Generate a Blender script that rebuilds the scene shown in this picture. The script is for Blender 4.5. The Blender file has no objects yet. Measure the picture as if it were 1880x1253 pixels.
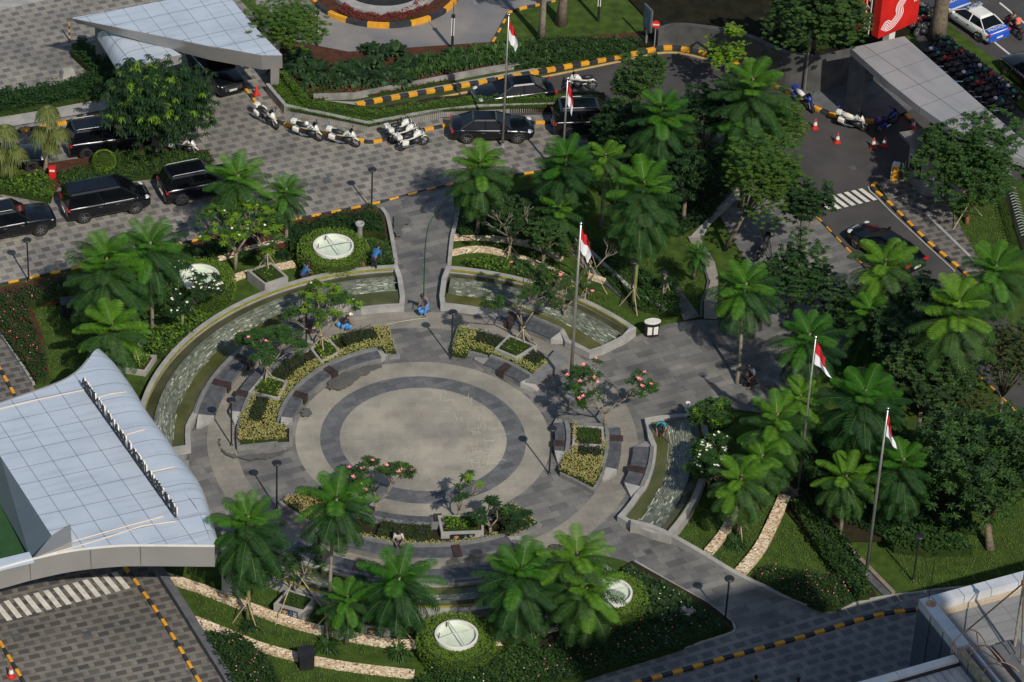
import bpy, bmesh, math, random
import numpy as np
from mathutils import Vector, Matrix
from mathutils.geometry import tessellate_polygon
random.seed(7); rnd = random.random
def U(a, b): return a + (b - a) * rnd()
R = math.radians
scene = bpy.context.scene
C = scene.collection
# ---------------------------------------------------------------- camera
FPX, PITCH, ROLL, CH = 6500.0, R(36.486), R(2.979), 114.8
CAMP = Vector((4.3855, -146.119, CH))
Fw = Vector((0, math.cos(PITCH), -math.sin(PITCH)))
X0 = Vector((1, 0, 0)); U0 = X0.cross(Fw)
Xc = math.cos(ROLL) * X0 + math.sin(ROLL) * U0
Uc = -math.sin(ROLL) * X0 + math.cos(ROLL) * U0
cam = bpy.data.cameras.new('camera'); cam.sensor_width = 36; cam.lens = FPX / 1880 * 36
cam.clip_start = 1; cam.clip_end = 5000
camo = bpy.data.objects.new('camera', cam); C.objects.link(camo)
camo.matrix_world = Matrix(((Xc.x, Uc.x, -Fw.x, CAMP.x), (Xc.y, Uc.y, -Fw.y, CAMP.y), (Xc.z, Uc.z, -Fw.z, CAMP.z), (0, 0, 0, 1)))
scene.camera = camo
scene.render.resolution_x = 1024; scene.render.resolution_y = 682
# ---------------------------------------------------------------- world, sun, exposure
SD = Vector((0.50, -0.98, 1.03)).normalized()        # towards the sun
EL = math.asin(SD.z); AZ = math.atan2(SD.x, SD.y)
w = bpy.data.worlds.new('World'); scene.world = w; w.use_nodes = True
nt = w.node_tree; nt.nodes.clear()
sk = nt.nodes.new('ShaderNodeTexSky'); sk.sky_type = 'NISHITA'; sk.sun_disc = False
sk.sun_elevation = EL; sk.sun_rotation = AZ; sk.dust_density = 1.0; sk.air_density = 1.2
bg = nt.nodes.new('ShaderNodeBackground'); bg.inputs[1].default_value = 0.078
ou = nt.nodes.new('ShaderNodeOutputWorld')
nt.links.new(sk.outputs[0], bg.inputs[0]); nt.links.new(bg.outputs[0], ou.inputs[0])
sl = bpy.data.lights.new('sun', 'SUN'); sl.energy = 3.55; sl.angle = R(0.5); sl.color = (1.0, 0.93, 0.82)
so = bpy.data.objects.new('sun', sl); C.objects.link(so)
so.rotation_euler = SD.to_track_quat('Z', 'Y').to_euler(); so.location = (40, -80, 120)
scene.view_settings.view_transform = 'Standard'; scene.view_settings.look = 'None'
scene.view_settings.exposure = 0.24; scene.view_settings.gamma = 1
scene.cycles.max_bounces = 5; scene.cycles.transparent_max_bounces = 6
scene.cycles.diffuse_bounces = 3; scene.cycles.glossy_bounces = 2; scene.cycles.transmission_bounces = 3

# ---------------------------------------------------------------- where a seen point stands
def W(x, y, z=0.0):
    d = Fw * FPX + Xc * (x - 940) - Uc * (y - 626.5)
    t = (z - CH) / d.z
    p = CAMP + d * t
    return Vector((p.x, p.y, z))
def PT(l, z=0.0): return [W(x, y, z) for x, y in l]
def pol(r, a, z=0.0): return Vector((r * math.cos(R(a)), r * math.sin(R(a)), z))
def arc(r, a0, a1, n=None, z=0.0):
    n = n or max(2, int(abs(a1 - a0) / 4))
    return [pol(r, a0 + (a1 - a0) * i / n, z) for i in range(n + 1)]

def PXY(v):
    d = v - CAMP; k = d.dot(Fw); return 940 + FPX * d.dot(Xc) / k, 626.5 - FPX * d.dot(Uc) / k
# ---------------------------------------------------------------- materials
def M(name, c1, c2=None, scale=4.0, rough=0.8, bump=0.0, bscale=60.0, metal=0.0, island=False, trans=0.0, spec=0.5, c3=None, coat=0.0, detail=4, lo=.35, hi=.65):
    m = bpy.data.materials.new(name); m.use_nodes = True; n = m.node_tree.nodes; l = m.node_tree.links
    b = n['Principled BSDF']; b.inputs['Roughness'].default_value = rough; b.inputs['Metallic'].default_value = metal
    b.inputs['Specular IOR Level'].default_value = spec; b.inputs['Coat Weight'].default_value = coat
    c1 = tuple(c1) + (1,)
    if c2 is None: c2 = tuple(v * .8 for v in c1[:3])
    c2 = tuple(c2) + (1,)
    tc = n.new('ShaderNodeTexCoord')
    rp = n.new('ShaderNodeValToRGB'); e = rp.color_ramp.elements
    if island:
        g = n.new('ShaderNodeNewGeometry'); l.new(g.outputs['Random Per Island'], rp.inputs[0]); e[0].position = .1; e[1].position = .9
    else:
        t = n.new('ShaderNodeTexNoise'); t.inputs['Scale'].default_value = scale; t.inputs['Detail'].default_value = detail
        l.new(tc.outputs['Object'], t.inputs['Vector']); l.new(t.outputs[0], rp.inputs[0]); e[0].position = lo; e[1].position = hi
    e[0].color = c1; e[1].color = c2
    if c3: x = e.new(.97 if island else .8); x.color = tuple(c3) + (1,)
    l.new(rp.outputs[0], b.inputs['Base Color'])
    if bump:
        t2 = n.new('ShaderNodeTexNoise'); t2.inputs['Scale'].default_value = bscale; t2.inputs['Detail'].default_value = 3
        bp = n.new('ShaderNodeBump'); bp.inputs['Strength'].default_value = bump; bp.inputs['Distance'].default_value = .03
        l.new(tc.outputs['Object'], t2.inputs['Vector']); l.new(t2.outputs[0], bp.inputs['Height']); l.new(bp.outputs[0], b.inputs['Normal'])
    if trans:
        tr = n.new('ShaderNodeBsdfTranslucent'); mx = n.new('ShaderNodeMixShader'); mx.inputs[0].default_value = trans
        hs = n.new('ShaderNodeHueSaturation'); hs.inputs['Value'].default_value = 1.6; hs.inputs['Hue'].default_value = .485
        l.new(rp.outputs[0], hs.inputs['Color']); l.new(hs.outputs[0], tr.inputs[0])
        l.new(b.outputs[0], mx.inputs[1]); l.new(tr.outputs[0], mx.inputs[2]); l.new(mx.outputs[0], n['Material Output'].inputs[0])
    return m

def ng(m): return m.node_tree.nodes, m.node_tree.links
def mth(n, l, op, a, b=None, c=None):
    x = n.new('ShaderNodeMath'); x.operation = op
    for i, v in enumerate((a, b, c)):
        if v is None: continue
        if isinstance(v, (int, float)): x.inputs[i].default_value = v
        else: l.new(v, x.inputs[i])
    return x.outputs[0]
def mixc(n, l, f, a, b, mode='MIX'):
    x = n.new('ShaderNodeMix'); x.data_type = 'RGBA'; x.blend_type = mode
    for i, v in ((0, f), (6, a), (7, b)):
        if isinstance(v, (int, float)): x.inputs[i].default_value = v
        elif isinstance(v, tuple): x.inputs[i].default_value = v + (1,) if len(v) == 3 else v
        else: l.new(v, x.inputs[i])
    return x.outputs[2]
def paver(name, light, light2, dark, ang, cw=.86, ch=.58, fu=.68, fv=.62, dstr=.85, stain=.5, bw=.6, bh=.3, mort=.62):
    """running rows of light slabs with a darker slab laid in every second place"""
    m = bpy.data.materials.new(name); m.use_nodes = True; n, l = ng(m); b = n['Principled BSDF']; b.inputs['Roughness'].default_value = .75
    tc = n.new('ShaderNodeTexCoord'); mp = n.new('ShaderNodeMapping'); mp.inputs['Rotation'].default_value = (0, 0, -ang)
    l.new(tc.outputs['Object'], mp.inputs[0]); sp = n.new('ShaderNodeSeparateXYZ'); l.new(mp.outputs[0], sp.inputs[0])
    u = mth(n, l, 'DIVIDE', sp.outputs[0], cw); v = mth(n, l, 'DIVIDE', sp.outputs[1], ch)
    row = mth(n, l, 'FLOOR', v); u2 = mth(n, l, 'ADD', u, mth(n, l, 'MULTIPLY', mth(n, l, 'MODULO', row, 2.0), .5))
    col = mth(n, l, 'FLOOR', u2)
    a = mth(n, l, 'LESS_THAN', mth(n, l, 'FRACT', u2), fu); c = mth(n, l, 'LESS_THAN', mth(n, l, 'FRACT', v), fv)
    cb = n.new('ShaderNodeCombineXYZ'); l.new(col, cb.inputs[0]); l.new(row, cb.inputs[1])
    wn = n.new('ShaderNodeTexWhiteNoise'); wn.noise_dimensions = '2D'; l.new(cb.outputs[0], wn.inputs[0])
    k = mth(n, l, 'MULTIPLY', mth(n, l, 'MULTIPLY', a, c), mth(n, l, 'MULTIPLY_ADD', wn.outputs[0], dstr * .45, dstr * .55))
    br = n.new('ShaderNodeTexBrick'); br.offset = .5; l.new(mp.outputs[0], br.inputs['Vector']); br.inputs['Scale'].default_value = 1
    br.inputs['Brick Width'].default_value = bw; br.inputs['Row Height'].default_value = bh; br.inputs['Mortar Size'].default_value = .008
    br.inputs['Color1'].default_value = light + (1,); br.inputs['Color2'].default_value = light2 + (1,)
    br.inputs['Mortar'].default_value = tuple(x * mort for x in light) + (1,); br.inputs['Bias'].default_value = 0
    cc = mixc(n, l, k, br.outputs[0], dark)
    t = n.new('ShaderNodeTexNoise'); t.inputs['Scale'].default_value = .35; t.inputs['Detail'].default_value = 5; l.new(tc.outputs['Object'], t.inputs[0])
    rp = n.new('ShaderNodeValToRGB'); rp.color_ramp.elements[0].position = .3; rp.color_ramp.elements[1].position = .7
    rp.color_ramp.elements[0].color = (1 - stain * .5,) * 3 + (1,); rp.color_ramp.elements[1].color = (1 + stain * .35, 1 + stain * .3, 1 + stain * .2, 1)
    l.new(t.outputs[0], rp.inputs[0]); cc = mixc(n, l, 1.0, cc, rp.outputs[0], 'MULTIPLY')
    t3 = n.new('ShaderNodeTexNoise'); t3.inputs['Scale'].default_value = 9; t3.inputs['Detail'].default_value = 6; l.new(tc.outputs['Object'], t3.inputs[0])
    cc = mixc(n, l, .25, cc, t3.outputs[1], 'SOFT_LIGHT')
    t4 = n.new('ShaderNodeTexNoise'); t4.inputs['Scale'].default_value = 1.1; t4.inputs['Detail'].default_value = 8; t4.inputs['Roughness'].default_value = .7; l.new(tc.outputs['Object'], t4.inputs[0])
    k4 = mth(n, l, 'MULTIPLY', mth(n, l, 'MAXIMUM', mth(n, l, 'SUBTRACT', t4.outputs[0], .56), 0.0), 2.6 * stain); cc = mixc(n, l, k4, cc, tuple(x * .42 for x in light))
    l.new(cc, b.inputs['Base Color'])
    bp = n.new('ShaderNodeBump'); bp.inputs['Strength'].default_value = .25; bp.inputs['Distance'].default_value = .01
    l.new(br.outputs[1], bp.inputs['Height']); bp.invert = True; l.new(bp.outputs[0], b.inputs['Normal'])
    return m

DRV = math.atan2((W(825, 341) - W(0, 523)).y, (W(825, 341) - W(0, 523)).x)
m_drive = paver('drive_pavers', (.20, .19, .175), (.235, .222, .20), (.075, .075, .08), DRV, cw=.84, ch=.60, fu=.56, fv=.62, dstr=.85, bw=.42, bh=.30, stain=.7)
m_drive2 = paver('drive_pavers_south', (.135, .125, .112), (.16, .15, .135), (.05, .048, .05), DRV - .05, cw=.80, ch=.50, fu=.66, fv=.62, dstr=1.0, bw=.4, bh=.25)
m_walk = paver('walk_slabs', (.115, .117, .12), (.175, .172, .165), (.06, .062, .068), DRV + .03, cw=2.3, ch=.9, fu=.45, fv=.5, dstr=.6, stain=.8, bw=.95, bh=.45)
m_tan = paver('tan_slabs', (.205, .19, .165), (.235, .22, .19), (.165, .155, .135), .3, cw=1.9, ch=.9, fu=.45, fv=.5, dstr=.5, stain=.5, bw=.75, bh=.42)
m_tan2 = paver('tan_court', (.265, .25, .215), (.285, .27, .23), (.215, .205, .18), .12, cw=1.9, ch=.9, fu=.4, fv=.5, dstr=.5, stain=.75, bw=.9, bh=.6, mort=.85)
m_ring = paver('grey_ring_slabs', (.085, .09, .098), (.13, .132, .138), (.055, .058, .065), .5, cw=1.7, ch=.8, fu=.5, fv=.5, dstr=.5, stain=.35, bw=.6, bh=.4)
m_asph = M('asphalt', (.040, .038, .038), (.058, .054, .052), .5, .85, .3, 90)
m_conc_road = M('worn_concrete_road', (.22, .20, .18), (.13, .135, .15), .35, .85, .2, 60, c3=(.30, .24, .17))
m_conc = M('concrete', (.24, .235, .225), (.33, .32, .30), 1.4, .8, .15, 40)
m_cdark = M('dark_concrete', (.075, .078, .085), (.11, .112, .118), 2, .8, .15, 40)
m_cwet = M('stained_concrete', (.15, .145, .13), (.28, .27, .25), 1.3, .75, .1, 40)
m_gran = M('dark_granite', (.055, .058, .064), (.095, .098, .105), 3, .5, .1, 80)
m_gran2 = M('grey_granite', (.13, .132, .135), (.19, .19, .185), 2, .6, .1, 80)
m_brown = M('brown_steel', (.028, .018, .016), (.05, .03, .025), 2, .5)
m_yel = M('kerb_yellow', (.70, .33, .015), (.55, .25, .02), 2.5, .6, c3=(.3, .18, .05))
m_blk = M('kerb_black', (.018, .02, .028), (.035, .036, .04), 2.5, .6)
m_white = M('white_paint', (.62, .60, .55), (.48, .46, .42), 3, .7)
m_grass = M('lawn_grass', (.032, .055, .012), (.055, .095, .016), 1.6, .95, .9, 25, c3=(.09, .095, .03), spec=.1, detail=8)
m_grass2 = M('dark_lawn', (.03, .055, .012), (.05, .085, .018), .9, .95, .9, 25, spec=.15)
m_soil = M('red_soil', (.09, .035, .02), (.05, .025, .018), 3, .95, .6, 30, spec=.1)
m_mulch = M('dark_mulch', (.02, .018, .012), (.035, .03, .015), 3, .95, .6, 30, spec=.1)
m_pole = M('steel_pole', (.45, .43, .40), (.35, .33, .31), 2, .35, metal=.7)
m_lampb = M('black_metal', (.012, .013, .016), (.02, .02, .024), 2, .45)
m_black = M('black_plastic', (.010, .010, .012), (.018, .018, .02), 2, .5)
m_glass = M('dark_glass', (.003, .004, .006), (.005, .006, .008), 2, .06, spec=.35)
m_carb = M('black_car_paint', (.003, .004, .006), (.004, .005, .008), 2, .2, coat=.35, spec=.4)
m_chrome = M('chrome', (.7, .7, .7), (.55, .55, .55), 2, .18, metal=1)
m_rub = M('tyre_rubber', (.012, .012, .012), (.02, .02, .02), 2, .8)
m_wht = M('white_body', (.68, .67, .63), (.6, .59, .56), 2, .35, coat=.4)
m_blue = M('blue_body', (.01, .07, .45), (.015, .09, .52), 2, .3, coat=.5)
m_navy = M('navy_body', (.01, .02, .16), (.015, .03, .22), 2, .3, coat=.5)
m_red = M('red_paint', (.60, .015, .012), (.42, .012, .01), .8, .5)
m_redl = M('red_lamp', (.5, .01, .01), (.4, .01, .01), 2, .25)
m_lamp = M('clear_lamp', (.6, .62, .65), (.5, .5, .52), 2, .15)
m_cone = M('orange_red_plastic', (.55, .035, .02), (.42, .03, .02), 2, .5)
m_bark = M('bark', (.10, .075, .05), (.17, .14, .10), 6, .9, .6, 30)
m_palebark = M('pale_bark', (.23, .20, .15), (.15, .12, .09), 5, .9, .4, 30)
m_greenbark = M('green_bark', (.12, .13, .035), (.17, .18, .06), 4, .85, .4, 40)
m_bamboo = M('bamboo', (.42, .33, .2), (.30, .23, .14), 5, .7)
m_alga = M('algae', (.26, .24, .02), (.15, .16, .02), 3, .7)
m_steel = M('grey_cladding', (.30, .31, .32), (.27, .28, .29), .4, .45, metal=.3)
m_skin = M('skin', (.22, .11, .06), (.2, .1, .055), 2, .6)
m_flagw = M('white_cloth', (.72, .72, .74), (.66, .66, .7), 2, .8)
m_flagr = M('red_cloth', (.55, .012, .02), (.42, .01, .02), 2, .8)
# foliage
def LF(name, a, b, c=None, t=.3, rough=.62): return M(name, a, b, rough=rough, island=True, trans=t, spec=.3, c3=c)
f_fern = LF('fern_leaf', (.016, .060, .012), (.034, .098, .018))
f_fernt = LF('young_fern_leaf', (.05, .17, .012), (.085, .22, .015))
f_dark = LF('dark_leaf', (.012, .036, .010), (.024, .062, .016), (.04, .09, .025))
f_mid = LF('mid_leaf', (.026, .070, .014), (.045, .105, .02), (.08, .15, .03))
f_lime = LF('lime_leaf', (.10, .21, .012), (.16, .27, .015), (.22, .28, .03))
f_lace = LF('lacy_leaf', (.045, .10, .012), (.085, .16, .02), (.12, .19, .02))
f_olive = LF('olive_leaf', (.04, .06, .015), (.07, .09, .02), (.1, .1, .03))
f_yel = LF('yellow_leaf', (.30, .31, .09), (.46, .42, .16), (.18, .24, .05))
f_yel2 = LF('orange_tipped_leaf', (.34, .33, .12), (.46, .35, .16), (.42, .18, .10))
f_purp = LF('purple_leaf', (.025, .035, .015), (.05, .05, .03), (.10, .07, .14))
f_topi = LF('clipped_leaf', (.10, .19, .02), (.17, .26, .03), (.07, .13, .015))
f_hedge = LF('hedge_leaf', (.07, .16, .012), (.11, .22, .015), (.13, .24, .02))
f_red = LF('crimson_leaf', (.15, .02, .02), (.25, .04, .05), (.06, .08, .02))
f_pink = LF('pink_petal', (.75, .18, .20), (.80, .35, .35), t=.15)
f_wf = LF('white_petal', (.8, .75, .6), (.8, .78, .72), t=.15)
f_straw = LF('ponytail_leaf', (.09, .13, .03), (.16, .18, .05), (.2, .18, .07))

# ---------------------------------------------------------------- objects
def vary(m):
    n, l = ng(m); oi = n.new('ShaderNodeObjectInfo'); hs = n.new('ShaderNodeHueSaturation'); r = [x for x in n if x.type == 'VALTORGB'][0]
    l.new(mth(n, l, 'MULTIPLY_ADD', oi.outputs['Random'], .5, .72), hs.inputs['Value']); l.new(mth(n, l, 'MULTIPLY_ADD', oi.outputs['Random'], -.035, .515), hs.inputs['Hue'])
    for k in list(r.outputs[0].links): l.new(hs.outputs[0], k.to_socket)
    l.new(r.outputs[0], hs.inputs['Color'])
for m_ in (f_fern, f_fernt, f_dark, f_mid, f_lace): vary(m_)
def tag(o, label=None, cat=None, group=None, kind=None):
    if label: o['label'] = label
    if cat: o['category'] = cat
    if group: o['group'] = group
    if kind: o['kind'] = kind
    return o
def empty(name, loc=(0, 0, 0), rz=0.0, label=None, cat=None, group=None):
    o = bpy.data.objects.new(name, None); C.objects.link(o); o.location = loc; o.rotation_euler.z = rz
    o.empty_display_size = .2
    return tag(o, label, cat, group)
def kids(o): return [c for c in CH_MAP.get(o.name, [])]
CH_MAP = {}
def link(name, me, mats, parent=None, smooth=False):
    o = bpy.data.objects.new(name, me); C.objects.link(o)
    for mm in (mats if isinstance(mats, (list, tuple)) else [mats]): me.materials.append(mm)
    if smooth:
        me.polygons.foreach_set('use_smooth', [True] * len(me.polygons))
    if parent is not None:
        o.parent = parent; CH_MAP.setdefault(parent.name, []).append(o)
    return o
def copy_tree(o, parent=None):
    c = o.copy(); C.objects.link(c)
    if parent is not None: c.parent = parent; CH_MAP.setdefault(parent.name, []).append(c)
    for ch in list(CH_MAP.get(o.name, [])): copy_tree(ch, c)
    return c

class MB:
    def __init__(s): s.v = []; s.f = []; s.m = []
    def add(s, vs, fs, m=0):
        b = len(s.v); s.v += [tuple(v) for v in vs]
        for f in fs: s.f.append(tuple(b + i for i in f)); s.m.append(m)
    def box(s, c, d, rz=0.0, m=0, taper=1.0, rx=0.0):
        x, y, z = d[0] / 2, d[1] / 2, d[2] / 2; vs = []
        for k, t in ((-1, 1.0), (1, taper)):
            for i, j in ((-1, -1), (1, -1), (1, 1), (-1, 1)): vs.append(Vector((i * x * t, j * y * t, k * z)))
        mt = Matrix.Rotation(rz, 3, 'Z') @ Matrix.Rotation(rx, 3, 'Y')
        vs = [mt @ v + Vector(c) for v in vs]
        s.add(vs, [(3, 2, 1, 0), (4, 5, 6, 7), (0, 1, 5, 4), (1, 2, 6, 5), (2, 3, 7, 6), (3, 0, 4, 7)], m)
    def tube(s, pts, r, n=8, m=0, cap=True):
        pts = [Vector(p) for p in pts]; rs = r if isinstance(r, (list, tuple)) else [r] * len(pts)
        b = len(s.v); up = Vector((0, 0, 1))
        for i, p in enumerate(pts):
            d = (pts[min(i + 1, len(pts) - 1)] - pts[max(i - 1, 0)]).normalized()
            a = d.cross(up if abs(d.z) < .95 else Vector((1, 0, 0))).normalized(); c = d.cross(a)
            for k in range(n):
                t = 2 * math.pi * k / n; s.v.append(tuple(p + (a * math.cos(t) + c * math.sin(t)) * rs[i]))
        for i in range(len(pts) - 1):
            for k in range(n):
                k2 = (k + 1) % n; s.f.append((b + i * n + k, b + i * n + k2, b + (i + 1) * n + k2, b + (i + 1) * n + k)); s.m.append(m)
        if cap:
            s.f.append(tuple(b + k for k in range(n - 1, -1, -1))); s.m.append(m)
            s.f.append(tuple(b + (len(pts) - 1) * n + k for k in range(n))); s.m.append(m)
    def lathe(s, c, prof, n=24, m=0, axis=None):
        c = Vector(c); b = len(s.v)
        q = Matrix.Identity(3) if axis is None else Vector((0, 0, 1)).rotation_difference(Vector(axis)).to_matrix()
        for r, z in prof:
            for k in range(n):
                t = 2 * math.pi * k / n; s.v.append(tuple(c + q @ Vector((r * math.cos(t), r * math.sin(t), z))))
        for i in range(len(prof) - 1):
            for k in range(n):
                k2 = (k + 1) % n; s.f.append((b + i * n + k, b + i * n + k2, b + (i + 1) * n + k2, b + (i + 1) * n + k)); s.m.append(m)
    def ball(s, c, r, n=10, m=0):
        r = r if isinstance(r, (list, tuple)) else (r, r, r); b = len(s.v); k = n // 2 + 1; c = Vector(c)
        for i in range(k):
            p = math.pi * i / (k - 1)
            for j in range(n):
                t = 2 * math.pi * j / n; s.v.append((c.x + r[0] * math.sin(p) * math.cos(t), c.y + r[1] * math.sin(p) * math.sin(t), c.z + r[2] * math.cos(p)))
        for i in range(k - 1):
            for j in range(n):
                j2 = (j + 1) % n; s.f.append((b + i * n + j, b + (i + 1) * n + j, b + (i + 1) * n + j2, b + i * n + j2)); s.m.append(m)
    def prism(s, poly, z0, z1, m=0, mt=None, bottom=False):
        """poly of Vectors or (x, y); z1 may be a list of heights"""
        n = len(poly); a = sum(poly[i][0] * poly[(i + 1) % n][1] - poly[(i + 1) % n][0] * poly[i][1] for i in range(n))
        zs = list(z1) if isinstance(z1, (list, tuple)) else [z1] * n
        if a < 0: poly = poly[::-1]; zs = zs[::-1]
        b = len(s.v)
        s.v += [(p[0], p[1], z0) for p in poly] + [(p[0], p[1], z) for p, z in zip(poly, zs)]
        for i in range(n):
            j = (i + 1) % n; s.f.append((b + i, b + j, b + n + j, b + n + i)); s.m.append(m)
        tris = tessellate_polygon([[Vector((p[0], p[1], 0)) for p in poly]])
        for t in tris:
            t = [int(q) for q in t]
            p0, p1, p2 = poly[t[0]], poly[t[1]], poly[t[2]]
            if (p1[0] - p0[0]) * (p2[1] - p0[1]) - (p1[1] - p0[1]) * (p2[0] - p0[0]) < 0: t = t[::-1]
            s.f.append(tuple(b + n + q for q in t)); s.m.append(m if mt is None else mt)
            if bottom: s.f.append(tuple(b + q for q in t[::-1])); s.m.append(m)
    def ribbon(s, pts, w_, z0, z1, m=0, mt=None):
        """a wall or kerb along pts, w_ wide, z1 float or list"""
        L, Rr = offset(pts, w_ / 2), offset(pts, -w_ / 2); n = len(pts)
        zs = list(z1) if isinstance(z1, (list, tuple)) else [z1] * n
        b = len(s.v)
        for i in range(n):
            s.v += [(L[i].x, L[i].y, z0), (L[i].x, L[i].y, zs[i]), (Rr[i].x, Rr[i].y, zs[i]), (Rr[i].x, Rr[i].y, z0)]
        for i in range(n - 1):
            a = b + 4 * i; c = a + 4
            s.f += [(a, a + 1, c + 1, c), (a + 1, a + 2, c + 2, c + 1), (a + 2, a + 3, c + 3, c + 2)]; s.m += [m, m if mt is None else mt, m]
        a = b + 4 * (n - 1); s.f += [(b + 3, b + 2, b + 1, b), (a, a + 1, a + 2, a + 3)]; s.m += [m, m]
    def build(s, name, mats, parent=None, smooth=False, bevel=0.0, origin=None):
        me = bpy.data.meshes.new(name)
        vs = s.v if origin is None else [(v[0] - origin[0], v[1] - origin[1], v[2] - origin[2]) for v in s.v]
        me.from_pydata(vs, [], s.f); me.polygons.foreach_set('material_index', s.m); me.update()
        o = link(name, me, mats, parent, smooth)
        if origin is not None: o.location = origin
        if bevel:
            b = o.modifiers.new('b', 'BEVEL'); b.width = bevel; b.segments = 2; b.limit_method = 'ANGLE'; b.angle_limit = R(40)
        return o
def offset(pts, d):
    out = []; n = len(pts); cl = (pts[0] - pts[-1]).length < 1e-4
    for i in range(n):
        a = pts[i - 1] if i else (pts[-2] if cl else None); b = pts[i + 1] if i < n - 1 else (pts[1] if cl else None); p = pts[i]
        d1 = (p - a) if a is not None else (b - p); d2 = (b - p) if b is not None else (p - a)
        d1 = Vector((d1.x, d1.y, 0)).normalized(); d2 = Vector((d2.x, d2.y, 0)).normalized()
        n1 = Vector((-d1.y, d1.x, 0)); n2 = Vector((-d2.y, d2.x, 0)); nn = n1 + n2
        if nn.length < .2: nn = n1
        nn.normalize(); k = 1 / max(.5, nn.dot(n1)); out.append(p + nn * d * k)
    return out
def smoothline(pts, n=6, closed=False):
    P = pts[:]; out = []; N = len(P); rng = range(N if closed else N - 1)
    for i in rng:
        p0 = P[i - 1] if (i or closed) else P[0]; p1 = P[i]; p2 = P[(i + 1) % N]; p3 = P[(i + 2) % N] if (i + 2 < N or closed) else P[-1]
        for k in range(n):
            t = k / n; out.append(.5 * ((2 * p1) + (p2 - p0) * t + (2 * p0 - 5 * p1 + 4 * p2 - p3) * t * t + (3 * p1 - p0 - 3 * p2 + p3) * t ** 3))
    if not closed: out.append(P[-1])
    return out
def resample(pts, step):
    out = [pts[0].copy()]; acc = 0.0
    for a, b in zip(pts, pts[1:]):
        L = (b - a).length; t = step - acc
        while t <= L + 1e-9: out.append(a.lerp(b, t / L)); t += step
        acc = L - (t - step)
    if (out[-1] - pts[-1]).length > step * .3: out.append(pts[-1].copy())
    return out
ZC = [0.004]; ZZ = {}
def sheet(name, poly, mat, label=None, z=None, kind='structure', cat=None):
    ZC[0] += .004; zz = ZC[0] if z is None else z; ZZ[name] = zz
    mb = MB(); n = len(poly); b = 0; mb.v = [(p[0], p[1], zz) for p in poly]
    for t in tessellate_polygon([[Vector((p[0], p[1], 0)) for p in poly]]):
        t = [int(q) for q in t]; p0, p1, p2 = poly[t[0]], poly[t[1]], poly[t[2]]
        if (p1[0] - p0[0]) * (p2[1] - p0[1]) - (p1[1] - p0[1]) * (p2[0] - p0[0]) < 0: t = t[::-1]
        mb.f.append(tuple(t)); mb.m.append(0)
    o = mb.build(name, mat); return tag(o, label, cat, None, kind)
def inpoly(x, y, P):
    c = False; j = len(P) - 1
    for i in range(len(P)):
        if (P[i][1] > y) != (P[j][1] > y) and x < (P[j][0] - P[i][0]) * (y - P[i][1]) / (P[j][1] - P[i][1]) + P[i][0]: c = not c
        j = i
    return c
def samplepoly(P, n):
    x0 = min(p[0] for p in P); x1 = max(p[0] for p in P); y0 = min(p[1] for p in P); y1 = max(p[1] for p in P); out = []
    while len(out) < n:
        x, y = U(x0, x1), U(y0, y1)
        if inpoly(x, y, P): out.append((x, y))
    return out
def parea(P): return abs(sum(P[i][0] * P[(i + 1) % len(P)][1] - P[(i + 1) % len(P)][0] * P[i][1] for i in range(len(P)))) / 2
# leaves: batches of pointed blades with a fold and droop
class Leaves:
    def __init__(s): s.v = []; s.f = []; s.m = []
    def leaf(s, p, d, L, w_, droop=.2, m=0, seg=1, side=None):
        b = len(s.v); sd = side if side is not None else d.cross(Vector((0, 0, 1)))
        if sd.length < .05: sd = Vector((1, 0, 0))
        sd = sd.normalized() * w_ / 2
        if seg == 1:
            mid = p + d * L * .5; tip = p + d * L + Vector((0, 0, -droop * L))
            s.v += [tuple(p), tuple(mid - sd), tuple(tip), tuple(mid + sd)]; s.f.append((b, b + 1, b + 2, b + 3)); s.m.append(m)
        else:
            q1 = p + d * L * .35 + Vector((0, 0, -droop * L * .08)); q2 = p + d * L * .72 + Vector((0, 0, -droop * L * .5)); tip = p + d * L * .95 + Vector((0, 0, -droop * L * 1.1))
            s.v += [tuple(p), tuple(q1 - sd), tuple(q1 + sd), tuple(q2 - sd * .8), tuple(q2 + sd * .8), tuple(tip)]
            s.f += [(b, b + 1, b + 2), (b + 1, b + 3, b + 4, b + 2), (b + 3, b + 5, b + 4)]; s.m += [m] * 3
    def mesh(s, name):
        me = bpy.data.meshes.new(name); me.from_pydata(s.v, [], s.f); me.polygons.foreach_set('material_index', s.m); me.update(); return me
def rdir(up=0.0, spread=1.0):
    a = U(0, 2 * math.pi); z = U(-1, 1) * spread + up; return Vector((math.cos(a), math.sin(a), z)).normalized()

def text(body, size, loc, rot, mat, parent, name='lettering', ext=.004, align='CENTER'):
    cu = bpy.data.curves.new('t', 'FONT'); cu.body = body; cu.size = size; cu.extrude = ext; cu.align_x = align; cu.align_y = 'CENTER'
    t = bpy.data.objects.new('t', cu); C.objects.link(t); bpy.context.view_layer.update()
    me = bpy.data.meshes.new_from_object(t.evaluated_get(bpy.context.evaluated_depsgraph_get()))
    bpy.data.objects.remove(t); me.materials.clear()
    o = link(name, me, mat, parent); o.location = loc; o.rotation_euler = rot; return o
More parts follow.
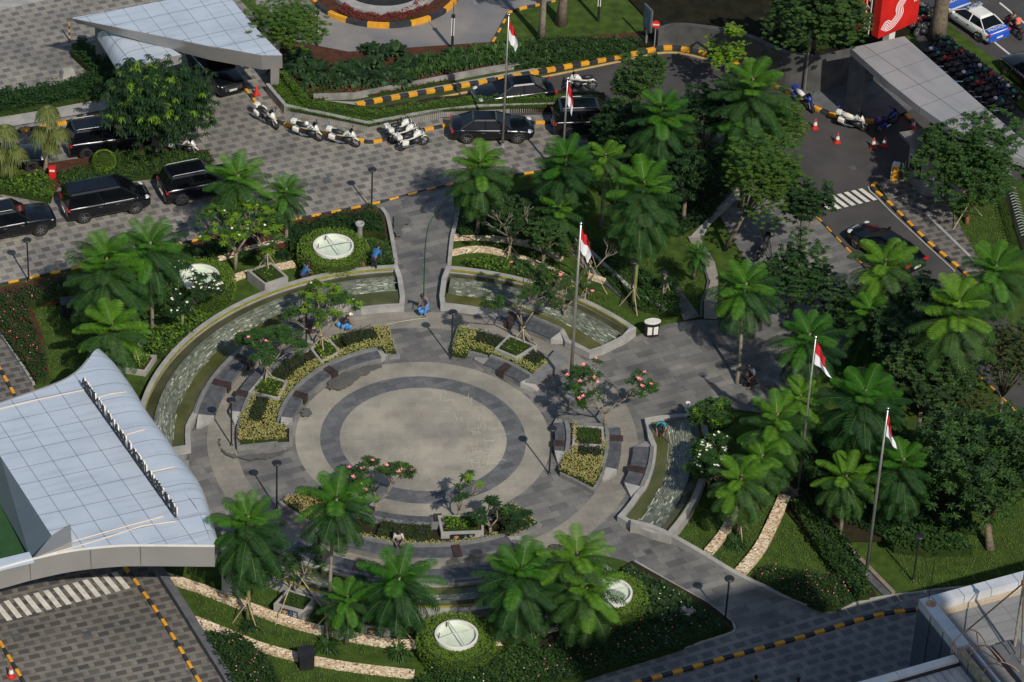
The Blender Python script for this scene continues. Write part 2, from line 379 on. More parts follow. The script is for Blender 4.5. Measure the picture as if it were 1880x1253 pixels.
# ================================================================ ground and paving
g = MB(); g.v = [(-900, -900, -.02), (900, -900, -.02), (900, 1500, -.02), (-900, 1500, -.02)]; g.f = [(0, 1, 2, 3)]; g.m = [0]
tag(g.build('ground', m_grass2), kind='structure')
sheet('garden_lawn', PT([(-300, 480), (700, 330), (1100, 200), (1450, 60), (2100, 200), (2200, 1500), (-300, 1500)]), m_grass)
sheet('forecourt_paving', PT([(-200, 600), (0, 523), (528, 408), (825, 341), (1120, 290), (1130, 200), (1024, 203), (950, 205), (814, 213), (740, 228), (674, 240), (600, 224), (524, 208), (492, 170), (500, 130), (530, 90), (400, -40), (-250, -120), (-300, 300)]), m_drive)
sheet('roundabout_road', PT([(505, 70), (640, 110), (780, 108), (900, 92), (912, 66), (936, 24), (1010, 8), (1060, -60), (420, -80)]), m_conc_road)
sheet('far_street_strip', PT([(-60, 22), (0, 20), (115, -6), (60, -40), (-60, -20)]), m_conc)
sheet('side_drive_paving', PT([(-200, 560), (0, 618), (34, 668), (62, 712), (90, 760), (-100, 860), (-300, 700)]), m_drive2)
sheet('south_drive_paving', PT([(-150, 1000), (287, 1030), (302, 1060), (415, 1253), (500, 1420), (-200, 1420)]), m_drive2)
road = [(648, 205), (950, 150), (1157, 107), (1210, 96), (1275, 101), (1310, 109), (1410, 157), (1440, 172), (1502, 206), (1530, 218), (1599, 230), (1640, 205), (1700, 215), (1800, 330), (1640, 330), (1609, 339), (1602, 346), (1612, 358), (1637, 381), (1706, 450), (1760, 495), (1800, 535), (1960, 700), (1960, 800), (1860, 750), (1787, 684), (1700, 610), (1558, 462), (1507, 408), (1441, 346), (1380, 290), (1250, 235), (1130, 208), (880, 215), (660, 225)]
sheet('gate_ground', PT([(1560, 120), (1660, 80), (1800, 170), (1900, 262), (1900, 330), (1780, 345), (1640, 330), (1600, 230)]), m_asph)
sheet('ramp_road', PT(road), m_asph)
sheet('street_road', PT([(1660, -80), (1686, 3), (1734, 40), (1798, 92), (1888, 158), (2300, 500), (2500, -200), (1800, -200)]), m_asph)
sheet('scooter_yard', PT([(1655, 20), (1680, 17), (1752, 87), (1808, 143), (1847, 179), (1885, 215), (2000, 330), (1960, 360), (1700, 110)]), m_asph)
walks = [[(727, 480), (738, 560), (760, 600), (813, 590), (808, 565), (825, 476), (838, 412), (830, 341), (758, 356), (690, 378), (704, 400), (718, 438)],
         [(1060, 660), (1225, 596), (1290, 588), (1318, 590), (1340, 560), (1378, 515), (1362, 470), (1325, 405), (1302, 368), (1340, 335), (1445, 350), (1507, 411), (1560, 466), (1660, 575), (1580, 640), (1480, 700), (1400, 760), (1305, 748), (1200, 772), (1150, 950), (1060, 960)],
         [(950, 960), (1000, 880), (1137, 930), (1160, 972), (1237, 988), (1365, 1062), (1470, 1108), (1511, 1123), (1420, 1165), (1347, 1164), (1338, 1140), (1250, 1085), (1150, 1033), (1030, 1000)],
         [(300, 800), (345, 832), (420, 815), (540, 830), (560, 920), (500, 960), (420, 1010), (330, 900)]]
for p in walks: sheet('plaza_walk', PT(p), m_walk)
sheet('south_east_drive', PT([(1040, 1262), (1061, 1250), (1120, 1230), (1249, 1193), (1347, 1164), (1511, 1123), (1544, 1120), (1585, 1105), (1684, 1090), (1761, 1082), (1950, 1070), (2100, 1500), (900, 1500)]), paver('cool_drive_pavers', (.16, .165, .165), (.21, .21, .205), (.075, .078, .085), DRV + .02, cw=.9, ch=.62))
sheet('court_disc', arc(12.3, 0, 360, 90)[:-1], m_walk)
def ringsheet(name, r0, r1, mat, a0=0, a1=360, n=120):
    ZC[0] += .004; mb = MB(); A = arc(r0, a0, a1, n, ZC[0]); B = arc(r1, a0, a1, n, ZC[0]); mb.v = A + B
    for i in range(n): mb.f.append((i, n + 1 + i, n + 2 + i, i + 1)); mb.m.append(0)
    return tag(mb.build(name, mat), kind='structure')
ringsheet('ring_walk', 9.8, 11.3, m_tan)
ringsheet('tan_ring', 5.36, 6.7, m_tan2)
ringsheet('dark_ring', 4.36, 5.40, m_ring)
sheet('court_centre', arc(4.38, 0, 360, 90)[:-1], m_tan2); ZCC = ZC[0]
# crossing bars
def bars(name, px0, px1, pxd, n, frac, mat):
    a, b, d = W(*px0), W(*px1), W(*pxd) - W(*px0); mb = MB(); ZC[0] += .004
    for i in range(n):
        p = a.lerp(b, i / n); q = a.lerp(b, (i + frac) / n); k = len(mb.v)
        for v in (p, q, q + d, p + d): mb.v.append((v.x, v.y, ZC[0]))
        mb.f.append((k, k + 3, k + 2, k + 1)); mb.m.append(0)
    return tag(mb.build(name, mat), kind='structure')
bars('zebra_crossing', (-12, 1112), (222, 1050), (13, 1143), 13, .55, m_white)
bars('zebra_crossing', (1496, 369), (1588, 347), (1524, 390), 7, .58, m_white)
for p in ([(1734, 6), (1790, 52), (1860, 108), (1900, 140)], [(1835, 8), (1880, 45), (1930, 90)]):
    mb = MB(); ZC[0] += .004; mb.ribbon(PT(p), .13, .0, ZC[0] + .01); tag(mb.build('road_line', m_white), kind='structure')
mb = MB(); mb.ribbon(smoothline(PT([(690, 204), (950, 153), (1157, 111), (1208, 100), (1250, 100), (1300, 112)]), 5), .1, 0, ZC[0] + .01); tag(mb.build('road_line', M('line_yellow', (.5, .33, .12), (.4, .28, .12), 3)), kind='structure')
mb = MB(); mb.ribbon(smoothline(PT([(1594, 345), (1597, 353), (1610, 365), (1634, 390), (1700, 452), (1752, 500)]), 5), .1, 0, ZC[0] + .01); tag(mb.build('road_line', m_conc), kind='structure')
# kerbs, painted in yellow and black blocks
def kerb(px, wd=.17, h=.17, blk=.56, sm=4, z=0.0, fill=None, first=0):
    pts = PT(px); pts = smoothline(pts, sm) if sm else pts
    fine = resample(pts, blk / 2); mb = MB()
    for k in range(0, len(fine) - 1, 2):
        seg = fine[k:k + 3]
        if len(seg) < 2: break
        mb.ribbon(seg, wd, z, h + z, m=((k // 2 + first) % 2))
    return tag(mb.build('kerb', [m_yel, m_blk], bevel=.02), kind='structure')
kerb([(-30, 630), (0, 681), (28, 730)])
kerb([(229, 1043), (300, 1144), (365, 1253), (400, 1310)])
kerb([(-30, 1130), (0, 1182), (42, 1253), (60, 1290)])
kerb([(-60, 268), (0, 252), (23, 246), (191, 214)], wd=.22)
kerb([(-60, 540), (0, 524), (130, 496), (230, 472), (380, 438), (528, 407), (680, 377), (758, 357), (825, 341), (980, 318)], wd=.10, h=.12, blk=.6, sm=2)
kerb([(438, 150), (471, 192), (500, 222), (545, 238), (596, 248), (662, 260), (680, 264), (703, 259), (781, 240), (830, 231), (970, 228), (1019, 227), (1060, 227)], wd=.2, sm=1)
kerb([(654, 196), (700, 186), (950, 142), (1157, 103), (1208, 92), (1239, 91), (1274, 97), (1310, 105), (1370, 130), (1436, 168), (1502, 204), (1530, 215), (1599, 226), (1630, 222)], wd=.28, h=.22, sm=3)
kerb([(1645, 196), (1668, 218), (1675, 228)], wd=.25)
kerb([(905, 80), (914, 64), (935, 25), (960, 17), (991, 11), (1020, 5)], wd=.15, sm=1)
kerb([(1441, 346), (1460, 363), (1479, 381), (1507, 408), (1558, 462), (1600, 505)], wd=.10, h=.12, sm=1)
kerb([(1609, 339), (1602, 344), (1601, 350), (1612, 358), (1637, 381), (1670, 414), (1706, 450), (1760, 495), (1800, 532)], wd=.2, h=.2, sm=2)
kerb([(1770, 668), (1787, 683), (1829, 722), (1857, 750), (1900, 800)], wd=.1, h=.12, sm=0)
kerb([(1120, 1272), (1187, 1252), (1250, 1235), (1326, 1213), (1420, 1188), (1508, 1163), (1585, 1140), (1622, 1131), (1681, 1123), (1740, 1120)], wd=.22, h=.2, sm=2)
# roundabout with a pond
cpt = W(703, -22)
rr = (W(703, 51) - cpt).length
mb = MB(); N = 44; full = [cpt + Vector((rr * math.cos(2 * math.pi * i / N), rr * math.sin(2 * math.pi * i / N), 0)) for i in range(N + 1)]
for k in range(0, N, 2): mb.ribbon(full[k:k + 3], .28, 0, .3, m=(k // 2) % 2)
tag(mb.build('kerb', [m_yel, m_blk]), kind='structure')
def disc(c, r, n=48): return [Vector((c.x + r * math.cos(2 * math.pi * i / n), c.y + r * math.sin(2 * math.pi * i / n), 0)) for i in range(n)]
sheet('roundabout_bed', disc(cpt, rr - .1), m_soil)
pf = empty('round_pond', cpt, 0, 'round grey stone pond on the roundabout at the top', 'pond')
mb = MB(); mb.lathe((0, 0, 0), [(rr * .74, 0), (rr * .74, .35), (rr * .58, .35), (rr * .57, .2)], 48); mb.build('rim', m_conc, pf)
mb = MB(); mb.prism([Vector((rr * .575 * math.cos(t * math.pi / 24), rr * .575 * math.sin(t * math.pi / 24), 0)) for t in range(48)], .05, .24); mb.build('water', M('pond_water', (.012, .012, .008), (.03, .025, .015), 2, .08), pf)
mb = MB(); mb.lathe((0, 0, .2), [(.5, 0), (.6, .3), (.2, .35), (.15, .7), (.45, .8), (.01, .85)], 20); mb.build('fountain_bowl', m_conc, pf)

# ================================================================ walls
def wallthing(name, pts, wd, z0, z1, mat, label, cat='wall', cap=None, group=None):
    mb = MB(); mb.ribbon(pts, wd, z0, z1, 0, 0); o = mb.build(name, [mat]); tag(o, label, cat, group)
    if cap:
        m2 = MB(); hs = z1 if isinstance(z1, (int, float)) else None
        zt = [v for v in z1] if hs is None else [z1] * len(pts)
        m2.ribbon(pts, wd + .06, (zt[0]) - .001, [v + .05 for v in zt]); m2.build('coping', cap, o)
    return o
# slatted planter wall by the motorcycles
pw = PT([(491, 170), (524, 209), (600, 225), (674, 241), (740, 229), (814, 214), (950, 206), (1024, 204), (1110, 205)])
root = empty('planter_wall', (0, 0, 0), 0, 'long grey ribbed planter wall behind the white motorcycles', 'wall')
mb = MB(); mb.ribbon(pw, .2, 0, .58); mb.build('wall', m_cwet, root)
mb = MB(); mb.ribbon(pw, .22, .58, .63); mb.build('coping', M('pale_coping', (.3, .3, .3), (.24, .24, .24), 2), root)
mb = MB()
for p in resample(pw, .13): mb.box((p.x, p.y, .29), (.045, .3, .58), DRV)
mb.build('ribs', m_cwet, root)
mb = MB(); mb.prism(PT([(496, 160), (525, 196), (600, 211), (676, 229), (814, 201), (950, 195), (1110, 193), (1110, 170), (950, 168), (800, 178), (690, 197), (560, 184), (513, 128)], .5), 0, .5); tag(mb.build('raised_bed_soil', m_mulch), kind='structure')
# strip wall behind (towards the canna bed)
sheet('verge_path', PT([(600, 188), (650, 190), (950, 134), (1157, 94), (1160, 103), (950, 142), (654, 196)]), m_conc)
wallthing('bed_wall', PT([(575, 183), (650, 181), (760, 160), (900, 133), (1010, 116)]), .25, 0, .35, m_cwet, 'low weathered wall between the striped kerb and the red soil bed')
sheet('canna_bed_soil', PT([(505, 110), (520, 130), (575, 182), (650, 180), (900, 130), (1160, 92), (1180, 60), (1000, 60), (905, 80), (640, 98), (520, 75)]), m_soil)
sheet('roadside_lawn', PT([(936, 28), (912, 66), (905, 80), (1180, 62), (1185, 40), (1100, -40), (1010, -10), (1015, 8)]), m_grass)
sheet('shady_ground', PT([(1165, 90), (1205, 88), (1310, 104), (1440, 165), (1560, 90), (1700, 60), (1650, -60), (1060, -100), (1190, 40)]), M('shade_painted_soil', (.012, .012, .009), (.02, .02, .012), 1.2, .95, .5, 20, spec=.05))  # deep shade behind the wall is painted into this soil colour
# curved retaining wall
rw = smoothline(PT([(1205, 88), (1240, 86), (1310, 101), (1372, 124), (1433, 160), (1470, 168), (1502, 171), (1545, 160), (1600, 152)]), 5)
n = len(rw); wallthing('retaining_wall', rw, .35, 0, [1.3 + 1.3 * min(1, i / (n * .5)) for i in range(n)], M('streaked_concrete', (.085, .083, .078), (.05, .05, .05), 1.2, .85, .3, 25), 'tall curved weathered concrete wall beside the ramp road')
# garden border walls (low, thin)
def low(px, wd, h, label, mat=m_conc, sm=3): return wallthing('garden_wall', smoothline(PT(px), sm) if sm else PT(px), wd, 0, h, mat, label)
low([(727, 488), (719, 440), (711, 404), (700, 388)], .22, .28, 'low grey kerb wall left of the north walkway')
low([(825, 488), (830, 440), (838, 410), (840, 385)], .22, .28, 'low grey kerb wall right of the north walkway')
pts = smoothline(PT([(1157, 977), (1195, 983), (1236, 998), (1290, 1025), (1355, 1060), (1430, 1092), (1511, 1123)]), 6); n = len(pts)
wallthing('garden_wall', pts, .25, 0, [max(.18, .75 - .8 * i / n) for i in range(n)], m_conc, 'sloping grey wall edging the lawn right of the lower walkway')
low([(1511, 1123), (1544, 1121), (1590, 1105), (1684, 1091), (1761, 1082), (1950, 1070)], .12, .15, 'narrow stone edging between the south east drive and the lawn')
low([(1061, 1251), (1120, 1231), (1249, 1194), (1335, 1168), (1347, 1160), (1343, 1146), (1300, 1112), (1235, 1075), (1165, 1034)], .12, .15, 'narrow stone edging round the dark lower right shrub bed')
low([(0, 612), (34, 664), (62, 708)], .14, .18, 'grey edging along the rose hedge at far left', sm=0)
pts = PT([(287, 1046), (330, 1112), (375, 1185), (418, 1253), (450, 1310)])
wallthing('garden_wall', pts, .42, 0, .42, m_cdark, 'dark grey wall right of the lower left drive')
low([(1034, 424), (1080, 465), (1150, 530), (1221, 577)], .22, .3, 'straight grey wall from the top of the east lawn to the bin')
low([(1420, 868), (1500, 950), (1570, 1020), (1640, 1092)], .22, .16, 'straight kerb of the dark drain on the right lawn', M('tan_stone', (.23, .19, .14), (.17, .14, .11), 3))
mb = MB(); mb.ribbon(PT([(1410, 872), (1490, 955), (1560, 1026), (1630, 1096)]), .42, 0, .1); tag(mb.build('drain_channel', m_gran), kind='structure')
mb = MB(); mb.ribbon(PT([(1045, 460), (1100, 510), (1170, 570)]), .3, 0, .1); tag(mb.build('drain_channel', m_gran), kind='structure')
low([(1283, 475), (1300, 520), (1288, 556), (1287, 585)], .12, .16, 'thin dark edging between the two curved garden paths', m_gran)
sheet('beige_path', PT([(1262, 437), (1285, 440), (1312, 485), (1318, 510), (1318, 530), (1316, 590), (1292, 588), (1292, 556), (1304, 520)]), m_tan)
sheet('dark_path', PT([(1226, 505), (1245, 530), (1285, 585), (1255, 592), (1240, 560)]), m_walk)
sheet('tan_kerb_path', PT([(1370, 330), (1395, 330), (1300, 420), (1290, 440), (1265, 440)]), m_conc)
sheet('garage_walk', PT([(1609, 341), (1640, 330), (1700, 330), (1750, 395), (1790, 470), (1850, 540), (1800, 532), (1760, 492), (1706, 447), (1637, 378)]), m_drive2)
low([(1700, 398), (1735, 432), (1776, 472), (1830, 530)], .18, .2, 'grey kerb between the right sidewalk and the schefflera lawn', sm=0)
sheet('right_verge', PT([(1686, 3), (1734, 42), (1798, 92), (1888, 156), (2000, 250), (2000, 300), (1872, 202), (1847, 177), (1808, 141), (1752, 85), (1680, 17)]), m_grass)
sheet('outer_verge', PT([(1850, 330), (1900, 380), (1960, 460), (1960, 560), (1880, 470), (1862, 420)]), m_grass)
# bed soils
def bed(px, mat=m_mulch, sm=0): return sheet('planting_bed', smoothline(PT(px), 4, True) if sm else PT(px), mat)
bed([(0, 213), (190, 176), (215, 150), (205, 120), (150, 75), (130, 90), (180, 135), (150, 150), (0, 185), (-60, 200), (-60, 225)], m_soil)
sheet('pale_sidewalk', PT([(-60, 235), (0, 213), (190, 180), (215, 195), (192, 206), (0, 240), (-60, 255)]), m_conc)
bed([(-60, 380), (0, 350), (95, 370), (110, 345), (290, 325), (300, 308), (395, 300), (380, 280), (270, 272), (180, 290), (110, 300), (0, 320), (-60, 330)], m_soil)
bed([(0, 532), (125, 506), (125, 560), (60, 568), (78, 620), (90, 690), (62, 702), (0, 606), (-20, 580)], m_soil)
bed([(350, 450), (528, 412), (682, 382), (706, 402), (712, 440), (600, 430), (520, 460), (360, 485)], m_soil)
bed([(838, 392), (990, 345), (1010, 420), (840, 430)], m_mulch)
bed([(1430, 925), (1470, 915), (1560, 1010), (1610, 1100), (1585, 1103), (1544, 1118), (1511, 1121), (1455, 1098), (1380, 1062), (1400, 1045), (1480, 1058), (1530, 1060), (1500, 1010)], m_mulch)
bed([(1000, 1160), (1160, 1034), (1300, 1112), (1343, 1146), (1347, 1160), (1249, 1192), (1061, 1251), (1000, 1270), (940, 1260)], m_mulch)
bed([(385, 1160), (440, 1165), (520, 1262), (440, 1262)], m_mulch)
bed([(1480, 1000), (1640, 1000), (1560, 960), (1460, 880)], m_mulch)
# pebble strips
def pebmat():
    m = bpy.data.materials.new('pebbles'); m.use_nodes = True; n, l = ng(m); b = n['Principled BSDF']; b.inputs['Roughness'].default_value = .8
    tc = n.new('ShaderNodeTexCoord'); v = n.new('ShaderNodeTexVoronoi'); v.inputs['Scale'].default_value = 9; l.new(tc.outputs['Object'], v.inputs[0])
    sp = n.new('ShaderNodeSeparateXYZ'); l.new(v.outputs['Color'], sp.inputs[0]); r = n.new('ShaderNodeValToRGB'); l.new(sp.outputs[0], r.inputs[0])
    r.color_ramp.elements[0].color = (.56, .46, .31, 1); r.color_ramp.elements[1].color = (.74, .66, .50, 1); e = r.color_ramp.elements.new(.2); e.color = (.42, .27, .15, 1)
    d = mixc(n, l, mth(n, l, 'GREATER_THAN', v.outputs['Distance'], .088 * 9), r.outputs[0], (.12, .08, .05)); l.new(d, b.inputs['Base Color'])
    bp = n.new('ShaderNodeBump'); bp.invert = True; bp.inputs['Strength'].default_value = .9; bp.inputs['Distance'].default_value = .04; l.new(v.outputs['Distance'], bp.inputs['Height']); l.new(bp.outputs[0], b.inputs['Normal'])
    return m
m_peb = pebmat()
def pebble(px, wd):
    ZC[0] += .004; mb = MB(); mb.ribbon(smoothline(PT(px), 5), wd, 0, ZC[0] + .02); tag(mb.build('pebble_strip', m_peb), kind='structure')
pebble([(300, 1062), (370, 1085), (440, 1112), (540, 1148), (640, 1172), (720, 1185), (770, 1187)], .55)
pebble([(355, 1142), (430, 1172), (480, 1192), (560, 1213), (640, 1228), (760, 1242)], .5)
pebble([(905, 1182), (960, 1170), (1010, 1160), (1050, 1148)], .55)
pebble([(1350, 935), (1330, 980), (1300, 1018)], .5)
pebble([(1440, 915), (1425, 950), (1395, 1010), (1358, 1055)], .62)
pebble([(415, 520), (455, 506), (540, 488)], .4)
pebble([(400, 478), (480, 455), (560, 440), (700, 415)], .3)
pebble([(830, 440), (890, 440), (980, 455), (1030, 480)], .35)
pebble([(828, 468), (890, 462), (990, 490), (1060, 525)], .35)
pebble([(1080, 510), (1110, 520)], .3)

# ================================================================ fountain pools
def wetstone():
    m = M('wet_stone', (.11, .13, .09), (.30, .32, .25), island=True, rough=.3, c3=(.55, .55, .48)); return m
m_wet = wetstone()
def watermat(name, c, c2, r=.12, s=3.0):
    m = M(name, c, c2, .8, r, .12, 9); return m
m_water = watermat('pool_water', (.055, .062, .018), (.10, .10, .035))
m_water2 = watermat('channel_water', (.04, .045, .022), (.07, .07, .04))
m_slope = M('cascade_slab', (.07, .08, .06), (.14, .15, .12), 2.5, .3, .1, 20)
def pool(label, a0, a1, rin, rout=14.85, z=.45, zi=.30, fade=1.0, wetfrac=.78):
    """ring-shaped cascade pool between two bearings; rin = list of (bearing, radius) for the inner wall"""
    root = empty('cascade_pool', pol(13, (a0 + a1) / 2), 0, label, 'fountain', 'cascade pools round the court'); o = root.location.copy()
    inner = []
    for (b0, r0), (b1, r1) in zip(rin, rin[1:]):
        k = max(1, int(abs(b1 - b0) / 3))
        for i in range(k): inner.append(pol(r0 + (r1 - r0) * i / k, b0 + (b1 - b0) * i / k))
    inner.append(pol(rin[-1][1], rin[-1][0]))
    outer = arc(rout, a1, a0, int(abs(a1 - a0) / 2.5))
    # rounded ends
    path = inner + [pol(rin[-1][1] + .8, a1 + (.6 if a1 > a0 else -.6)), pol(rout - .8, a1 + .6)] + outer + [pol(rout - .8, a0 - .6), pol(rin[0][1] + .8, a0 - .6), inner[0]]
    hs = []
    for p in path:
        r = math.hypot(p.x, p.y); hs.append(z + (.20 if r > 14.0 else 0) * min(1, (r - 14.0) / .5 if r > 14 else 0))
    mb = MB(); mb.ribbon(path, .28, 0, hs); mb.build('rim', m_conc, root, origin=o).location = (0, 0, 0)
    mb = MB(); mb.ribbon(arc(rout - .17, a1 - .8, a0 + .8, 60), .05, z + .07, z + .18); mb.build('algae_line', m_alga, root, origin=o).location = (0, 0, 0)
    mb = MB(); r0 = max(r for _, r in rin) + .7
    A = inner + arc(r0 + .1, a1 - .3, a0 + .3, 60); mb.prism(A, .02, zi); mb.build('water', m_water, root, origin=o).location = (0, 0, 0)
    mb = MB(); A = arc(rout - .75, a0 + .3, a1 - .3, 60) + arc(rout - .1, a1 - .3, a0 + .3, 60); mb.prism(A, .02, zi + .04); mb.build('channel', m_water2, root, origin=o).location = (0, 0, 0)
    # cascade slope of stone courses
    mb = MB(); nr = 13; ra, rb = r0, rout - .72; aa, ab = min(a0, a1) + .8, max(a0, a1) - .8
    A = arc(ra, aa, ab, 60); B = arc(rb, aa, ab, 60); b = 0
    mb.v = [(p.x, p.y, zi - .03) for p in A] + [(p.x, p.y, z + .03) for p in B] + [(p.x, p.y, 0) for p in B]
    for i in range(60): mb.f += [(i, 61 + i, 62 + i, i + 1), (61 + i, 122 + i, 123 + i, 62 + i)]; mb.m += [0, 0]
    mb.build('cascade_slab', m_slope, root, origin=o).location = (0, 0, 0)
    mb = MB(); dr = (rb - ra) / nr
    for k in range(nr):
        r = ra + (k + .5) * dr; zz = zi + (z - zi) * (k + .5) / nr; st = math.degrees(.3 / r); t = aa + U(0, st)
        dens = .5 + .5 * math.sin(k * 1.7)
        while t < ab - st:
            pch = math.sin(t * .13 + k * .25) + math.sin(t * .31 + 1.3)
            if rnd() < wetfrac + .3 * pch:
                ln = U(.18, .34); p = pol(r + U(-.02, .02), t); mb.box((p.x, p.y, zz + .006), (dr * .6, ln, U(.02, .045)), R(t) + U(-.06, .06))
            t += st
    o_ = mb.build('stone_course', m_wet, root, origin=o); o_.location = (0, 0, 0); o_['kind'] = 'stuff'
    return root
pool('long green cascade pool curving left of the court', 98.9, 190, [(98.9, 11.45), (110, 11.5), (113, 12.05), (176, 12.05), (182, 12.3), (190, 12.3)])
pool('green cascade pool right of the north walkway', 42.5, 87.6, [(42.5, 11.7), (50, 11.5), (54, 12.05), (73, 12.05), (76, 11.6), (87.6, 11.6)])
pool('cascade pool on the right where a worker bends over', -30, 10.5, [(-30, 12.0), (-20, 12.0), (-17, 12.1), (0, 12.1), (3, 11.95), (10.5, 11.95)])
pool('shaded cascade pool below the court under the tree ferns', -134, -46.5, [(-134, 12.1), (-46.5, 12.1)], rout=14.2)
# stone bench arcs with brown steel saddles
def arcbench(label, r0, r1, a0, a1, h=.45, back=0.0, saddles=(), endw=True, top=m_gran, group='granite benches round the court'):
    am = (a0 + a1) / 2; o = pol((r0 + r1) / 2, am)
    root = empty('stone_bench', o, 0, label, 'bench', group); L = lambda ob: setattr(ob, 'location', (0, 0, 0))
    mb = MB(); mb.prism(arc(r0, a0, a1) + arc(r1, a1, a0), 0, h - .05); L(mb.build('base', m_gran2, root, origin=o))
    mb = MB(); mb.prism(arc(r0 - .04, a0, a1) + arc(r1, a1, a0), h - .05 + .001, h); L(mb.build('seat', top, root, bevel=.01, origin=o))
    if back:
        rb = r1 if back > 0 else r0 - .04; mb = MB(); mb.ribbon(arc(rb + (.1 if back > 0 else -.1), a0, a1), .2, 0, h + .12); L(mb.build('back_ledge', m_gran2, root, origin=o))
    if endw:
        for (ae, s) in ((a0, -1), (a1, 1)):
            e = math.degrees(.75 / r0); P = [pol(r0, ae), pol(r1, ae), pol(r1, ae + s * e)]
            P2 = [pol(r0, ae + s * .02), pol(r1, ae + s * .02), pol(r1 if back >= 0 else r0 + .2, ae + s * e), pol(r0 if back < 0 else r1 - .2, ae + s * e)]
            mb = MB(); mb.prism(P2, 0, [h - .02, h - .02, .2, .2]); L(mb.build('end_block', m_conc, root, origin=o))
    for s in saddles:
        p = pol((r0 + r1) / 2 - .03, s); mb = MB(); wd = r1 - r0 + .22
        mb.box((p.x, p.y, h + .045), (wd, .42, .09), R(s)); q = pol(r0 - .10, s); mb.box((q.x, q.y, h / 2 + .01), (.06, .418, h - .02 + .04), R(s))
        q = pol(r1 + .06, s); mb.box((q.x, q.y, h / 2 + .01), (.06, .418, h + .02), R(s)) if not back else None
        L(mb.build('saddle', m_brown, root, bevel=.01, origin=o))
    return root
def bea(x, y, z=.45): p = W(x, y, z); return math.degrees(math.atan2(p.y, p.x))
arcbench('long shaded bench along the left pool with two brown saddles', 11.05, 11.9, 121, 177, back=1, saddles=(bea(431, 655), bea(385, 700), bea(560, 590)))
arcbench('bench along the pool right of the north walkway, beneath the tall flagpole', 11.05, 11.9, 54, 72, back=1, saddles=(bea(937, 588),))
arcbench('bench along the right pool beside the bending worker', 11.05, 11.9, -17, -1, back=1, saddles=(bea(1193, 867),))
arcbench('shaded lower outer bench half hidden under the tree ferns', 11.05, 11.9, -122, -62, back=1, saddles=(bea(592, 1027), bea(655, 1047)))
arcbench('inner bench on the upper left of the court with two saddles', 6.95, 7.55, 112, 174, back=1, saddles=(bea(608, 682), bea(553, 727)))
arcbench('outer bench behind the upper left shrub bed', 9.75, 10.35, 132, 174, back=-1, saddles=(bea(437, 722), bea(545, 625)))
arcbench('inner bench on the upper right of the court with one saddle', 6.95, 7.6, 44.5, 65, back=1, saddles=(bea(921, 681),))
arcbench('small inner bench on the right of the court', 6.95, 7.5, -7, 12, back=1, saddles=(bea(1023, 815),))
arcbench('pale outer bench behind the right shrub bed', 9.8, 10.4, -12, 7.5, back=-1, saddles=(bea(1131, 806),))
arcbench('dark outer bench where a person in a striped shirt sits', 9.35, 10.1, -118, -60, back=-1, saddles=(bea(622, 1000), bea(838, 1010)))
arcbench('inner bench at the foot of the court behind purple shrubs', 6.9, 7.45, -118, -66, back=1, saddles=(bea(678, 938), bea(802, 940)))
# shrub beds of the court
def sector(r0, r1, a0, a1, skew0=0, skew1=0):
    return arc(r0, a0, a1) + arc(r1, a1 + skew1, a0 + skew0)
def shrub(name, poly, z0, h, mats, label, cat='shrubs', dens=380, ls=.11, bulk=m_mulch, group=None, kind=None, w_=.55, up=.35, flowers=None, fn=0, mixr=.12):
    """a planted mass: leafy blades over a low uneven body"""
    cx = sum(p[0] for p in poly) / len(poly); cy = sum(p[1] for p in poly) / len(poly); A = parea(poly); lv = Leaves(); P = [(p[0], p[1]) for p in poly]
    n = int(A * dens)
    for x, y in samplepoly(P, n):
        e = min(1.0, .55 + .45 * (math.sin(x * 5.1) * math.sin(y * 4.3) + 1) / 2 + U(-.1, .1)); zz = z0 + h * e * (1 - rnd() ** 3 * .8)
        k = 0 if rnd() > mixr or len(mats) < 2 else 1
        lv.leaf(Vector((x - cx, y - cy, zz)), rdir(up, .5), ls * U(.7, 1.3), ls * w_ * U(.8, 1.2), U(0, .2), k)
    if flowers:
        for x, y in samplepoly(P, fn): lv.leaf(Vector((x - cx, y - cy, z0 + h * U(.9, 1.1))), rdir(.6, .3), .075, .07, 0, len(mats))
    kind = kind or ('stuff' if 'shrubs' in name else None)
    o = link(name, lv.mesh(name), list(mats) + ([flowers] if flowers else [])); o.location = (cx, cy, 0)
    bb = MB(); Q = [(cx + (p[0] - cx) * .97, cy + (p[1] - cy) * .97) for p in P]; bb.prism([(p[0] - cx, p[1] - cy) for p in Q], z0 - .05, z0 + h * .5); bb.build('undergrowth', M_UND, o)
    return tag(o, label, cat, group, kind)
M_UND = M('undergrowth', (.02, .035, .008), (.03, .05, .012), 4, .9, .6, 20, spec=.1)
def bedwall(label, poly, h=.34):
    o = poly[0].copy(); o = sum(poly, Vector()) / len(poly); root = empty('raised_bed', o, 0, label, 'planter', 'raised shrub beds of the court')
    mb = MB(); mb.ribbon(poly + [poly[0]], .16, 0, h); mb.build('wall', m_gran2, root, origin=o).location = (0, 0, 0)
    mb = MB(); mb.prism(poly, 0, h - .1); mb.build('soil', m_mulch, root, origin=o).location = (0, 0, 0)
bedwall('long raised bed on the upper left of the court', sector(7.72, 9.7, 104.3, 189.5, .2, 1))
bedwall('raised bed on the upper right of the court', sector(7.8, 9.75, 44.6, 81.5, 2, 0))
bedwall('raised bed on the right of the court', sector(7.75, 9.75, -19.5, 12, -3.5, -2))
bedwall('raised bed at the foot of the court', sector(7.6, 9.3, -138.5, -47.5, 0, 0))
bedwall('rounded end of the upper left raised bed', sector(6.95, 7.7, 178.5, 190), .3)
bedwall('corner of the upper left bed beside the north walkway', sector(7.15, 7.68, 103.8, 109), .3)
zb = .24; gy = 'yellow shrub borders of the court'
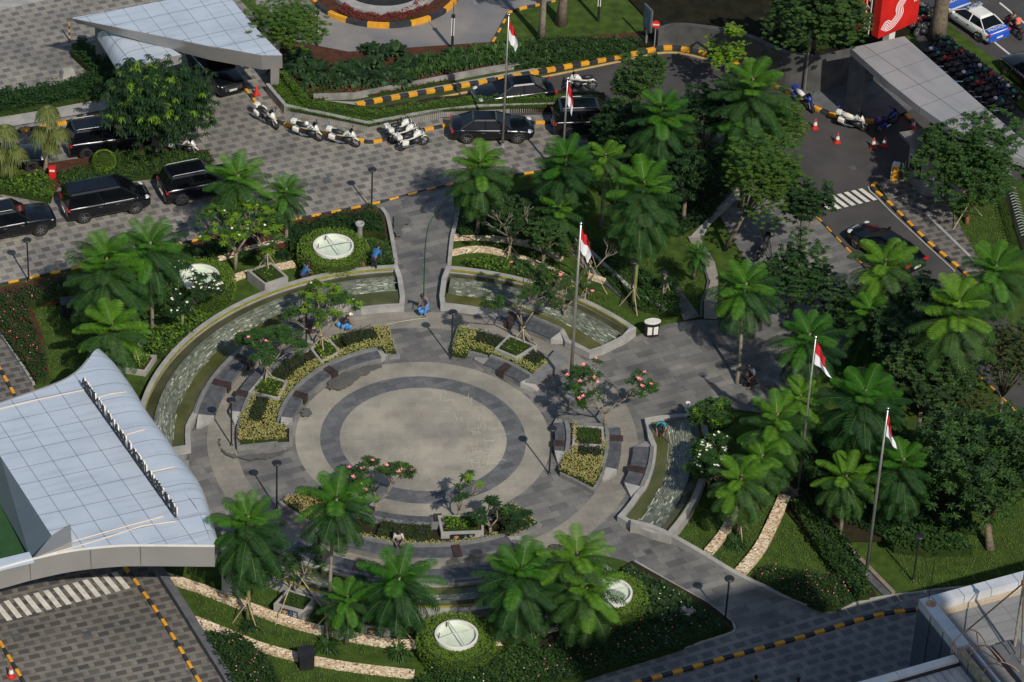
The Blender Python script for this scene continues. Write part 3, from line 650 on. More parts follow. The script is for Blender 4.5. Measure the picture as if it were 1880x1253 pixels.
shrub('yellow_shrubs', sector(7.8, 8.45, 108, 178), zb, .42, (f_yel, f_yel2), 'yellow shrub border along the upper left inner bench', group=gy)
shrub('yellow_shrubs', sector(7.2, 9.65, 178.8, 189), zb, .42, (f_yel2, f_yel), 'broad yellow shrub patch at the left end of the upper left bed', group=gy, mixr=.5)
shrub('yellow_shrubs', sector(7.3, 9.65, 104.6, 109.5), zb, .42, (f_yel2, f_yel), 'yellow shrubs at the walkway end of the upper left bed', group=gy, mixr=.5)
shrub('yellow_shrubs', sector(9.3, 9.65, 118, 132), zb, .4, (f_yel, f_mid), 'thin yellow shrub row above the upper left bed', group=gy)
shrub('yellow_shrubs', sector(9.25, 9.65, 160, 178), zb, .4, (f_yel, f_yel2), 'narrow yellow shrub strip beside the left outer bench', group=gy)
shrub('purple_shrubs', sector(8.5, 9.25, 163, 178), zb, .46, (f_purp, f_dark), 'dark purple shrubs near the left end of the upper left bed', group='dark shrubs of the court')
shrub('purple_shrubs', sector(8.5, 9.5, 138, 152), zb, .46, (f_purp, f_dark), 'dark shrubs between the two left planter boxes', group='dark shrubs of the court')
shrub('purple_shrubs', sector(8.45, 9.55, 110, 122), zb, .5, (f_purp, f_dark), 'dark rounded shrubs near the north end of the upper left bed', group='dark shrubs of the court')
shrub('yellow_shrubs', sector(7.9, 8.5, 45, 74), zb, .42, (f_yel, f_lime), 'yellow green border along the upper right inner bench', group=gy)
shrub('yellow_shrubs', sector(7.3, 9.65, 74.5, 81.2), zb, .42, (f_yel, f_lime), 'yellow green shrubs at the walkway end of the upper right bed', group=gy)
shrub('yellow_shrubs', sector(8.5, 9.6, 45.2, 48, 1, 0), zb, .42, (f_yel, f_lime), 'yellow green shrubs at the flagpole end of the upper right bed', group=gy)
shrub('purple_shrubs', sector(8.55, 9.55, 64, 74.3), zb, .46, (f_purp, f_dark), 'dark purple shrubs left of the upper right planter box', group='dark shrubs of the court')
shrub('purple_shrubs', sector(8.55, 9.5, 49, 56), zb, .46, (f_purp, f_dark), 'dark purple shrubs right of the upper right planter box', group='dark shrubs of the court')
shrub('yellow_shrubs', sector(7.5, 9.65, -19, -8.5, -3, 0), zb, .45, (f_yel2, f_yel), 'broad orange tipped shrub patch at the lower end of the right bed', group=gy, mixr=.5)
shrub('yellow_shrubs', sector(7.85, 8.15, -8.3, 11.5), zb, .42, (f_yel2, f_yel), 'thin yellow border behind the right inner bench', group=gy)
shrub('yellow_shrubs', sector(9.35, 9.65, -8.3, 4), zb, .42, (f_yel, f_yel2), 'thin yellow border before the right outer bench', group=gy)
shrub('purple_shrubs', sector(8.2, 9.3, -8.3, 0), zb, .46, (f_purp, f_purp), 'dark purple shrubs below the right planter box', group='dark shrubs of the court')
shrub('yellow_shrubs', sector(8.95, 9.25, -118, -60), zb, .42, (f_yel, f_yel2), 'long yellow border above the lower outer bench', group=gy)
shrub('yellow_shrubs', sector(7.7, 9.25, -138, -124), zb, .42, (f_yel2, f_red), 'reddish shrub patch at the lower left end of the foot bed', group=gy)
shrub('yellow_shrubs', sector(7.3, 9.25, -59, -48), zb, .42, (f_yel2, f_yel), 'orange tipped shrubs at the right end of the foot bed', group=gy, mixr=.4)
shrub('purple_shrubs', sector(7.65, 8.9, -103, -84), zb, .6, (f_purp, f_purp), 'large dark purple shrub block at the foot of the court', dens=220, group='dark shrubs of the court')
# square planter boxes
def planterbox(label, px, h=.62, z0=0.0, plants=f_lime, soil=m_soil, dens=60, plab=None, plaque=None, ph=.3, extra=True):
    P = [W(x, y, h) for x, y in px]; o = sum(P, Vector()) / 4; o.z = 0
    root = empty('planter_box', o, 0, label, 'planter', 'square concrete planter boxes')
    P = [Vector((p.x - o.x, p.y - o.y, 0)) for p in P]; mb = MB(); mb.ribbon(P + [P[0]], .13, z0, h); mb.build('box_wall', m_conc, root)
    mb = MB(); mb.prism(P, z0, h - .1); mb.build('soil', soil, root)
    if dens:
        Q = [Vector((o.x + p.x * .8, o.y + p.y * .8, 0)) for p in P]
        shrub('box_plants', Q, h - .1, ph, (plants, f_mid), plab or ('leafy plants in the ' + label), 'plants', dens=dens, ls=.15, group='plants in the planter boxes')
    if plaque is not None:
        a, b = (P[plaque[0]], P[plaque[1]]); d = (b - a); L = d.length; d.normalize(); nn = Vector((d.y, -d.x, 0))
        if nn.y > 0: nn = -nn
        if d.x < 0: d = -d
        c = (a + b) / 2 + nn * .085; rz = math.atan2(d.y, d.x)
        pe = bpy.data.objects.new('sign_panel', None); C.objects.link(pe); pe.parent = root; pe.location = (c.x, c.y, h * .52); pe.rotation_euler.z = rz
        CH_MAP.setdefault(root.name, []).append(pe); pw_, phh = L * .62, h * .62
        mb = MB(); mb.box((0, 0, 0), (pw_, .03, phh)); mb.build('backing_board', m_navyd, pe)
        mb = MB()   # golden bird crest: spread wings over a pale scroll
        for s in (-1, 1):
            for k in range(5):
                t = R(20 + k * 22); ax = -pw_ * .24
                p0 = (ax, 0, -.02); p1 = (ax + s * math.cos(t) * phh * .42, 0, math.sin(t) * phh * .36 - .01); p2 = (ax + s * math.cos(t + .3) * phh * .36, 0, math.sin(t + .3) * phh * .32 - .01)
                mb.add([(p0[0], -.02, p0[2]), (p1[0], -.02, p1[2]), (p2[0], -.02, p2[2])], [(0, 1, 2)], 0)
        mb.box((-pw_ * .24, -.018, -.02), (.1, .012, .14), 0, 0)
        for k in range(6):
            t = R(205 + k * 22); t2 = t + R(22); rr1, rr2 = phh * .33, phh * .42; ax = -pw_ * .24
            mb.add([(ax + rr1 * math.cos(t), -.021, rr1 * math.sin(t)), (ax + rr2 * math.cos(t), -.021, rr2 * math.sin(t)), (ax + rr2 * math.cos(t2), -.021, rr2 * math.sin(t2)), (ax + rr1 * math.cos(t2), -.021, rr1 * math.sin(t2))], [(0, 1, 2, 3)], 1)
        mb.build('crest', [m_gold, m_white], pe)
        for ch, x, z, mt in (('B', .12, .21, m_teal), ('U', .34, .21, m_wht), ('M', .12, -.21, m_teal), ('N', .34, -.21, m_wht)):
            text(ch, phh * .52, (pw_ * x, -.022, phh * z), (math.pi / 2, 0, 0), mt, pe, 'letter')
    return root
m_navyd = M('navy_board', (.012, .016, .03), (.02, .024, .04), 2, .4); m_gold = M('gold_crest', (.45, .25, .09), (.55, .33, .14), 5, .4); m_teal = M('teal_letter', (.03, .16, .22), (.04, .2, .27), 3, .5)
planterbox('planter box in the upper right bed under the bare branched frangipani', [(935, 616), (982, 635), (948, 656), (911, 640)], .7, dens=25)
planterbox('planter box in the left bed under the pink flowered frangipani', [(485, 688), (526, 701), (511, 731), (459, 719)], .6)
planterbox('planter box with lime plants in the upper left bed', [(572, 640), (602, 622), (624, 645), (590, 664)], .55, dens=110)
planterbox('planter box in the right bed beneath crossed stakes', [(1055, 782), (1106, 785), (1108, 818), (1053, 815)], .55, plants=f_mid)
planterbox('planter box on the pool rim with a staked frangipani', [(457, 497), (498, 483), (526, 508), (487, 521)], .7, dens=30)
planterbox('lettered planter box at the foot of the court', [(806, 948), (886, 946), (886, 975), (812, 978)], .6, dens=120, plaque=(2, 3))
planterbox('leftmost lettered planter box on the lower lawn', [(506, 1108), (558, 1122), (576, 1098), (529, 1084)], .7, dens=70, plants=f_mid, plaque=(0, 1))
planterbox('middle lettered planter box beside the pebble strip', [(666, 1147), (714, 1154), (722, 1134), (672, 1126)], .7, dens=110, plaque=(0, 1))
planterbox('lettered planter box right of the round skylight hedge', [(950, 1143), (1004, 1132), (1003, 1108), (950, 1116)], .7, dens=90, plaque=(0, 1))
planterbox('low planter with lime ground plants beside the canopy corner', [(225, 650), (285, 653), (266, 681), (214, 673)], .35, dens=140)
# court flagpole plinth
pp = PT([(1024, 722), (1050, 708), (1078, 728), (1045, 750)]); mb = MB(); mb.prism(pp, 0, .42)
tag(mb.build('stone_plinth', m_gran2, bevel=.02), 'grey stone plinth at the foot of the tall court flagpole', 'plinth')

mb = MB(); mb.prism(PT([(965, 700), (985, 700), (1045, 655), (1022, 640)], .5), 0, .5); tag(mb.build('granite_end_wall', m_gran2, bevel=.01), 'straight granite end wall of the upper right bed facing the flagpole', 'wall')
sheet('wall_foot_paving', PT([(1425, 160), (1470, 166), (1502, 169), (1600, 150), (1680, 205), (1640, 220), (1599, 224), (1530, 213), (1502, 202)]), m_cdark)  # dark concrete colour stands in for the shade on this paving

m_wetp = M('wet_stone_floor', (.085, .082, .075), (.11, .105, .095), 2, .3, .1, 30)
def wet(px): sheet('wet_patch', [p + Vector((U(-.09, .09), U(-.09, .09), 0)) for p in smoothline(PT(px), 7, True)], m_wetp)
wet([(612, 700), (640, 688), (690, 676), (700, 680), (668, 696), (640, 716), (618, 722), (600, 718)])
wet([(404, 812), (412, 832), (440, 842), (500, 838), (528, 834), (500, 846), (450, 850), (408, 836)]); wet([(556, 760), (566, 756), (574, 764), (564, 772), (554, 768)]); wet([(724, 404), (750, 408), (752, 416), (736, 422), (740, 436), (726, 438)])
wet([(640, 1075), (650, 1072), (655, 1080), (644, 1083)])
mb = MB(); cm = M('pale_joint', (.42, .40, .34), (.36, .34, .29), 4)
for k in range(85):
    r = U(2.4, 4.2); a = U(-40, 25) if rnd() < .75 else U(20, 80); p = pol(r, a); t = random.choice((.12, .12 + math.pi / 2)) + U(-.25, .25); q = p + Vector((math.cos(t), math.sin(t), 0)) * U(.3, .6); mb.ribbon([p, q], .022, ZCC - .01, ZCC + .004)
tag(mb.build('repointed_joints', cm), kind='structure')
for (x, y, nm) in ((745, 372, 'plaza_walk'), (770, 470, 'plaza_walk'), (452, 872, 'plaza_walk'), (1120, 690, 'plaza_walk'), (1190, 1015, 'plaza_walk'), (1290, 690, 'plaza_walk'), (600, 330, 'forecourt_paving'), (330, 410, 'forecourt_paving'), (860, 300, 'forecourt_paving'), (160, 1165, 'south_drive_paving'), (30, 1170, 'south_drive_paving'), (1450, 1210, 'south_east_drive'), (1565, 310, 'ramp_road')):
    p = W(x, y); mb = MB(); mb.box((p.x, p.y, ZZ[nm] + .002), (.42, .42, .012), DRV); tag(mb.build('drain_cover', m_gran), kind='structure')
# ================================================================ vegetation
def frond(lv, base, az, el, L, arch, pl, m, tw=0.0, np_=27):
    """one feather frond: arching rib with paired leaflets"""
    h = Vector((math.cos(az), math.sin(az), 0)); s = Vector((-math.sin(az), math.cos(az), 0)); p = base.copy(); e = el; rib = [p.copy()]; K = np_
    for i in range(K):
        t = (i + 1) / K; d = (h * math.cos(e) + Vector((0, 0, 1)) * math.sin(e)); p = p + d * (L / K); rib.append(p.copy()); e -= arch / K
    for i in range(2, K + 1):
        t = i / K; d = (rib[i] - rib[i - 1]).normalized(); up = s.cross(d); up = up if up.z > 0 else -up
        ln = pl * min(1, (t / .15)) ** .5 * (1.0 if t < .75 else max(.38, 1 - ((t - .75) / .25) ** 2 * .65))
        wv = L / K * 1.02
        for sg in (-1, 1):
            dd = (s * sg + d * (.30 + .5 * max(0, t - .7)) - up * U(.10, .30)).normalized()
            b = len(lv.v); q = rib[i]; a = q + dd * ln * .55; tip = q + dd * ln - up * ln * .12
            lv.v += [tuple(q - d * wv * .3), tuple(q + d * wv * .3), tuple(a + d * wv * .40), tuple(tip), tuple(a - d * wv * .36)]
            lv.f.append((b, b + 1, b + 2, b + 3, b + 4)); lv.m.append(m)
    b = len(lv.v)
    for i, q in enumerate(rib):
        r = .018 * (1 - .8 * i / K); lv.v += [tuple(q + s * r + Vector((0, 0, .006))), tuple(q - s * r + Vector((0, 0, .006)))]
    for i in range(K): lv.f.append((b + 2 * i, b + 2 * i + 1, b + 2 * i + 3, b + 2 * i + 2)); lv.m.append(2)
m_rib = M('frond_rib', (.06, .10, .02), (.09, .13, .03), 3, .6)
def fern_crown(i):
    lv = Leaves(); ht = (2.4, 3.2, 1.5, 2.8)[i % 4]; n = (58, 70, 40, 50)[i % 4]; ph = U(0, 6)
    for k in range(n):
        t = k / (n - 1); az = ph + k * 2.39996 + U(-.15, .15); el = R(62) * (1 - t) ** 1.6 + R(4) - R(22) * t; L = (1.15 + .75 * min(1, t * 3)) * U(.88, 1.1) * (1 - .10 * t)
        frond(lv, Vector((math.cos(az) * .06, math.sin(az) * .06, -t * ht)), az, el + U(-.1, .1), L, R(40) + R(34) * t + U(-.1, .2), .40 * U(.9, 1.1), 1 if k < 8 or (k < 22 and rnd() < .3) else 0)
    me = lv.mesh('crown'); 
    for mm in (f_fern, f_fernt, m_rib): me.materials.append(mm)
    return me
FC = [fern_crown(i) for i in range(4)]
def attach(name, me, parent, loc=(0, 0, 0), rz=0, sc=(1, 1, 1)):
    o = bpy.data.objects.new(name, me); C.objects.link(o); o.parent = parent; o.location = loc; o.rotation_euler.z = rz; o.scale = sc
    CH_MAP.setdefault(parent.name, []).append(o); return o
def trunk(parent, h, r, mat, lean=(0, 0), name='trunk', r1=None):
    mb = MB(); r1 = r1 or r * .6; pts = []; rs = []
    for i in range(7):
        t = i / 6; pts.append((lean[0] * t + .04 * math.sin(t * 7), lean[1] * t + .03 * math.cos(t * 5), h * t)); rs.append(r * (1.35 if i == 0 else 1) + (r1 - r) * t)
    mb.tube(pts, rs, 9); return mb.build(name, mat, parent, smooth=True)
GRF = 'feathery tree ferns and fern like palms'
def fern(x, y, z, s, v, label, base=None, sz=1.0):
    top = W(x, y, z); b = top.copy(); b.z = 0
    if base is not None: b = W(*base)
    root = empty('tree_fern', b, 0, label, 'tree', GRF)
    lean = (top.x - b.x, top.y - b.y); trunk(root, z - .15, .11, m_greenbark if v % 2 else m_palebark, lean)
    attach('crown', FC[v % 4], root, (lean[0], lean[1], z - .2), U(0, 6), (s * 1.17, s * 1.17, s * 1.05 * sz)); return root
FST = []
ferns = [
 (882, 290, 5.4, .95, 0, 'tree fern just right of the north walkway, beneath the leftmost flagpole'),
 (1040, 280, 6.2, .95, 1, 'tree fern under the second flagpole from the left, beside the black SUV'),
 (1183, 325, 7.6, 1.08, 1, 'tall bright tree fern at the middle of the east lawn with long hanging tiers', (1161, 566)),
 (1216, 190, 7.0, .95, 1, 'bright tree fern between the two dark leafy trees below the ramp bend'),
 (1383, 140, 9.0, 1.1, 1, 'tallest tree fern near the top, in front of the curved concrete wall'),
 (1375, 205, 6.6, 1.05, 3, 'tree fern crown tucked below the tallest fern near the curved wall'),
 (1112, 278, 5.2, .7, 2, 'small tree fern behind the one under the second flagpole'),
 (1028, 372, 3.8, .75, 0, 'short shaded tree fern below the flagpole fern on the east lawn'),
 (1370, 515, 5.4, 1.0, 2, 'tree fern with a thin green trunk standing on the east plaza', (1353, 706)),
 (1487, 608, 5.6, 1.0, 2, 'tree fern beside the waving flag on the right plaza edge'),
 (1590, 712, 6.2, 1.15, 0, 'large tree fern right of the second right flagpole'),
 (1428, 755, 5.2, 1.0, 3, 'tree fern left of the right lawn flagpole shaft'),
 (1362, 868, 4.6, .9, 2, 'low tree fern at the top of the right pebble strip', (1355, 985)),
 (1762, 545, 9.0, 1.15, 1, 'tall tree fern with green trunk beside the right street', (1727, 815)),
 (1830, 480, 9.2, 1.0, 2, 'bright topped tree fern nearest the right fence', (1757, 800)),
 (1627, 472, 6.2, 1.05, 2, 'tree fern hanging over the black car on the entrance road'),
 (1600, 560, 5.0, .8, 3, 'dull tree fern below the one over the black car'),
 (195, 462, 6.6, 1.12, 1, 'large tree fern on the left lawn, left one of the pair'),
 (275, 440, 6.3, 1.1, 2, 'large tree fern on the left lawn, right one of the pair'),
 (437, 315, 5.2, 1.0, 2, 'tree fern in front of the black SUV above the left garden'),
 (525, 342, 4.0, .7, 2, 'small yellow green tree fern right of the SUV on the forecourt'),
 (205, 588, 4.6, 1.0, 2, 'tree fern above the curved canopy corner'),
 (455, 942, 6.2, 1.0, 3, 'bright tree fern at the tip of the big canopy', (455, 1142)),
 (618, 905, 8.3, 1.0, 2, 'tall slender tree fern at the lower left of the court', (598, 1168)),
 (733, 1050, 4.6, 1.08, 2, 'tree fern standing before the lower pool', (731, 1182)),
 (958, 1035, 5.0, 1.1, 0, 'broad tree fern left of the half hidden skylight', (945, 1170)),
 (1060, 1010, 5.6, 1.0, 2, 'tree fern reaching toward the lower right walkway'),
 (1078, 1070, 4.6, 1.0, 2, 'tree fern overhanging the half hidden skylight'),
 (637, 1090, 3.2, .72, 2, 'small low tree fern between two tall trunks on the lower lawn'),
 (1660, 838, 5.0, .9, 0, 'tree fern behind the rightmost flagpole', (1630, 955)),
 (1556, 862, 4.4, .85, 2, 'tree fern left of the rightmost flagpole'),
 (1470, 720, 5.0, .8, 3, 'tree fern beside the white flag shaft on the right lawn'),
 (1283, 455, 3.4, .42, 2, 'tiny tree fern on the leaf shaped lawn between the garden paths', (1270, 512)),
 (1400, 830, 3.8, .8, 2, 'tree fern between the white flowered frangipani and the flagpole'),
]
for f in ferns:
    r_ = fern(*f[:6], base=f[6] if len(f) > 6 else None)
    if 'tip of the big canopy' in f[5] or 'tall slender' in f[5] or 'standing before the lower' in f[5] or 'hanging tiers' in f[5] or 'right pebble' in f[5]: FST.append(r_)

def add_stakes(root, n, r, h, ph=0.3):
    for k in range(n):
        a = ph + 2 * math.pi * k / n; mb = MB(); mb.tube([(r * math.cos(a), r * math.sin(a), 0), (-.12 * math.cos(a), -.12 * math.sin(a), h)], .028, 6); mb.build('stake', m_bamboo, root)
for r_ in FST: add_stakes(r_, 3, .75, 1.5, U(0, 2))
def whorl(lv, p, n, L, w_, droop, up, m=0, seg=1):
    ph = U(0, 6)
    for k in range(n):
        a = ph + k * 2.39996; d = Vector((math.cos(a), math.sin(a), up * U(.2, 1.4))).normalized(); lv.leaf(p, d, L * U(.75, 1.1), w_ * U(.8, 1.15), droop * U(.6, 1.3), m, seg)
def crown_mesh(rx, ry, rz, blobs, n, per, L, w_, droop, up, mats, seg=1, mix=.2, ragged=.25, fl=0, fm=None, core=True):
    lv = Leaves(); bl = []
    for k in range(blobs):
        a = k * 2.39996 + U(-.3, .3); e = U(-.5, .95); q = U(.35, .72); bl.append((Vector((rx * q * math.cos(a) * math.cos(e), ry * q * math.sin(a) * math.cos(e), rz * q * math.sin(e) * 1.1)), U(.32, .5)))
    n = int(n * 2.1)
    for k in range(n):
        c, q = bl[k % blobs]; d = rdir(.25, 1.0); s = q * (1 + U(-ragged, ragged)); p = c + Vector((d.x * rx * s, d.y * ry * s, d.z * rz * s))
        whorl(lv, p, per, L, w_, droop, up, 1 if rnd() < mix * (1 if d.z > .1 else .4) else 0, seg)
    for k in range(fl):
        c, q = bl[k % blobs]; d = rdir(.5, .9); p = c + Vector((d.x * rx * q, d.y * ry * q, d.z * rz * q)) * 1.05
        whorl(lv, p, 5, .11, .08, 0, .8, 2)
    me = lv.mesh('crown')
    for mm in list(mats) + ([mats[-1]] * (2 - len(mats))) + [fm or mats[0]]: me.materials.append(mm)
    return me, bl
def tree(name, x, y, z, rx, rz, label, blobs=8, n=260, per=9, L=.28, w_=.09, droop=.25, up=.4, mats=(f_mid, f_lime), seg=1, base=None, tr=.12, bark=None, mix=.2, ragged=.25, fl=0, fm=None, ry=None, group=None, stakes=None):
    top = W(x, y, z); b = W(*base) if base else Vector((top.x, top.y, 0)); root = empty(name, b, 0, label, 'tree', group)
    me, bl = crown_mesh(rx, ry or rx, rz, blobs, n, per, L, w_, droop, up, mats, seg, mix, ragged, fl, fm)
    off = Vector((top.x - b.x, top.y - b.y, z)); attach('crown', me, root, off)
    mb = MB(); fork = Vector((off.x * .5, off.y * .5, max(.5, (z - rz) * .9 + .2))); mb.tube([(0, 0, 0), tuple(fork * .5), tuple(fork)], [tr * 1.3, tr, tr * .8], 8)
    for c, q in bl: mb.tube([tuple(fork), tuple(fork.lerp(off + c, .5) + Vector((U(-.1, .1), U(-.1, .1), .1))), tuple(off + c)], [tr * .5, tr * .35, tr * .12], 5)
    mb.build('trunk', bark or m_bark, root, smooth=True)
    if stakes: add_stakes(root, *stakes)
    return root
def add_stakes(root, n, r, h, ph=0.3):
    for k in range(n):
        a = ph + 2 * math.pi * k / n; mb = MB(); mb.tube([(r * math.cos(a), r * math.sin(a), 0), (-.12 * math.cos(a), -.12 * math.sin(a), h)], .028, 6); mb.build('stake', m_bamboo, root)
# dense mango like tree among the cars
tree('mango_tree', 292, 188, 3.5, 3.4, 2.5, 'big dense dark green tree with drooping leaves beside the parked SUV', 19, 760, 9, .36, .085, .6, .1, (f_dark, f_lime), seg=2, base=(288, 290), tr=.16, mix=.12, ragged=.4)
tree('scheffleras_tree'.replace('scheffleras', 'schefflera'), 1785, 292, 3.8, 3.3, 2.3, 'large umbrella leaved tree over the gate booth with two stakes', 14, 560, 9, .34, .11, .3, .5, (f_mid, f_mid), base=(1775, 412), mix=.1, bark=M('orange_bark', (.25, .12, .05), (.15, .08, .04), 5), stakes=(2, 1.3, 1.7, 3.9))
tree('schefflera_tree', 1815, 850, 4.4, 3.5, 3.2, 'huge umbrella leaved tree at the lower right beside the fern trunks', 14, 620, 9, .40, .11, .35, .5, (f_mid, f_dark), base=(1818, 1010), tr=.2, mix=.4)
tree('schefflera_tree', 1170, 150, 5.4, 1.75, 2.0, 'narrow whorl leaved tree covering the striped kerb bend', 8, 200, 9, .34, .10, .3, .5, (f_mid, f_dark), mix=.4, ry=1.6)
tree('schefflera_tree', 1150, 235, 3.6, 1.9, 2.2, 'dark whorl leaved tree hiding the black SUV', 8, 210, 9, .32, .10, .3, .5, (f_dark, f_mid), mix=.3)
tree('laurel_tree', 1262, 320, 3.6, 1.8, 2.0, 'dark glossy tree right of the tall bright tree fern', 8, 260, 9, .28, .09, .4, .3, (f_dark, f_mid), mix=.3, seg=1)
tree('laurel_tree', 1295, 215, 4.8, 2.1, 2.4, 'dark tree filling the gap between two tree ferns', 9, 300, 8, .26, .10, .3, .3, (f_dark, f_mid), mix=.2)
tree('lacy_tree', 1400, 330, 5.6, 2.4, 2.8, 'large light green lacy tree above the shaded path', 14, 700, 8, .20, .07, .15, .3, (f_lace, f_mid), mix=.3, ragged=.45, base=(1330, 460))
tree('lacy_tree', 1432, 235, 5.0, 1.5, 2.3, 'feathery green tree right of the tallest tree fern', 9, 380, 8, .2, .07, .15, .3, (f_mid, f_lace), mix=.3, ragged=.4)
tree('lacy_tree', 520, 45, 4.6, 2.5, 1.5, 'spreading lacy tree behind the upper canopy', 14, 620, 8, .2, .07, .05, .2, (f_lace, f_mid), mix=.3, ragged=.5, base=(520, 92))
tree('young_tree', 1348, 62, 5.4, .62, .55, 'small bright sapling top above the ramp bend', 5, 60, 7, .2, .09, .1, .4, (f_lime, f_lace), mix=.3, ragged=.4, tr=.05, base=(1335, 112))
tree('young_tree', 1330, 98, 3.4, 1.4, .7, 'yellow green spreading sapling branches at the ramp bend', 9, 100, 7, .2, .09, .1, .4, (f_lime, f_lace), mix=.3, ragged=.7, tr=.05, base=(1330, 150))
tree('shade_tree', 1500, 25, 6.6, 3.1, 2.9, 'big round leaved tree left of the red totem sign', 12, 700, 9, .22, .12, .15, .3, (f_mid, f_dark), mix=.5, base=(1492, 110), tr=.16)
tree('shade_tree', 1700, 95, 2.4, .01, .01, 'x', 1, 1, 1) if False else None
tree('young_tree', 1480, 385, 4.4, 1.6, 1.8, 'upper of the two slender dark trees beside the entrance road', 8, 170, 9, .26, .10, .25, .4, (f_dark, f_mid), mix=.3, ragged=.4, tr=.06, base=(1455, 575))
tree('young_tree', 1460, 510, 3.1, 2.1, 2.2, 'lower of the two slender dark trees beside the entrance road', 9, 260, 9, .26, .10, .25, .4, (f_mid, f_dark), mix=.4, ragged=.4, tr=.06, base=(1443, 590))
tree('young_tree', 1562, 575, 3.2, 2.0, 1.8, 'dark bushy tree below the entrance road car', 8, 230, 9, .24, .10, .25, .4, (f_dark, f_mid), mix=.2, ragged=.4, tr=.06)
tree('shade_tree', 1700, 690, 4.4, 2.3, 2.4, 'dense dark tree between the large fern and the right trunks', 10, 420, 9, .24, .10, .3, .3, (f_dark, f_mid), mix=.15)
tree('shade_tree', 1650, 620, 4.2, 1.9, 1.8, 'dark tree above the large right tree fern', 9, 300, 9, .24, .10, .3, .3, (f_dark, f_mid), mix=.15)
tree('olive_tree', 1852, 655, 5.0, 2.2, 2.6, 'greyish olive tree at the right edge above the striped kerb', 10, 520, 8, .17, .06, .2, .3, (f_olive, f_dark), mix=.3, ragged=.4)
tree('olive_tree', 1790, 745, 2.8, 1.2, .8, 'thin olive shrub tree over the right sidewalk', 6, 120, 8, .17, .06, .2, .3, (f_olive, f_dark), mix=.3, ragged=.5)
tree('shade_tree', 1310, 770, 2.2, 1.2, 1.0, 'leafy shrub tree left of the two standing people', 7, 170, 9, .3, .08, .2, .5, (f_mid, f_lime), mix=.1)
tree('laurel_tree', 940, 400, 2.2, 1.5, 1.1, 'dark leafy bush tree right of the north walkway', 8, 180, 9, .26, .09, .2, .4, (f_dark, f_mid), mix=.2)

def frangi(x, y, label, h=2.6, spread=1.3, tips=40, L=.30, mats=(f_mid, f_lime), fl=0, fm=None, base=None, stakes=None, mix=.2, per=14, tr=.09, dead=.0, lvl=3):
    b = Vector((W(x, y, h * .8).x, W(x, y, h * .8).y, 0)) if base is None else W(*base)
    root = empty('frangipani_tree', b, 0, label, 'tree', 'frangipani trees'); mb = MB(); lv = Leaves(); ends = []
    fork = Vector((U(-.05, .05), U(-.05, .05), h * .28)); mb.tube([(0, 0, 0), tuple(fork)], [tr, tr * .8], 8)
    def grow(p, d, ln, r, k):
        q = p + d * ln; mid = p.lerp(q, .5) + Vector((U(-.05, .05), U(-.05, .05), 0)); mb.tube([tuple(p), tuple(mid), tuple(q)], [r, r * .85, r * .7], 6)
        if k == 0: ends.append(q); return
        for j in range(3 if rnd() < .7 else 2):
            a = U(0, 2 * math.pi); nd = (d + Vector((math.cos(a), math.sin(a), .25)) * U(.6, .95)).normalized(); grow(q, nd, ln * U(.66, .88), r * .68, k - 1)
    for j in range(3):
        a = j * 2.1 + U(-.3, .3); grow(fork, Vector((math.cos(a) * spread / h * 1.3, math.sin(a) * spread / h * 1.3, 1)).normalized(), h * (.27 if lvl < 5 else .235), tr * .6, lvl - 1)
    random.shuffle(ends)
    for q in ends[:tips] if len(ends) > tips else ends:
        if rnd() < dead: continue
        whorl(lv, q, per, L * 1.3, L * .27, .3, .5, 1 if rnd() < mix else 0, 2)
    for k in range(fl):
        q = random.choice(ends) + Vector((U(-.08, .08), U(-.08, .08), .12)); whorl(lv, q, 6, .17 if fm is f_pink else .10, .11 if fm is f_pink else .09, 0, .8, 2)
    me = lv.mesh('crown')
    for mm in (mats[0], mats[1], fm or mats[0]): me.materials.append(mm)
    attach('crown', me, root); mb.build('trunk', m_palebark, root, smooth=True)
    if stakes: add_stakes(root, *stakes)
    return root
frangi(490, 405, 'full yellow green frangipani on the rim of the upper left garden', 4.4, 2.2, 150, .28, (f_mid, f_lime), 10, f_wf, base=(432, 498), mix=.4, tr=.12, lvl=5)
frangi(480, 420, 'frangipani with stakes in the planter box on the pool rim', 3.4, 1.6, 50, .32, (f_mid, f_lime), 4, f_wf, base=(490, 506), stakes=(4, .8, 1.8), mix=.3, lvl=4)
frangi(495, 640, 'dense frangipani with two pink flowers in the left planter box', 3.6, 1.5, 150, .28, (f_mid, f_mid), 4, f_pink, base=(490, 712), stakes=(3, .7, 1.4), lvl=5)
frangi(588, 565, 'frangipani with three pale stakes in the upper left court bed', 3.8, 2.3, 110, .27, (f_mid, f_lime), 3, f_wf, base=(590, 650), stakes=(4, 1.0, 1.3), mix=.35, lvl=5)
frangi(985, 500, 'open branched frangipani in the upper right court bed with stakes', 5.2, 2.0, 110, .27, (f_mid, f_olive), 3, f_pink, base=(958, 640), stakes=(4, .9, 1.5), mix=.3, dead=.15, lvl=5)
frangi(920, 400, 'nearly bare pale branched tree right of the north walkway', 3.6, 1.4, 40, .22, (f_dark, f_mid), 0, base=(935, 478), dead=.55, stakes=(3, .7, 1.2), lvl=4)
frangi(1145, 730, 'sparse frangipani with many pink flowers right of the court', 3.9, 2.8, 120, .25, (f_mid, f_lace), 20, f_pink, base=(1110, 790), mix=.3, dead=.12, per=11, lvl=5)
frangi(665, 850, 'round frangipani with pink flowers over the lower left of the court', 3.6, 2.4, 120, .27, (f_dark, f_mid), 14, f_pink, base=(690, 950), mix=.4, dead=.1, lvl=5)
frangi(858, 870, 'thin young frangipani in the lettered box at the foot of the court', 3.1, .8, 12, .30, (f_mid, f_lime), 0, base=(843, 962), mix=.5, dead=.1, lvl=3)
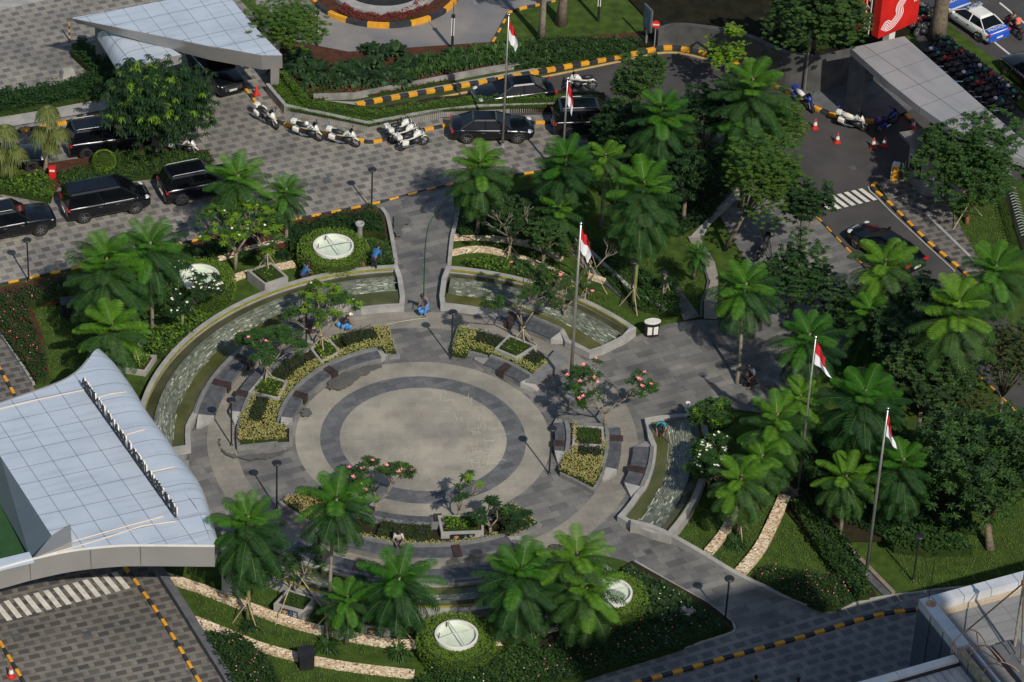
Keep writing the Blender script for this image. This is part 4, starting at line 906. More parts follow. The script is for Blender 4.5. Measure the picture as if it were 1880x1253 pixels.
frangi(905, 950, 'dark leafy frangipani right of the lettered box at the foot of the court', 2.2, 1.2, 40, .32, (f_dark, f_mid), 0, base=(900, 985), mix=.3, lvl=3)
frangi(945, 965, 'dark frangipani beside the orange tipped shrubs at the foot of the court', 1.9, 1.2, 40, .32, (f_dark, f_mid), 0, base=(945, 990), mix=.3, lvl=3)
frangi(545, 1010, 'dark staked frangipani in the leftmost lettered box', 3.4, 1.2, 30, .34, (f_dark, f_mid), 0, base=(543, 1108), stakes=(4, 1.9, 2.2, 1.1), lvl=3)
frangi(720, 1020, 'shaded frangipani behind the lower tree fern', 3.2, 1.1, 24, .34, (f_dark, f_mid), 0, base=(693, 1140), stakes=(3, .6, 1.0), lvl=3)
frangi(362, 520, 'white flowered frangipani covering the left skylight', 3.7, 2.6, 150, .25, (f_dark, f_mid), 60, f_wf, base=(335, 605), mix=.3, lvl=5)
frangi(1310, 840, 'broad white flowered frangipani over the right pool', 3.0, 2.8, 150, .28, (f_mid, f_mid), 50, f_wf, base=(1318, 905), mix=.2, lvl=5)
frangi(1270, 880, 'lower half of the white flowered frangipani thicket by the right pool', 2.4, 2.2, 150, .26, (f_mid, f_lime), 40, f_wf, base=(1300, 900), mix=.2, lvl=5)
frangi(1040, 540, 'frangipani leaning over the pool beside the tall flagpole', 2.8, 1.2, 36, .26, (f_mid, f_olive), 2, f_pink, base=(1035, 590), mix=.3, dead=.2, lvl=4)
frangi(1062, 470, 'thin frangipani with long stakes behind the tall flagpole', 3.6, 1.0, 36, .2, (f_olive, f_dark), 0, base=(1080, 545), dead=.3, stakes=(3, 1.1, 2.4), lvl=4)
frangi(1218, 540, 'small staked frangipani at the right of the east lawn', 1.6, .6, 12, .26, (f_dark, f_mid), 0, base=(1218, 545), stakes=(3, .5, 1.5), lvl=2)
frangi(262, 640, 'small staked frangipani in the low planter beside the canopy corner', 2.2, .9, 16, .3, (f_dark, f_mid), 0, base=(248, 668), stakes=(5, .8, 1.3), lvl=2)
# weeping ponytail palms
def ponytail(x, y, z, label, base):
    top = W(x, y, z); b = W(*base); root = empty('ponytail_palm', b, 0, label, 'tree', 'ponytail palms'); trunk(root, z * .6, .14, m_palebark, ((top.x - b.x) * .7, (top.y - b.y) * .7)); lv = Leaves(); off = Vector((top.x - b.x, top.y - b.y, z))
    for hx, hy, hz, r in ((0, 0, 0, .75), (-.45, .1, -1.5, .7), (.55, -.1, -1.3, .65), (.1, -.2, -2.2, .5)):
        c = off + Vector((hx, hy, hz))
        for k in range(330):
            d = rdir(.7, .8); lv.leaf(c + d * .1, d, r * U(.8, 1.3), .06, 1.0, 0, 2)
    o = link('crown', lv.mesh('crown'), f_straw, root)
    mb = MB()
    for hx, hy, hz in ((0, 0, 0), (-.45, .1, -1.5), (.55, -.1, -1.3), (.1, -.2, -2.2)): mb.tube([tuple(off * .35), tuple(off + Vector((hx, hy, hz)))], [.08, .05], 6)
    mb.build('branches', m_palebark, root)
ponytail(88, 205, 4.0, 'ponytail palm with three drooping heads between two black cars', (82, 316))
ponytail(10, 240, 3.6, 'ponytail palm at the left edge', (5, 330))
# tall palm trunks whose crowns are above the picture
def palmtrunk(px, label, h, r, crown=True, mat=None, bole=False):
    b = W(*px); root = empty('palm_tree', b, 0, label, 'tree'); trunk(root, h, r, mat or m_palebark)
    attach('crown', FC[1], root, (0, 0, h), 0, (1.6, 1.6, 1.2)); return root
palmtrunk((993, 78), 'slender grey palm trunk at the top beside the roadside lawn', 11, .2)
palmtrunk((1030, 48), 'thicker palm trunk with a red soil ring at the top', 10, .3, mat=m_bark)
r_ = empty('street_or_added_tree', W(1720, 72), 0, 'thick dark trunk of a street tree beside the blue and white car', 'tree'); trunk(r_, 9, .5, m_bark, r1=.4)
me, bl = crown_mesh(4.5, 4.5, 2.5, 10, 500, 9, .35, .14, .2, .3, (f_dark, f_mid)); attach('crown', me, r_, (0, 0, 12.5))
# strap leaved clumps
def strapmesh(n, L, w_, m=f_mid, up=1.0):
    lv = Leaves()
    for k in range(n): lv.leaf(Vector((U(-.1, .1), U(-.1, .1), 0)), rdir(up, .6), L * U(.6, 1.1), w_, .55, 0, 2)
    me = lv.mesh('strap_leaves'); me.materials.append(m); return me
SM = [strapmesh(90, 1.1, .09), strapmesh(80, .9, .08, f_dark), strapmesh(40, .7, .07, f_lime), strapmesh(46, 1.9, .30, f_dark, 1.6), strapmesh(70, 1.8, .13, f_mid, 1.8)]
def clump(x, y, v, s, label, group='strap leaved lilies', z=.05, name='spider_lily'):
    o = bpy.data.objects.new(name, SM[v]); C.objects.link(o); o.location = W(x, y, z); o.rotation_euler.z = U(0, 6); o.scale = (s, s, s * U(.9, 1.1)); return tag(o, label, 'plant', group)
for i, (x, y, v, s, l) in enumerate([(600, 1188, 0, 1.0, 'strap leaved clump at the foot of the tall slender tree fern'), (732, 1200, 0, 1.0, 'strap leaved clump below the middle lettered box'), (945, 1190, 0, 1.0, 'strap leaved clump right of the round skylight hedge'), (457, 1152, 1, .9, 'strap leaved clump at the foot of the canopy tip fern'), (1350, 1000, 0, .95, 'strap leaved clump between the right pebble strips'), (1040, 1168, 1, .9, 'strap leaved clump beside the scattered pebbles'), (1222, 555, 0, .9, 'strap leaved clump on the east lawn'), (1232, 525, 1, .9, 'strap leaved clump above the dark garden path'), (452, 470, 0, .8, 'strap leaved clump under the full frangipani'), (520, 470, 1, .9, 'strap leaved clump left of the sunlit skylight'), (288, 605, 2, 1.0, 'lime strap leaved clump by the left pool wall'), (905, 490, 1, .8, 'strap leaved clump on the sunny bed right of the walkway'), (1280, 935, 2, .9, 'lime strap leaved clump right of the cascade pool end'), (518, 505, 2, .6, 'small lime clump beside the rim planter box'), (1010, 515, 2, .8, 'lime strap leaved clump above the second pool'), (960, 1195, 1, .8, 'dark strap leaved clump at the edge of the lower hedge')]): clump(x, y, v, s, l)
# canna and ginger bed behind the planter wall
k = 0
for i in range(30):
    t = i / 29; x = 520 + 230 * t; y = U(96, 150) + 10 * (1 - t); clump(x, y + (8 if i % 2 else 0), 3, U(.75, 1.0), 'broad leaved dark canna clump in the red soil bed', 'canna clumps in the red soil bed', name='canna_plant')
for i in range(30):
    t = i / 29; x = 750 + 210 * t; y = 138 - 34 * t - (i % 3) * 11 + 4; clump(x, y, 4, U(.6, .9), 'bright sword leaved clump in the bed beside the ramp road', 'sword leaved clumps beside the ramp road', name='iris_plant')
# clipped and loose hedges
def hedge(px, z0, h, mats, label, dens=170, ls=.12, fl=None, fn=0, name='hedge', **k): return shrub(name, PT(px, z0 + h * .6), z0, h, mats, label, 'hedge', dens * (2 if dens < 300 else 1), ls, flowers=fl, fn=fn, **k)
hedge([(511, 133), (520, 128), (570, 186), (690, 202), (800, 186), (880, 178), (1100, 176), (1100, 182), (880, 187), (800, 196), (690, 213), (560, 196)], .5, .55, (f_hedge, f_mid), 'clipped bright green hedge along the top of the planter wall', dens=420, ls=.09)
hedge([(500, 160), (528, 200), (600, 214), (676, 230), (814, 202), (950, 195), (1100, 193), (1100, 186), (950, 188), (814, 198), (690, 215), (560, 198), (508, 140)], .48, .18, (f_hedge, f_mid), 'low green ground cover on the planter wall rim', dens=300, ls=.09, name='ground_cover_shrubs')
hedge([(0, 168), (130, 150), (178, 133), (130, 88), (150, 72), (205, 115), (220, 150), (190, 172), (60, 196), (-40, 212), (-60, 185)], 0, .95, (f_mid, f_dark), 'loose green hedge around the upper left driveway island', dens=130, ls=.2, mixr=.4)
hedge([(215, 278), (385, 278), (392, 300), (300, 304), (285, 322), (112, 342), (100, 318), (180, 300)], 0, .5, (f_mid, f_dark), 'green ground shrubs under the mango like tree', dens=110, ls=.16, mixr=.4)
hedge([(-60, 345), (0, 322), (80, 316), (100, 345), (95, 366), (0, 348), (-60, 372)], 0, .6, (f_mid, f_lime), 'green shrubs between the two rows of black cars at far left', dens=130, ls=.18, mixr=.3)
hedge([(0, 540), (125, 508), (125, 535), (50, 560), (60, 590), (86, 660), (84, 692), (66, 698), (0, 605), (-30, 570)], 0, .75, (f_dark, f_red), 'dark L shaped rose hedge on the left lawn', dens=130, ls=.15, fl=f_pink, fn=60, mixr=.1)
hedge([(350, 456), (420, 438), (440, 452), (360, 478)], 0, .8, (f_dark, f_mid), 'dark hedge below the forecourt between two tree ferns', dens=130, ls=.15)
hedge([(528, 418), (600, 398), (682, 385), (702, 400), (710, 432), (690, 424), (600, 425), (560, 448), (530, 455)], 0, .8, (f_dark, f_mid), 'long dark hedge behind the sunlit skylight', dens=150, ls=.15, mixr=.35)
hedge([(672, 445), (712, 448), (722, 486), (690, 488), (668, 470)], 0, .6, (f_dark, f_mid), 'tufty green plants right of the sunlit skylight', dens=170, ls=.22, mixr=.4)
hedge([(1120, 1062), (1160, 1044), (1280, 1112), (1300, 1135), (1230, 1150), (1175, 1130)], 0, .6, (f_dark, f_mid), 'tufty lily bed with white blooms right of the half hidden skylight', dens=120, ls=.28, fl=f_wf, fn=40, mixr=.2)
hedge([(1040, 1160), (1200, 1130), (1300, 1122), (1338, 1150), (1245, 1188), (1120, 1226), (1062, 1246), (1000, 1262), (960, 1240)], 0, .7, (f_dark, f_mid), 'large dark flowering shrub bed at the lower right of the garden', dens=110, ls=.16, fl=f_pink, fn=80, mixr=.1)
hedge([(760, 1255), (800, 1225), (900, 1205), (1000, 1190), (1040, 1200), (980, 1262), (900, 1290), (760, 1290)], 0, .7, (f_mid, f_dark), 'leafy shrub bed at the bottom edge of the garden', dens=110, ls=.17, fl=f_wf, fn=20, mixr=.4)
hedge([(375, 1165), (440, 1160), (500, 1215), (520, 1290), (450, 1300)], 0, .8, (f_dark, f_mid), 'rose hedge beside the dark wall at the lower left', dens=120, ls=.16, fl=f_pink, fn=45, mixr=.15)
hedge([(1450, 918), (1480, 912), (1560, 998), (1590, 1050), (1600, 1092), (1575, 1095), (1530, 1040), (1490, 985)], 0, .95, (f_dark, f_mid), 'diagonal leafy hedge beside the dark drain', dens=120, ls=.17, mixr=.4)
hedge([(1385, 1058), (1410, 1040), (1500, 1052), (1545, 1060), (1580, 1096), (1544, 1115), (1511, 1118), (1440, 1088)], 0, .6, (f_dark, f_mid), 'dark flowering shrubs along the south east drive edge', dens=120, ls=.15, fl=f_pink, fn=50, mixr=.15)
hedge([(245, 600), (330, 560), (385, 580), (345, 622), (300, 650), (280, 648)], 0, .75, (f_mid, f_lime), 'light green shrubs along the left pool wall', dens=90, ls=.22, mixr=.3)
hedge([(845, 478), (930, 475), (1020, 500), (1060, 530), (1020, 525), (945, 500), (900, 498)], 0, .5, (f_mid, f_lime), 'lime and green shrubs above the second pool', dens=90, ls=.2, mixr=.4)
hedge([(840, 395), (985, 350), (1010, 400), (930, 430), (842, 430)], 0, .6, (f_dark, f_mid), 'dark shrubs under the first tree fern right of the walkway', dens=90, ls=.18)
hedge([(1060, 440), (1100, 440), (1200, 540), (1160, 560), (1120, 520)], 0, .35, (f_mid, f_dark), 'green ground shrubs on the east lawn slope', dens=90, ls=.15)
hedge([(1180, 490), (1245, 540), (1250, 575), (1215, 575), (1160, 560)], 0, .5, (f_mid, f_dark), 'leafy shrubs at the right of the east lawn', dens=80, ls=.2)
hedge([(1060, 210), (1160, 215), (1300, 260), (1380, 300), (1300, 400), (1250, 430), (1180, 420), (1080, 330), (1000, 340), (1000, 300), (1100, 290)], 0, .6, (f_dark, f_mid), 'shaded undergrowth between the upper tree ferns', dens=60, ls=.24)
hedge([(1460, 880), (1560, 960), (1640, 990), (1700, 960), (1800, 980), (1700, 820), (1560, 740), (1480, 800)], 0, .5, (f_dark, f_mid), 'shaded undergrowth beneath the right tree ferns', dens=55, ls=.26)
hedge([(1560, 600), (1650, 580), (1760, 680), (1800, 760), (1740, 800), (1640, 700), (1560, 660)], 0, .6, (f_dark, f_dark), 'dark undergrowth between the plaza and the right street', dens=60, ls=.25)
hedge([(1620, 985), (1690, 965), (1770, 985), (1790, 1010), (1700, 1012), (1640, 1005)], 0, .8, (f_mid, f_dark), 'low feathery shrubs on the lower right lawn', dens=80, ls=.24)
hedge([(960, 85), (1010, 70), (1180, 72), (1160, 95), (1000, 120), (930, 120)], 0, .6, (f_dark, f_mid), 'dark leafy bed beside the striped ramp kerb', dens=120, ls=.22, mixr=.3)
hedge([(540, 160), (700, 150), (800, 140), (830, 148), (700, 172), (575, 182)], 0, .3, (f_mid, f_red), 'low red and green ground plants before the cannas', dens=60, ls=.18, mixr=.35)
hedge([(620, 20), (650, 36), (700, 42), (760, 32), (785, 8), (772, -10), (755, 14), (700, 28), (650, 20), (635, 5)], .1, .3, (f_red, f_red), 'crimson bedding plants on the roundabout', dens=180, ls=.13)
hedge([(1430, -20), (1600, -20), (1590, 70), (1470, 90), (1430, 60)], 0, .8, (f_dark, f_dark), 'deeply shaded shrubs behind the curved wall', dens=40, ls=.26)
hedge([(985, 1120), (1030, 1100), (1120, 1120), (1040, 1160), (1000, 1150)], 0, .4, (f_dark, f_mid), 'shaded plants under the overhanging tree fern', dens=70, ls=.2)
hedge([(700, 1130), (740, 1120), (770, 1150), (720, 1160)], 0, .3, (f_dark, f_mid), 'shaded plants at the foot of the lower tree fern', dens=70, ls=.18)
# grass tufts so the lawns are not flat
def grasspatch(px, dens, mats=(f_mid, f_olive), h=.10):
    P = PT(px); A = parea(P); n = int(A * dens); lv = Leaves()
    for x, y in samplepoly([(p.x, p.y) for p in P], n): lv.leaf(Vector((x, y, .03)), rdir(1.0, .4), h * U(.6, 1.4), .045, .1, 0 if rnd() < .75 else 1)
    o = link('grass', lv.mesh('grass'), list(mats)); tag(o, 'short lawn grass with dry blades', 'grass', None, 'stuff')
f_gr = LF('grass_blade', (.05, .11, .015), (.08, .16, .02), (.13, .15, .04), t=.2)
f_gr2 = LF('dry_grass_blade', (.085, .10, .03), (.11, .115, .04), t=.2)
for p in ([(1140, 440), (1250, 480), (1285, 560), (1230, 580), (1100, 470)], [(1238, 990), (1290, 930), (1340, 940), (1310, 1030)], [(1310, 1030), (1360, 960), (1430, 910), (1450, 930), (1400, 1010), (1360, 1055)],
          [(340, 1060), (560, 1110), (900, 1150), (1010, 1150), (900, 1210), (560, 1200), (370, 1140)], [(440, 1180), (760, 1245), (740, 1300), (500, 1300)], [(60, 560), (200, 540), (260, 620), (180, 650), (90, 690)], [(1430, 940), (1500, 1000), (1530, 1045), (1400, 1040)],
          [(1060, 560), (1150, 590), (1100, 540), (1070, 500)], [(1500, 860), (1680, 1085), (1880, 1060), (1880, 900), (1640, 860)], [(1700, 400), (1850, 360), (1870, 520), (1830, 530)], [(1240, 430), (1300, 450), (1290, 540), (1270, 520)], [(480, 460), (540, 440), (560, 520), (500, 520)], [(840, 430), (1000, 440), (1060, 520), (850, 480)]):
    grasspatch(p, 150, (f_gr, f_gr2))
# skylights ringed by clipped hedges
def skylight(cx, cy, label, rd=1.14, rh=1.95, h=1.05, zt=None):
    c = W(cx, cy, h + .1); c = Vector((c.x, c.y, 0)); lv = Leaves()
    root = empty('topiary_ring', c, 0, label.replace('skylight', 'clipped hedge ring round the skylight'), 'hedge', 'clipped hedge rings')
    for k in range(5200):
        t = rnd(); a = U(0, 2 * math.pi)
        if t < .5: r = U(rd, rh - .12); z = h - .06 * ((r - rd) / (rh - rd)) ** 2 + U(-.05, .03)
        else: z = U(.05, h); r = rh - .05 + .08 * math.sin(z * 2.6) + U(-.05, .04)
        p = Vector((r * math.cos(a), r * math.sin(a), z)); d = (Vector((math.cos(a), math.sin(a), .4)) * (0 if t < .5 else 1) + rdir(.6, .6)).normalized(); lv.leaf(p, d, .13, .05, .2, 0 if rnd() < .85 else 1)
    link('foliage', lv.mesh('foliage'), [f_topi, f_mid], root)
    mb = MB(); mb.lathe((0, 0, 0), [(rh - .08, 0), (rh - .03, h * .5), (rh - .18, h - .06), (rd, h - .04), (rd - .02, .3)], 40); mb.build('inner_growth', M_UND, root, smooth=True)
    s = empty('skylight', c, 0, label, 'skylight', 'round glass skylights'); mb = MB(); mb.lathe((0, 0, 0), [(rd, 0), (rd, h + .16), (rd - .10, h + .17), (rd - .11, h - .02)], 48); mb.build('rim', m_wht, s)
    mb = MB(); mb.lathe((0, 0, 0), [(rd - .10, h - .02), (.5, h - .12), (.01, h - .13)], 40); mb.build('well_floor', M('pale_well', (.72, .72, .62), (.6, .6, .5), 2, .4), s, smooth=True)
    gm = bpy.data.materials.new('sky_glass'); gm.use_nodes = True; n, l = ng(gm); tr = n.new('ShaderNodeBsdfTransparent'); gl = n.new('ShaderNodeBsdfGlossy'); gl.inputs['Roughness'].default_value = .05; mx = n.new('ShaderNodeMixShader'); mx.inputs[0].default_value = .05
    tr.inputs[0].default_value = (.94, 1, .97, 1); l.new(tr.outputs[0], mx.inputs[1]); l.new(gl.outputs[0], mx.inputs[2]); l.new(mx.outputs[0], n['Material Output'].inputs[0])
    mb = MB(); mb.lathe((0, 0, 0), [(rd - .14, h + .13), (rd * .5, h + .2), (.01, h + .22)], 40); mb.build('glass', gm, s, smooth=True)
    mb = MB()
    for a in (.45, 2.05): mb.tube([(math.cos(a) * (rd - .12), math.sin(a) * (rd - .12), h + .17), (0, 0, h + .26), (-math.cos(a) * (rd - .12), -math.sin(a) * (rd - .12), h + .17)], .03, 6)
    mb.build('cross_bar', M('bar_paint', (.5, .5, .48), (.4, .4, .4), 2, .4), s)
    mb = MB()
    for a in (2.2, 3.3): mb.tube([(math.cos(a) * .85, math.sin(a) * .85, h), (math.cos(a) * .85, math.sin(a) * .85, h + .28)], .03, 6)
    mb.build('latch', m_black, s)
skylight(612, 452, 'sunlit round skylight above the left pool')
skylight(365, 508, 'round skylight under the white flowered frangipani')
skylight(838, 1166, 'round skylight at the bottom centre of the garden', rd=1.06, rh=1.85)
skylight(1122, 1088, 'round skylight half hidden by a tree fern', rd=1.06, rh=1.75)
# small clipped ball
c = W(191, 302, .4); lv = Leaves()
for k in range(1400):
    d = rdir(.2, 1.0); lv.leaf(Vector((d.x * .62, d.y * .62, .62 + d.z * .6)), (d + rdir(.2, .8) * .6).normalized(), .12, .05, .1)
o = link('topiary_ball', lv.mesh('topiary_ball'), f_topi); o.location = (c.x, c.y, 0); tag(o, 'round clipped shrub ball beside the left black cars', 'shrub')
mb = MB(); mb.ball((0, 0, .62), .6, 14); mb.build('inner_growth', M_UND, o)

for (x, y, l) in ((1735, 112, 'unseen leafy tree added beyond the right edge to shade the scooters'), (1785, 152, 'second unseen tree added beyond the right edge to shade the scooters'), (1838, 192, 'third unseen tree added beyond the right edge to shade the black street SUV')):  # unseen trees added towards the sun so their shade covers the scooters
    gp_ = W(x, y, 1) + SD / SD.z * 12; x, y = PXY(gp_)
    tree('street_or_added_tree', x, y, 13, 2.5, 1.8, l, 9, 320, 9, .4, .16, .2, .3, (f_dark, f_mid), tr=.2)

tree('shade_tree', 1690, 560, 4.0, 2.0, 2.0, 'dark tree filling the gap between the car and the right tree ferns', 9, 240, 9, .24, .10, .3, .3, (f_dark, f_mid), mix=.15)
tree('laurel_tree', 1235, 250, 4.2, 1.7, 1.9, 'dark tree under the bright tree fern below the ramp bend', 8, 200, 9, .26, .10, .3, .3, (f_dark, f_mid), mix=.25)
tree('laurel_tree', 1000, 440, 2.4, 1.3, 1.1, 'leafy small tree above the two curved pebble strips', 7, 120, 9, .24, .09, .3, .4, (f_mid, f_dark), mix=.3)
# ================================================================ canopies and buildings
def panelmat(name, c1, c2, ang, pu, pv, ou, ov, lw=.022, metal=.55, rough=.38, line=(.08, .085, .09)):
    m = bpy.data.materials.new(name); m.use_nodes = True; n, l = ng(m); b = n['Principled BSDF']; b.inputs['Roughness'].default_value = rough; b.inputs['Metallic'].default_value = metal
    tc = n.new('ShaderNodeTexCoord'); mp = n.new('ShaderNodeUVMap'); sp = n.new('ShaderNodeSeparateXYZ'); l.new(mp.outputs[0], sp.inputs[0])
    fs = []
    for i, (p, o) in enumerate(((pu, ou), (pv, ov))):
        q = mth(n, l, 'FRACT', mth(n, l, 'ADD', mth(n, l, 'DIVIDE', sp.outputs[i], p), o)); fs.append(mth(n, l, 'LESS_THAN', q, lw / p))
    k = mth(n, l, 'MAXIMUM', fs[0], fs[1])
    t = n.new('ShaderNodeTexNoise'); t.inputs['Scale'].default_value = .5; t.inputs['Detail'].default_value = 6; l.new(tc.outputs['Object'], t.inputs[0])
    r = n.new('ShaderNodeValToRGB'); r.color_ramp.elements[0].color = c1 + (1,); r.color_ramp.elements[1].color = c2 + (1,); r.color_ramp.elements[0].position = .3; r.color_ramp.elements[1].position = .7; l.new(t.outputs[0], r.inputs[0])
    mpz = n.new('ShaderNodeMapping'); mpz.inputs['Scale'].default_value = (3.2, .35, 1); l.new(mp.outputs[0], mpz.inputs[0]); ts = n.new('ShaderNodeTexNoise'); ts.inputs['Scale'].default_value = 1.0; ts.inputs['Detail'].default_value = 6; l.new(mpz.outputs[0], ts.inputs[0])
    fl = [mth(n, l, 'FLOOR', mth(n, l, 'ADD', mth(n, l, 'DIVIDE', sp.outputs[i], p), o)) for i, (p, o) in enumerate(((pu, ou), (pv, ov)))]
    cb = n.new('ShaderNodeCombineXYZ'); l.new(fl[0], cb.inputs[0]); l.new(fl[1], cb.inputs[1]); wn = n.new('ShaderNodeTexWhiteNoise'); wn.noise_dimensions = '2D'; l.new(cb.outputs[0], wn.inputs[0])
    c = mixc(n, l, mth(n, l, 'MULTIPLY', wn.outputs[0], .12), r.outputs[0], (.3, .33, .38)); c = mixc(n, l, mth(n, l, 'MULTIPLY', mth(n, l, 'MAXIMUM', mth(n, l, 'SUBTRACT', ts.outputs[0], .5), 0.0), 1.6), c, tuple(x * .55 for x in c1)); c = mixc(n, l, k, c, line); l.new(c, b.inputs['Base Color'])
    t2 = n.new('ShaderNodeTexNoise'); t2.inputs['Scale'].default_value = 1.2; bp = n.new('ShaderNodeBump'); bp.inputs['Strength'].default_value = .08; bp.inputs['Distance'].default_value = .1; l.new(tc.outputs['Object'], t2.inputs[0]); l.new(t2.outputs[0], bp.inputs['Height']); l.new(bp.outputs[0], b.inputs['Normal'])
    return m
def basis(p0, pa, pb, z):
    a = W(*pa, z) - W(*p0, z); b = W(*pb, z) - W(*p0, z); o = W(*p0, z); D = a.x * b.y - a.y * b.x
    la, lb = a.length, b.length
    return lambda p: (((p[0] - o.x) * b.y - (p[1] - o.y) * b.x) / D * la, (a.x * (p[1] - o.y) - a.y * (p[0] - o.x)) / D * lb)
def setuv(o, f):
    me = o.data; uv = me.uv_layers.new(name='UVMap')
    for lp in me.loops: uv.data[lp.index].uv = f(me.vertices[lp.vertex_index].co)
Z1 = 5.5
canopy = empty('entrance_canopy', W(120, 1000, 0), 0, 'big curved metal entrance canopy with upright letters at the left', 'canopy'); o0 = canopy.location.copy()
def loc0(o): o.location = (0, 0, 0); return o
m_roof = panelmat('roof_panels', (.42, .48, .56), (.49, .55, .63), 0, 1.0, 1.0, 0, 0, metal=.15, rough=.42)
f_uv0 = basis((93, 697), (163, 823), (136, 688), Z1)   # a: along the letter line, b: across
A1 = (W(93 + 70 * 4, 697 + 102 * 4, Z1) - W(93, 697, Z1)).length / 15.7
far = smoothline([Vector((x, y, 0)) for x, y in [(-260, 840), (-120, 788), (0, 741), (100, 706), (140, 684), (163, 659)]], 6)
rid = [Vector((x, y, 0)) for x, y in [(163, 659), (196, 707), (230, 755), (268, 807), (306, 860), (336, 901), (365, 940), (391, 1003)]]
edg = [Vector((x, y, 0)) for x, y in [(186, 652), (212, 675), (245, 720), (270, 762), (298, 800), (330, 846), (372, 905), (401, 1004)]]
front = smoothline([Vector((x, y, 0)) for x, y in [(-260, 1105), (-120, 1073), (0, 1043), (55, 1028), (130, 1012), (201, 1004), (258, 1002), (394, 1003)]], 4)
# flat roof sheet with a rectangular cut-out on the left
roofpoly = [W(p.x, p.y, Z1) for p in far] + [W(p.x, p.y, Z1) for p in rid[1:]] + [W(p.x, p.y, Z1) for p in front[::-1][1:]]
hole = [(0, 1040), (60, 1027), (95, 984), (0, 837), (-120, 660), (-300, 760), (-400, 1050), (-200, 1085)]
fr = [p for p in front if p.x > 58]
roofpoly = [W(p.x, p.y, Z1) for p in far if p.x > -90] + [W(p.x, p.y, Z1) for p in rid[1:]] + [W(p.x, p.y, Z1) for p in fr[::-1][1:]] + [W(60, 1027, Z1), W(95, 984, Z1), W(0, 837, Z1), W(-55, 752, Z1)]
mb = MB(); mb.prism(roofpoly, Z1 - .05, Z1, bottom=True); o = mb.build('roof_deck', m_roof, canopy, origin=o0); loc0(o)
UVF = basis((93, 697), (110, 722), (136, 688), Z1)
la = (W(111, 722.5, Z1) - W(93, 697, Z1)).length; lb = (W(136, 688, Z1) - W(93, 697, Z1)).length
setuv(o, lambda c: (lambda q: (q[0] / la, q[1] / lb))(basis((93, 697), (111, 722.5), (136, 688), Z1)(c + o0)))
# rounded right side
mb = MB(); K = 6; nR = len(rid)
rs = smoothline(rid, 4); es = smoothline(edg, 4); nR = min(len(rs), len(es))
for i in range(nR):
    a = W(rs[i].x, rs[i].y, Z1); b = W(es[i].x, es[i].y, Z1 - 1.15)
    for k in range(K + 1):
        t = k / K; th = t * math.pi / 2; q = a.lerp(b, math.sin(th)); mb.v.append((q.x, q.y, Z1 - 1.15 * (1 - math.cos(th))))
for i in range(nR - 1):
    for k in range(K):
        v = i * (K + 1) + k; mb.f.append((v, v + K + 1, v + K + 2, v + 1)); mb.m.append(0)
o = mb.build('rounded_edge', m_roof, canopy, smooth=True, origin=o0); loc0(o); setuv(o, lambda c: (lambda q: (q[0] / la, q[1] / lb * .55 + .33))(basis((93, 697), (111, 722.5), (136, 688), Z1)(c + o0)))
# front fascia
m_fasc = M('fascia_metal', (.30, .29, .28), (.34, .33, .32), .5, .4, metal=.4)
mb = MB(); fw = [W(p.x, p.y, Z1) for p in front]; hts = []
for i, p in enumerate(front): mb.v += [tuple(fw[i]), (fw[i].x, fw[i].y - .05, Z1 - 1.25)]
for i in range(len(front) - 1): mb.f.append((2 * i, 2 * i + 1, 2 * i + 3, 2 * i + 2)); mb.m.append(0)
loc0(mb.build('fascia', m_fasc, canopy, origin=o0))
mb = MB(); mb.ribbon([W(p.x, p.y, Z1) for p in front], .08, Z1 - .03, Z1 + .05); loc0(mb.build('edge_trim', m_wht, canopy, origin=o0))
mb = MB(); mb.ribbon([W(p.x, p.y, Z1) for p in far], .08, Z1 - .25, Z1 + .05); loc0(mb.build('edge_trim', m_steel, canopy, origin=o0))
mb = MB(); mb.prism([W(p.x, p.y, Z1) for p in front] + [W(es[i].x, es[i].y, Z1 - 1.15) for i in range(nR - 1, -1, -1)] + [W(p.x, p.y, Z1) for p in far[::-1]], Z1 - 1.3, Z1 - 1.2, bottom=True); loc0(mb.build('soffit', m_cdark, canopy, origin=o0))
for p in front[::6]:
    q = W(p.x, p.y, Z1); mb = MB(); mb.box((q.x, q.y - .06, Z1 - .63), (.02, .02, 1.2)); loc0(mb.build('fascia_joint', m_cdark, canopy, origin=o0))
# slanting well with the synthetic lawn
m_slant = M('slate_cladding', (.10, .13, .15), (.12, .15, .17), .6, .35, metal=.3)
zl = 4.36
P = [W(-60, 750, Z1), W(0, 837, Z1), W(95, 984, Z1), W(60, 1027, Z1)]; Q = [W(-140, 800, zl), W(-70, 905, zl), W(0, 1012, zl + .0), W(44, 1040, zl)]
mb = MB(); mb.add([P[1] + (P[0] - P[1]) * 1.5, P[1], P[2], P[3], W(56, 1026, zl + .3), W(0, 925, zl), W(-100, 780, zl)], [(0, 1, 5, 6), (1, 2, 4, 5), (2, 3, 4)]); loc0(mb.build('sloped_cladding', m_slant, canopy, origin=o0))
q = [W(95, 984, Z1), W(130, 976, Z1), W(132, 1006, Z1), W(60, 1027, Z1)]; mb = MB(); mb.prism(q, Z1 - .02, [Z1 + .02, Z1 + .45, Z1 + .40, Z1 + .02]); loc0(mb.build('ramped_cover', m_fasc, canopy, origin=o0))
mb = MB(); mb.prism([W(-200, 830, zl), W(-60, 830, zl), W(0, 925, zl), W(50, 1020, zl), W(-10, 1046, zl), W(-200, 1090, zl)], zl - .1, zl); loc0(mb.build('synthetic_lawn', M('synthetic_turf', (.01, .05, .012), (.015, .065, .015), 2, .9, .5, 40), canopy, origin=o0))
for a, b in (((-20, 1042), (52, 1029)),): 
    pass
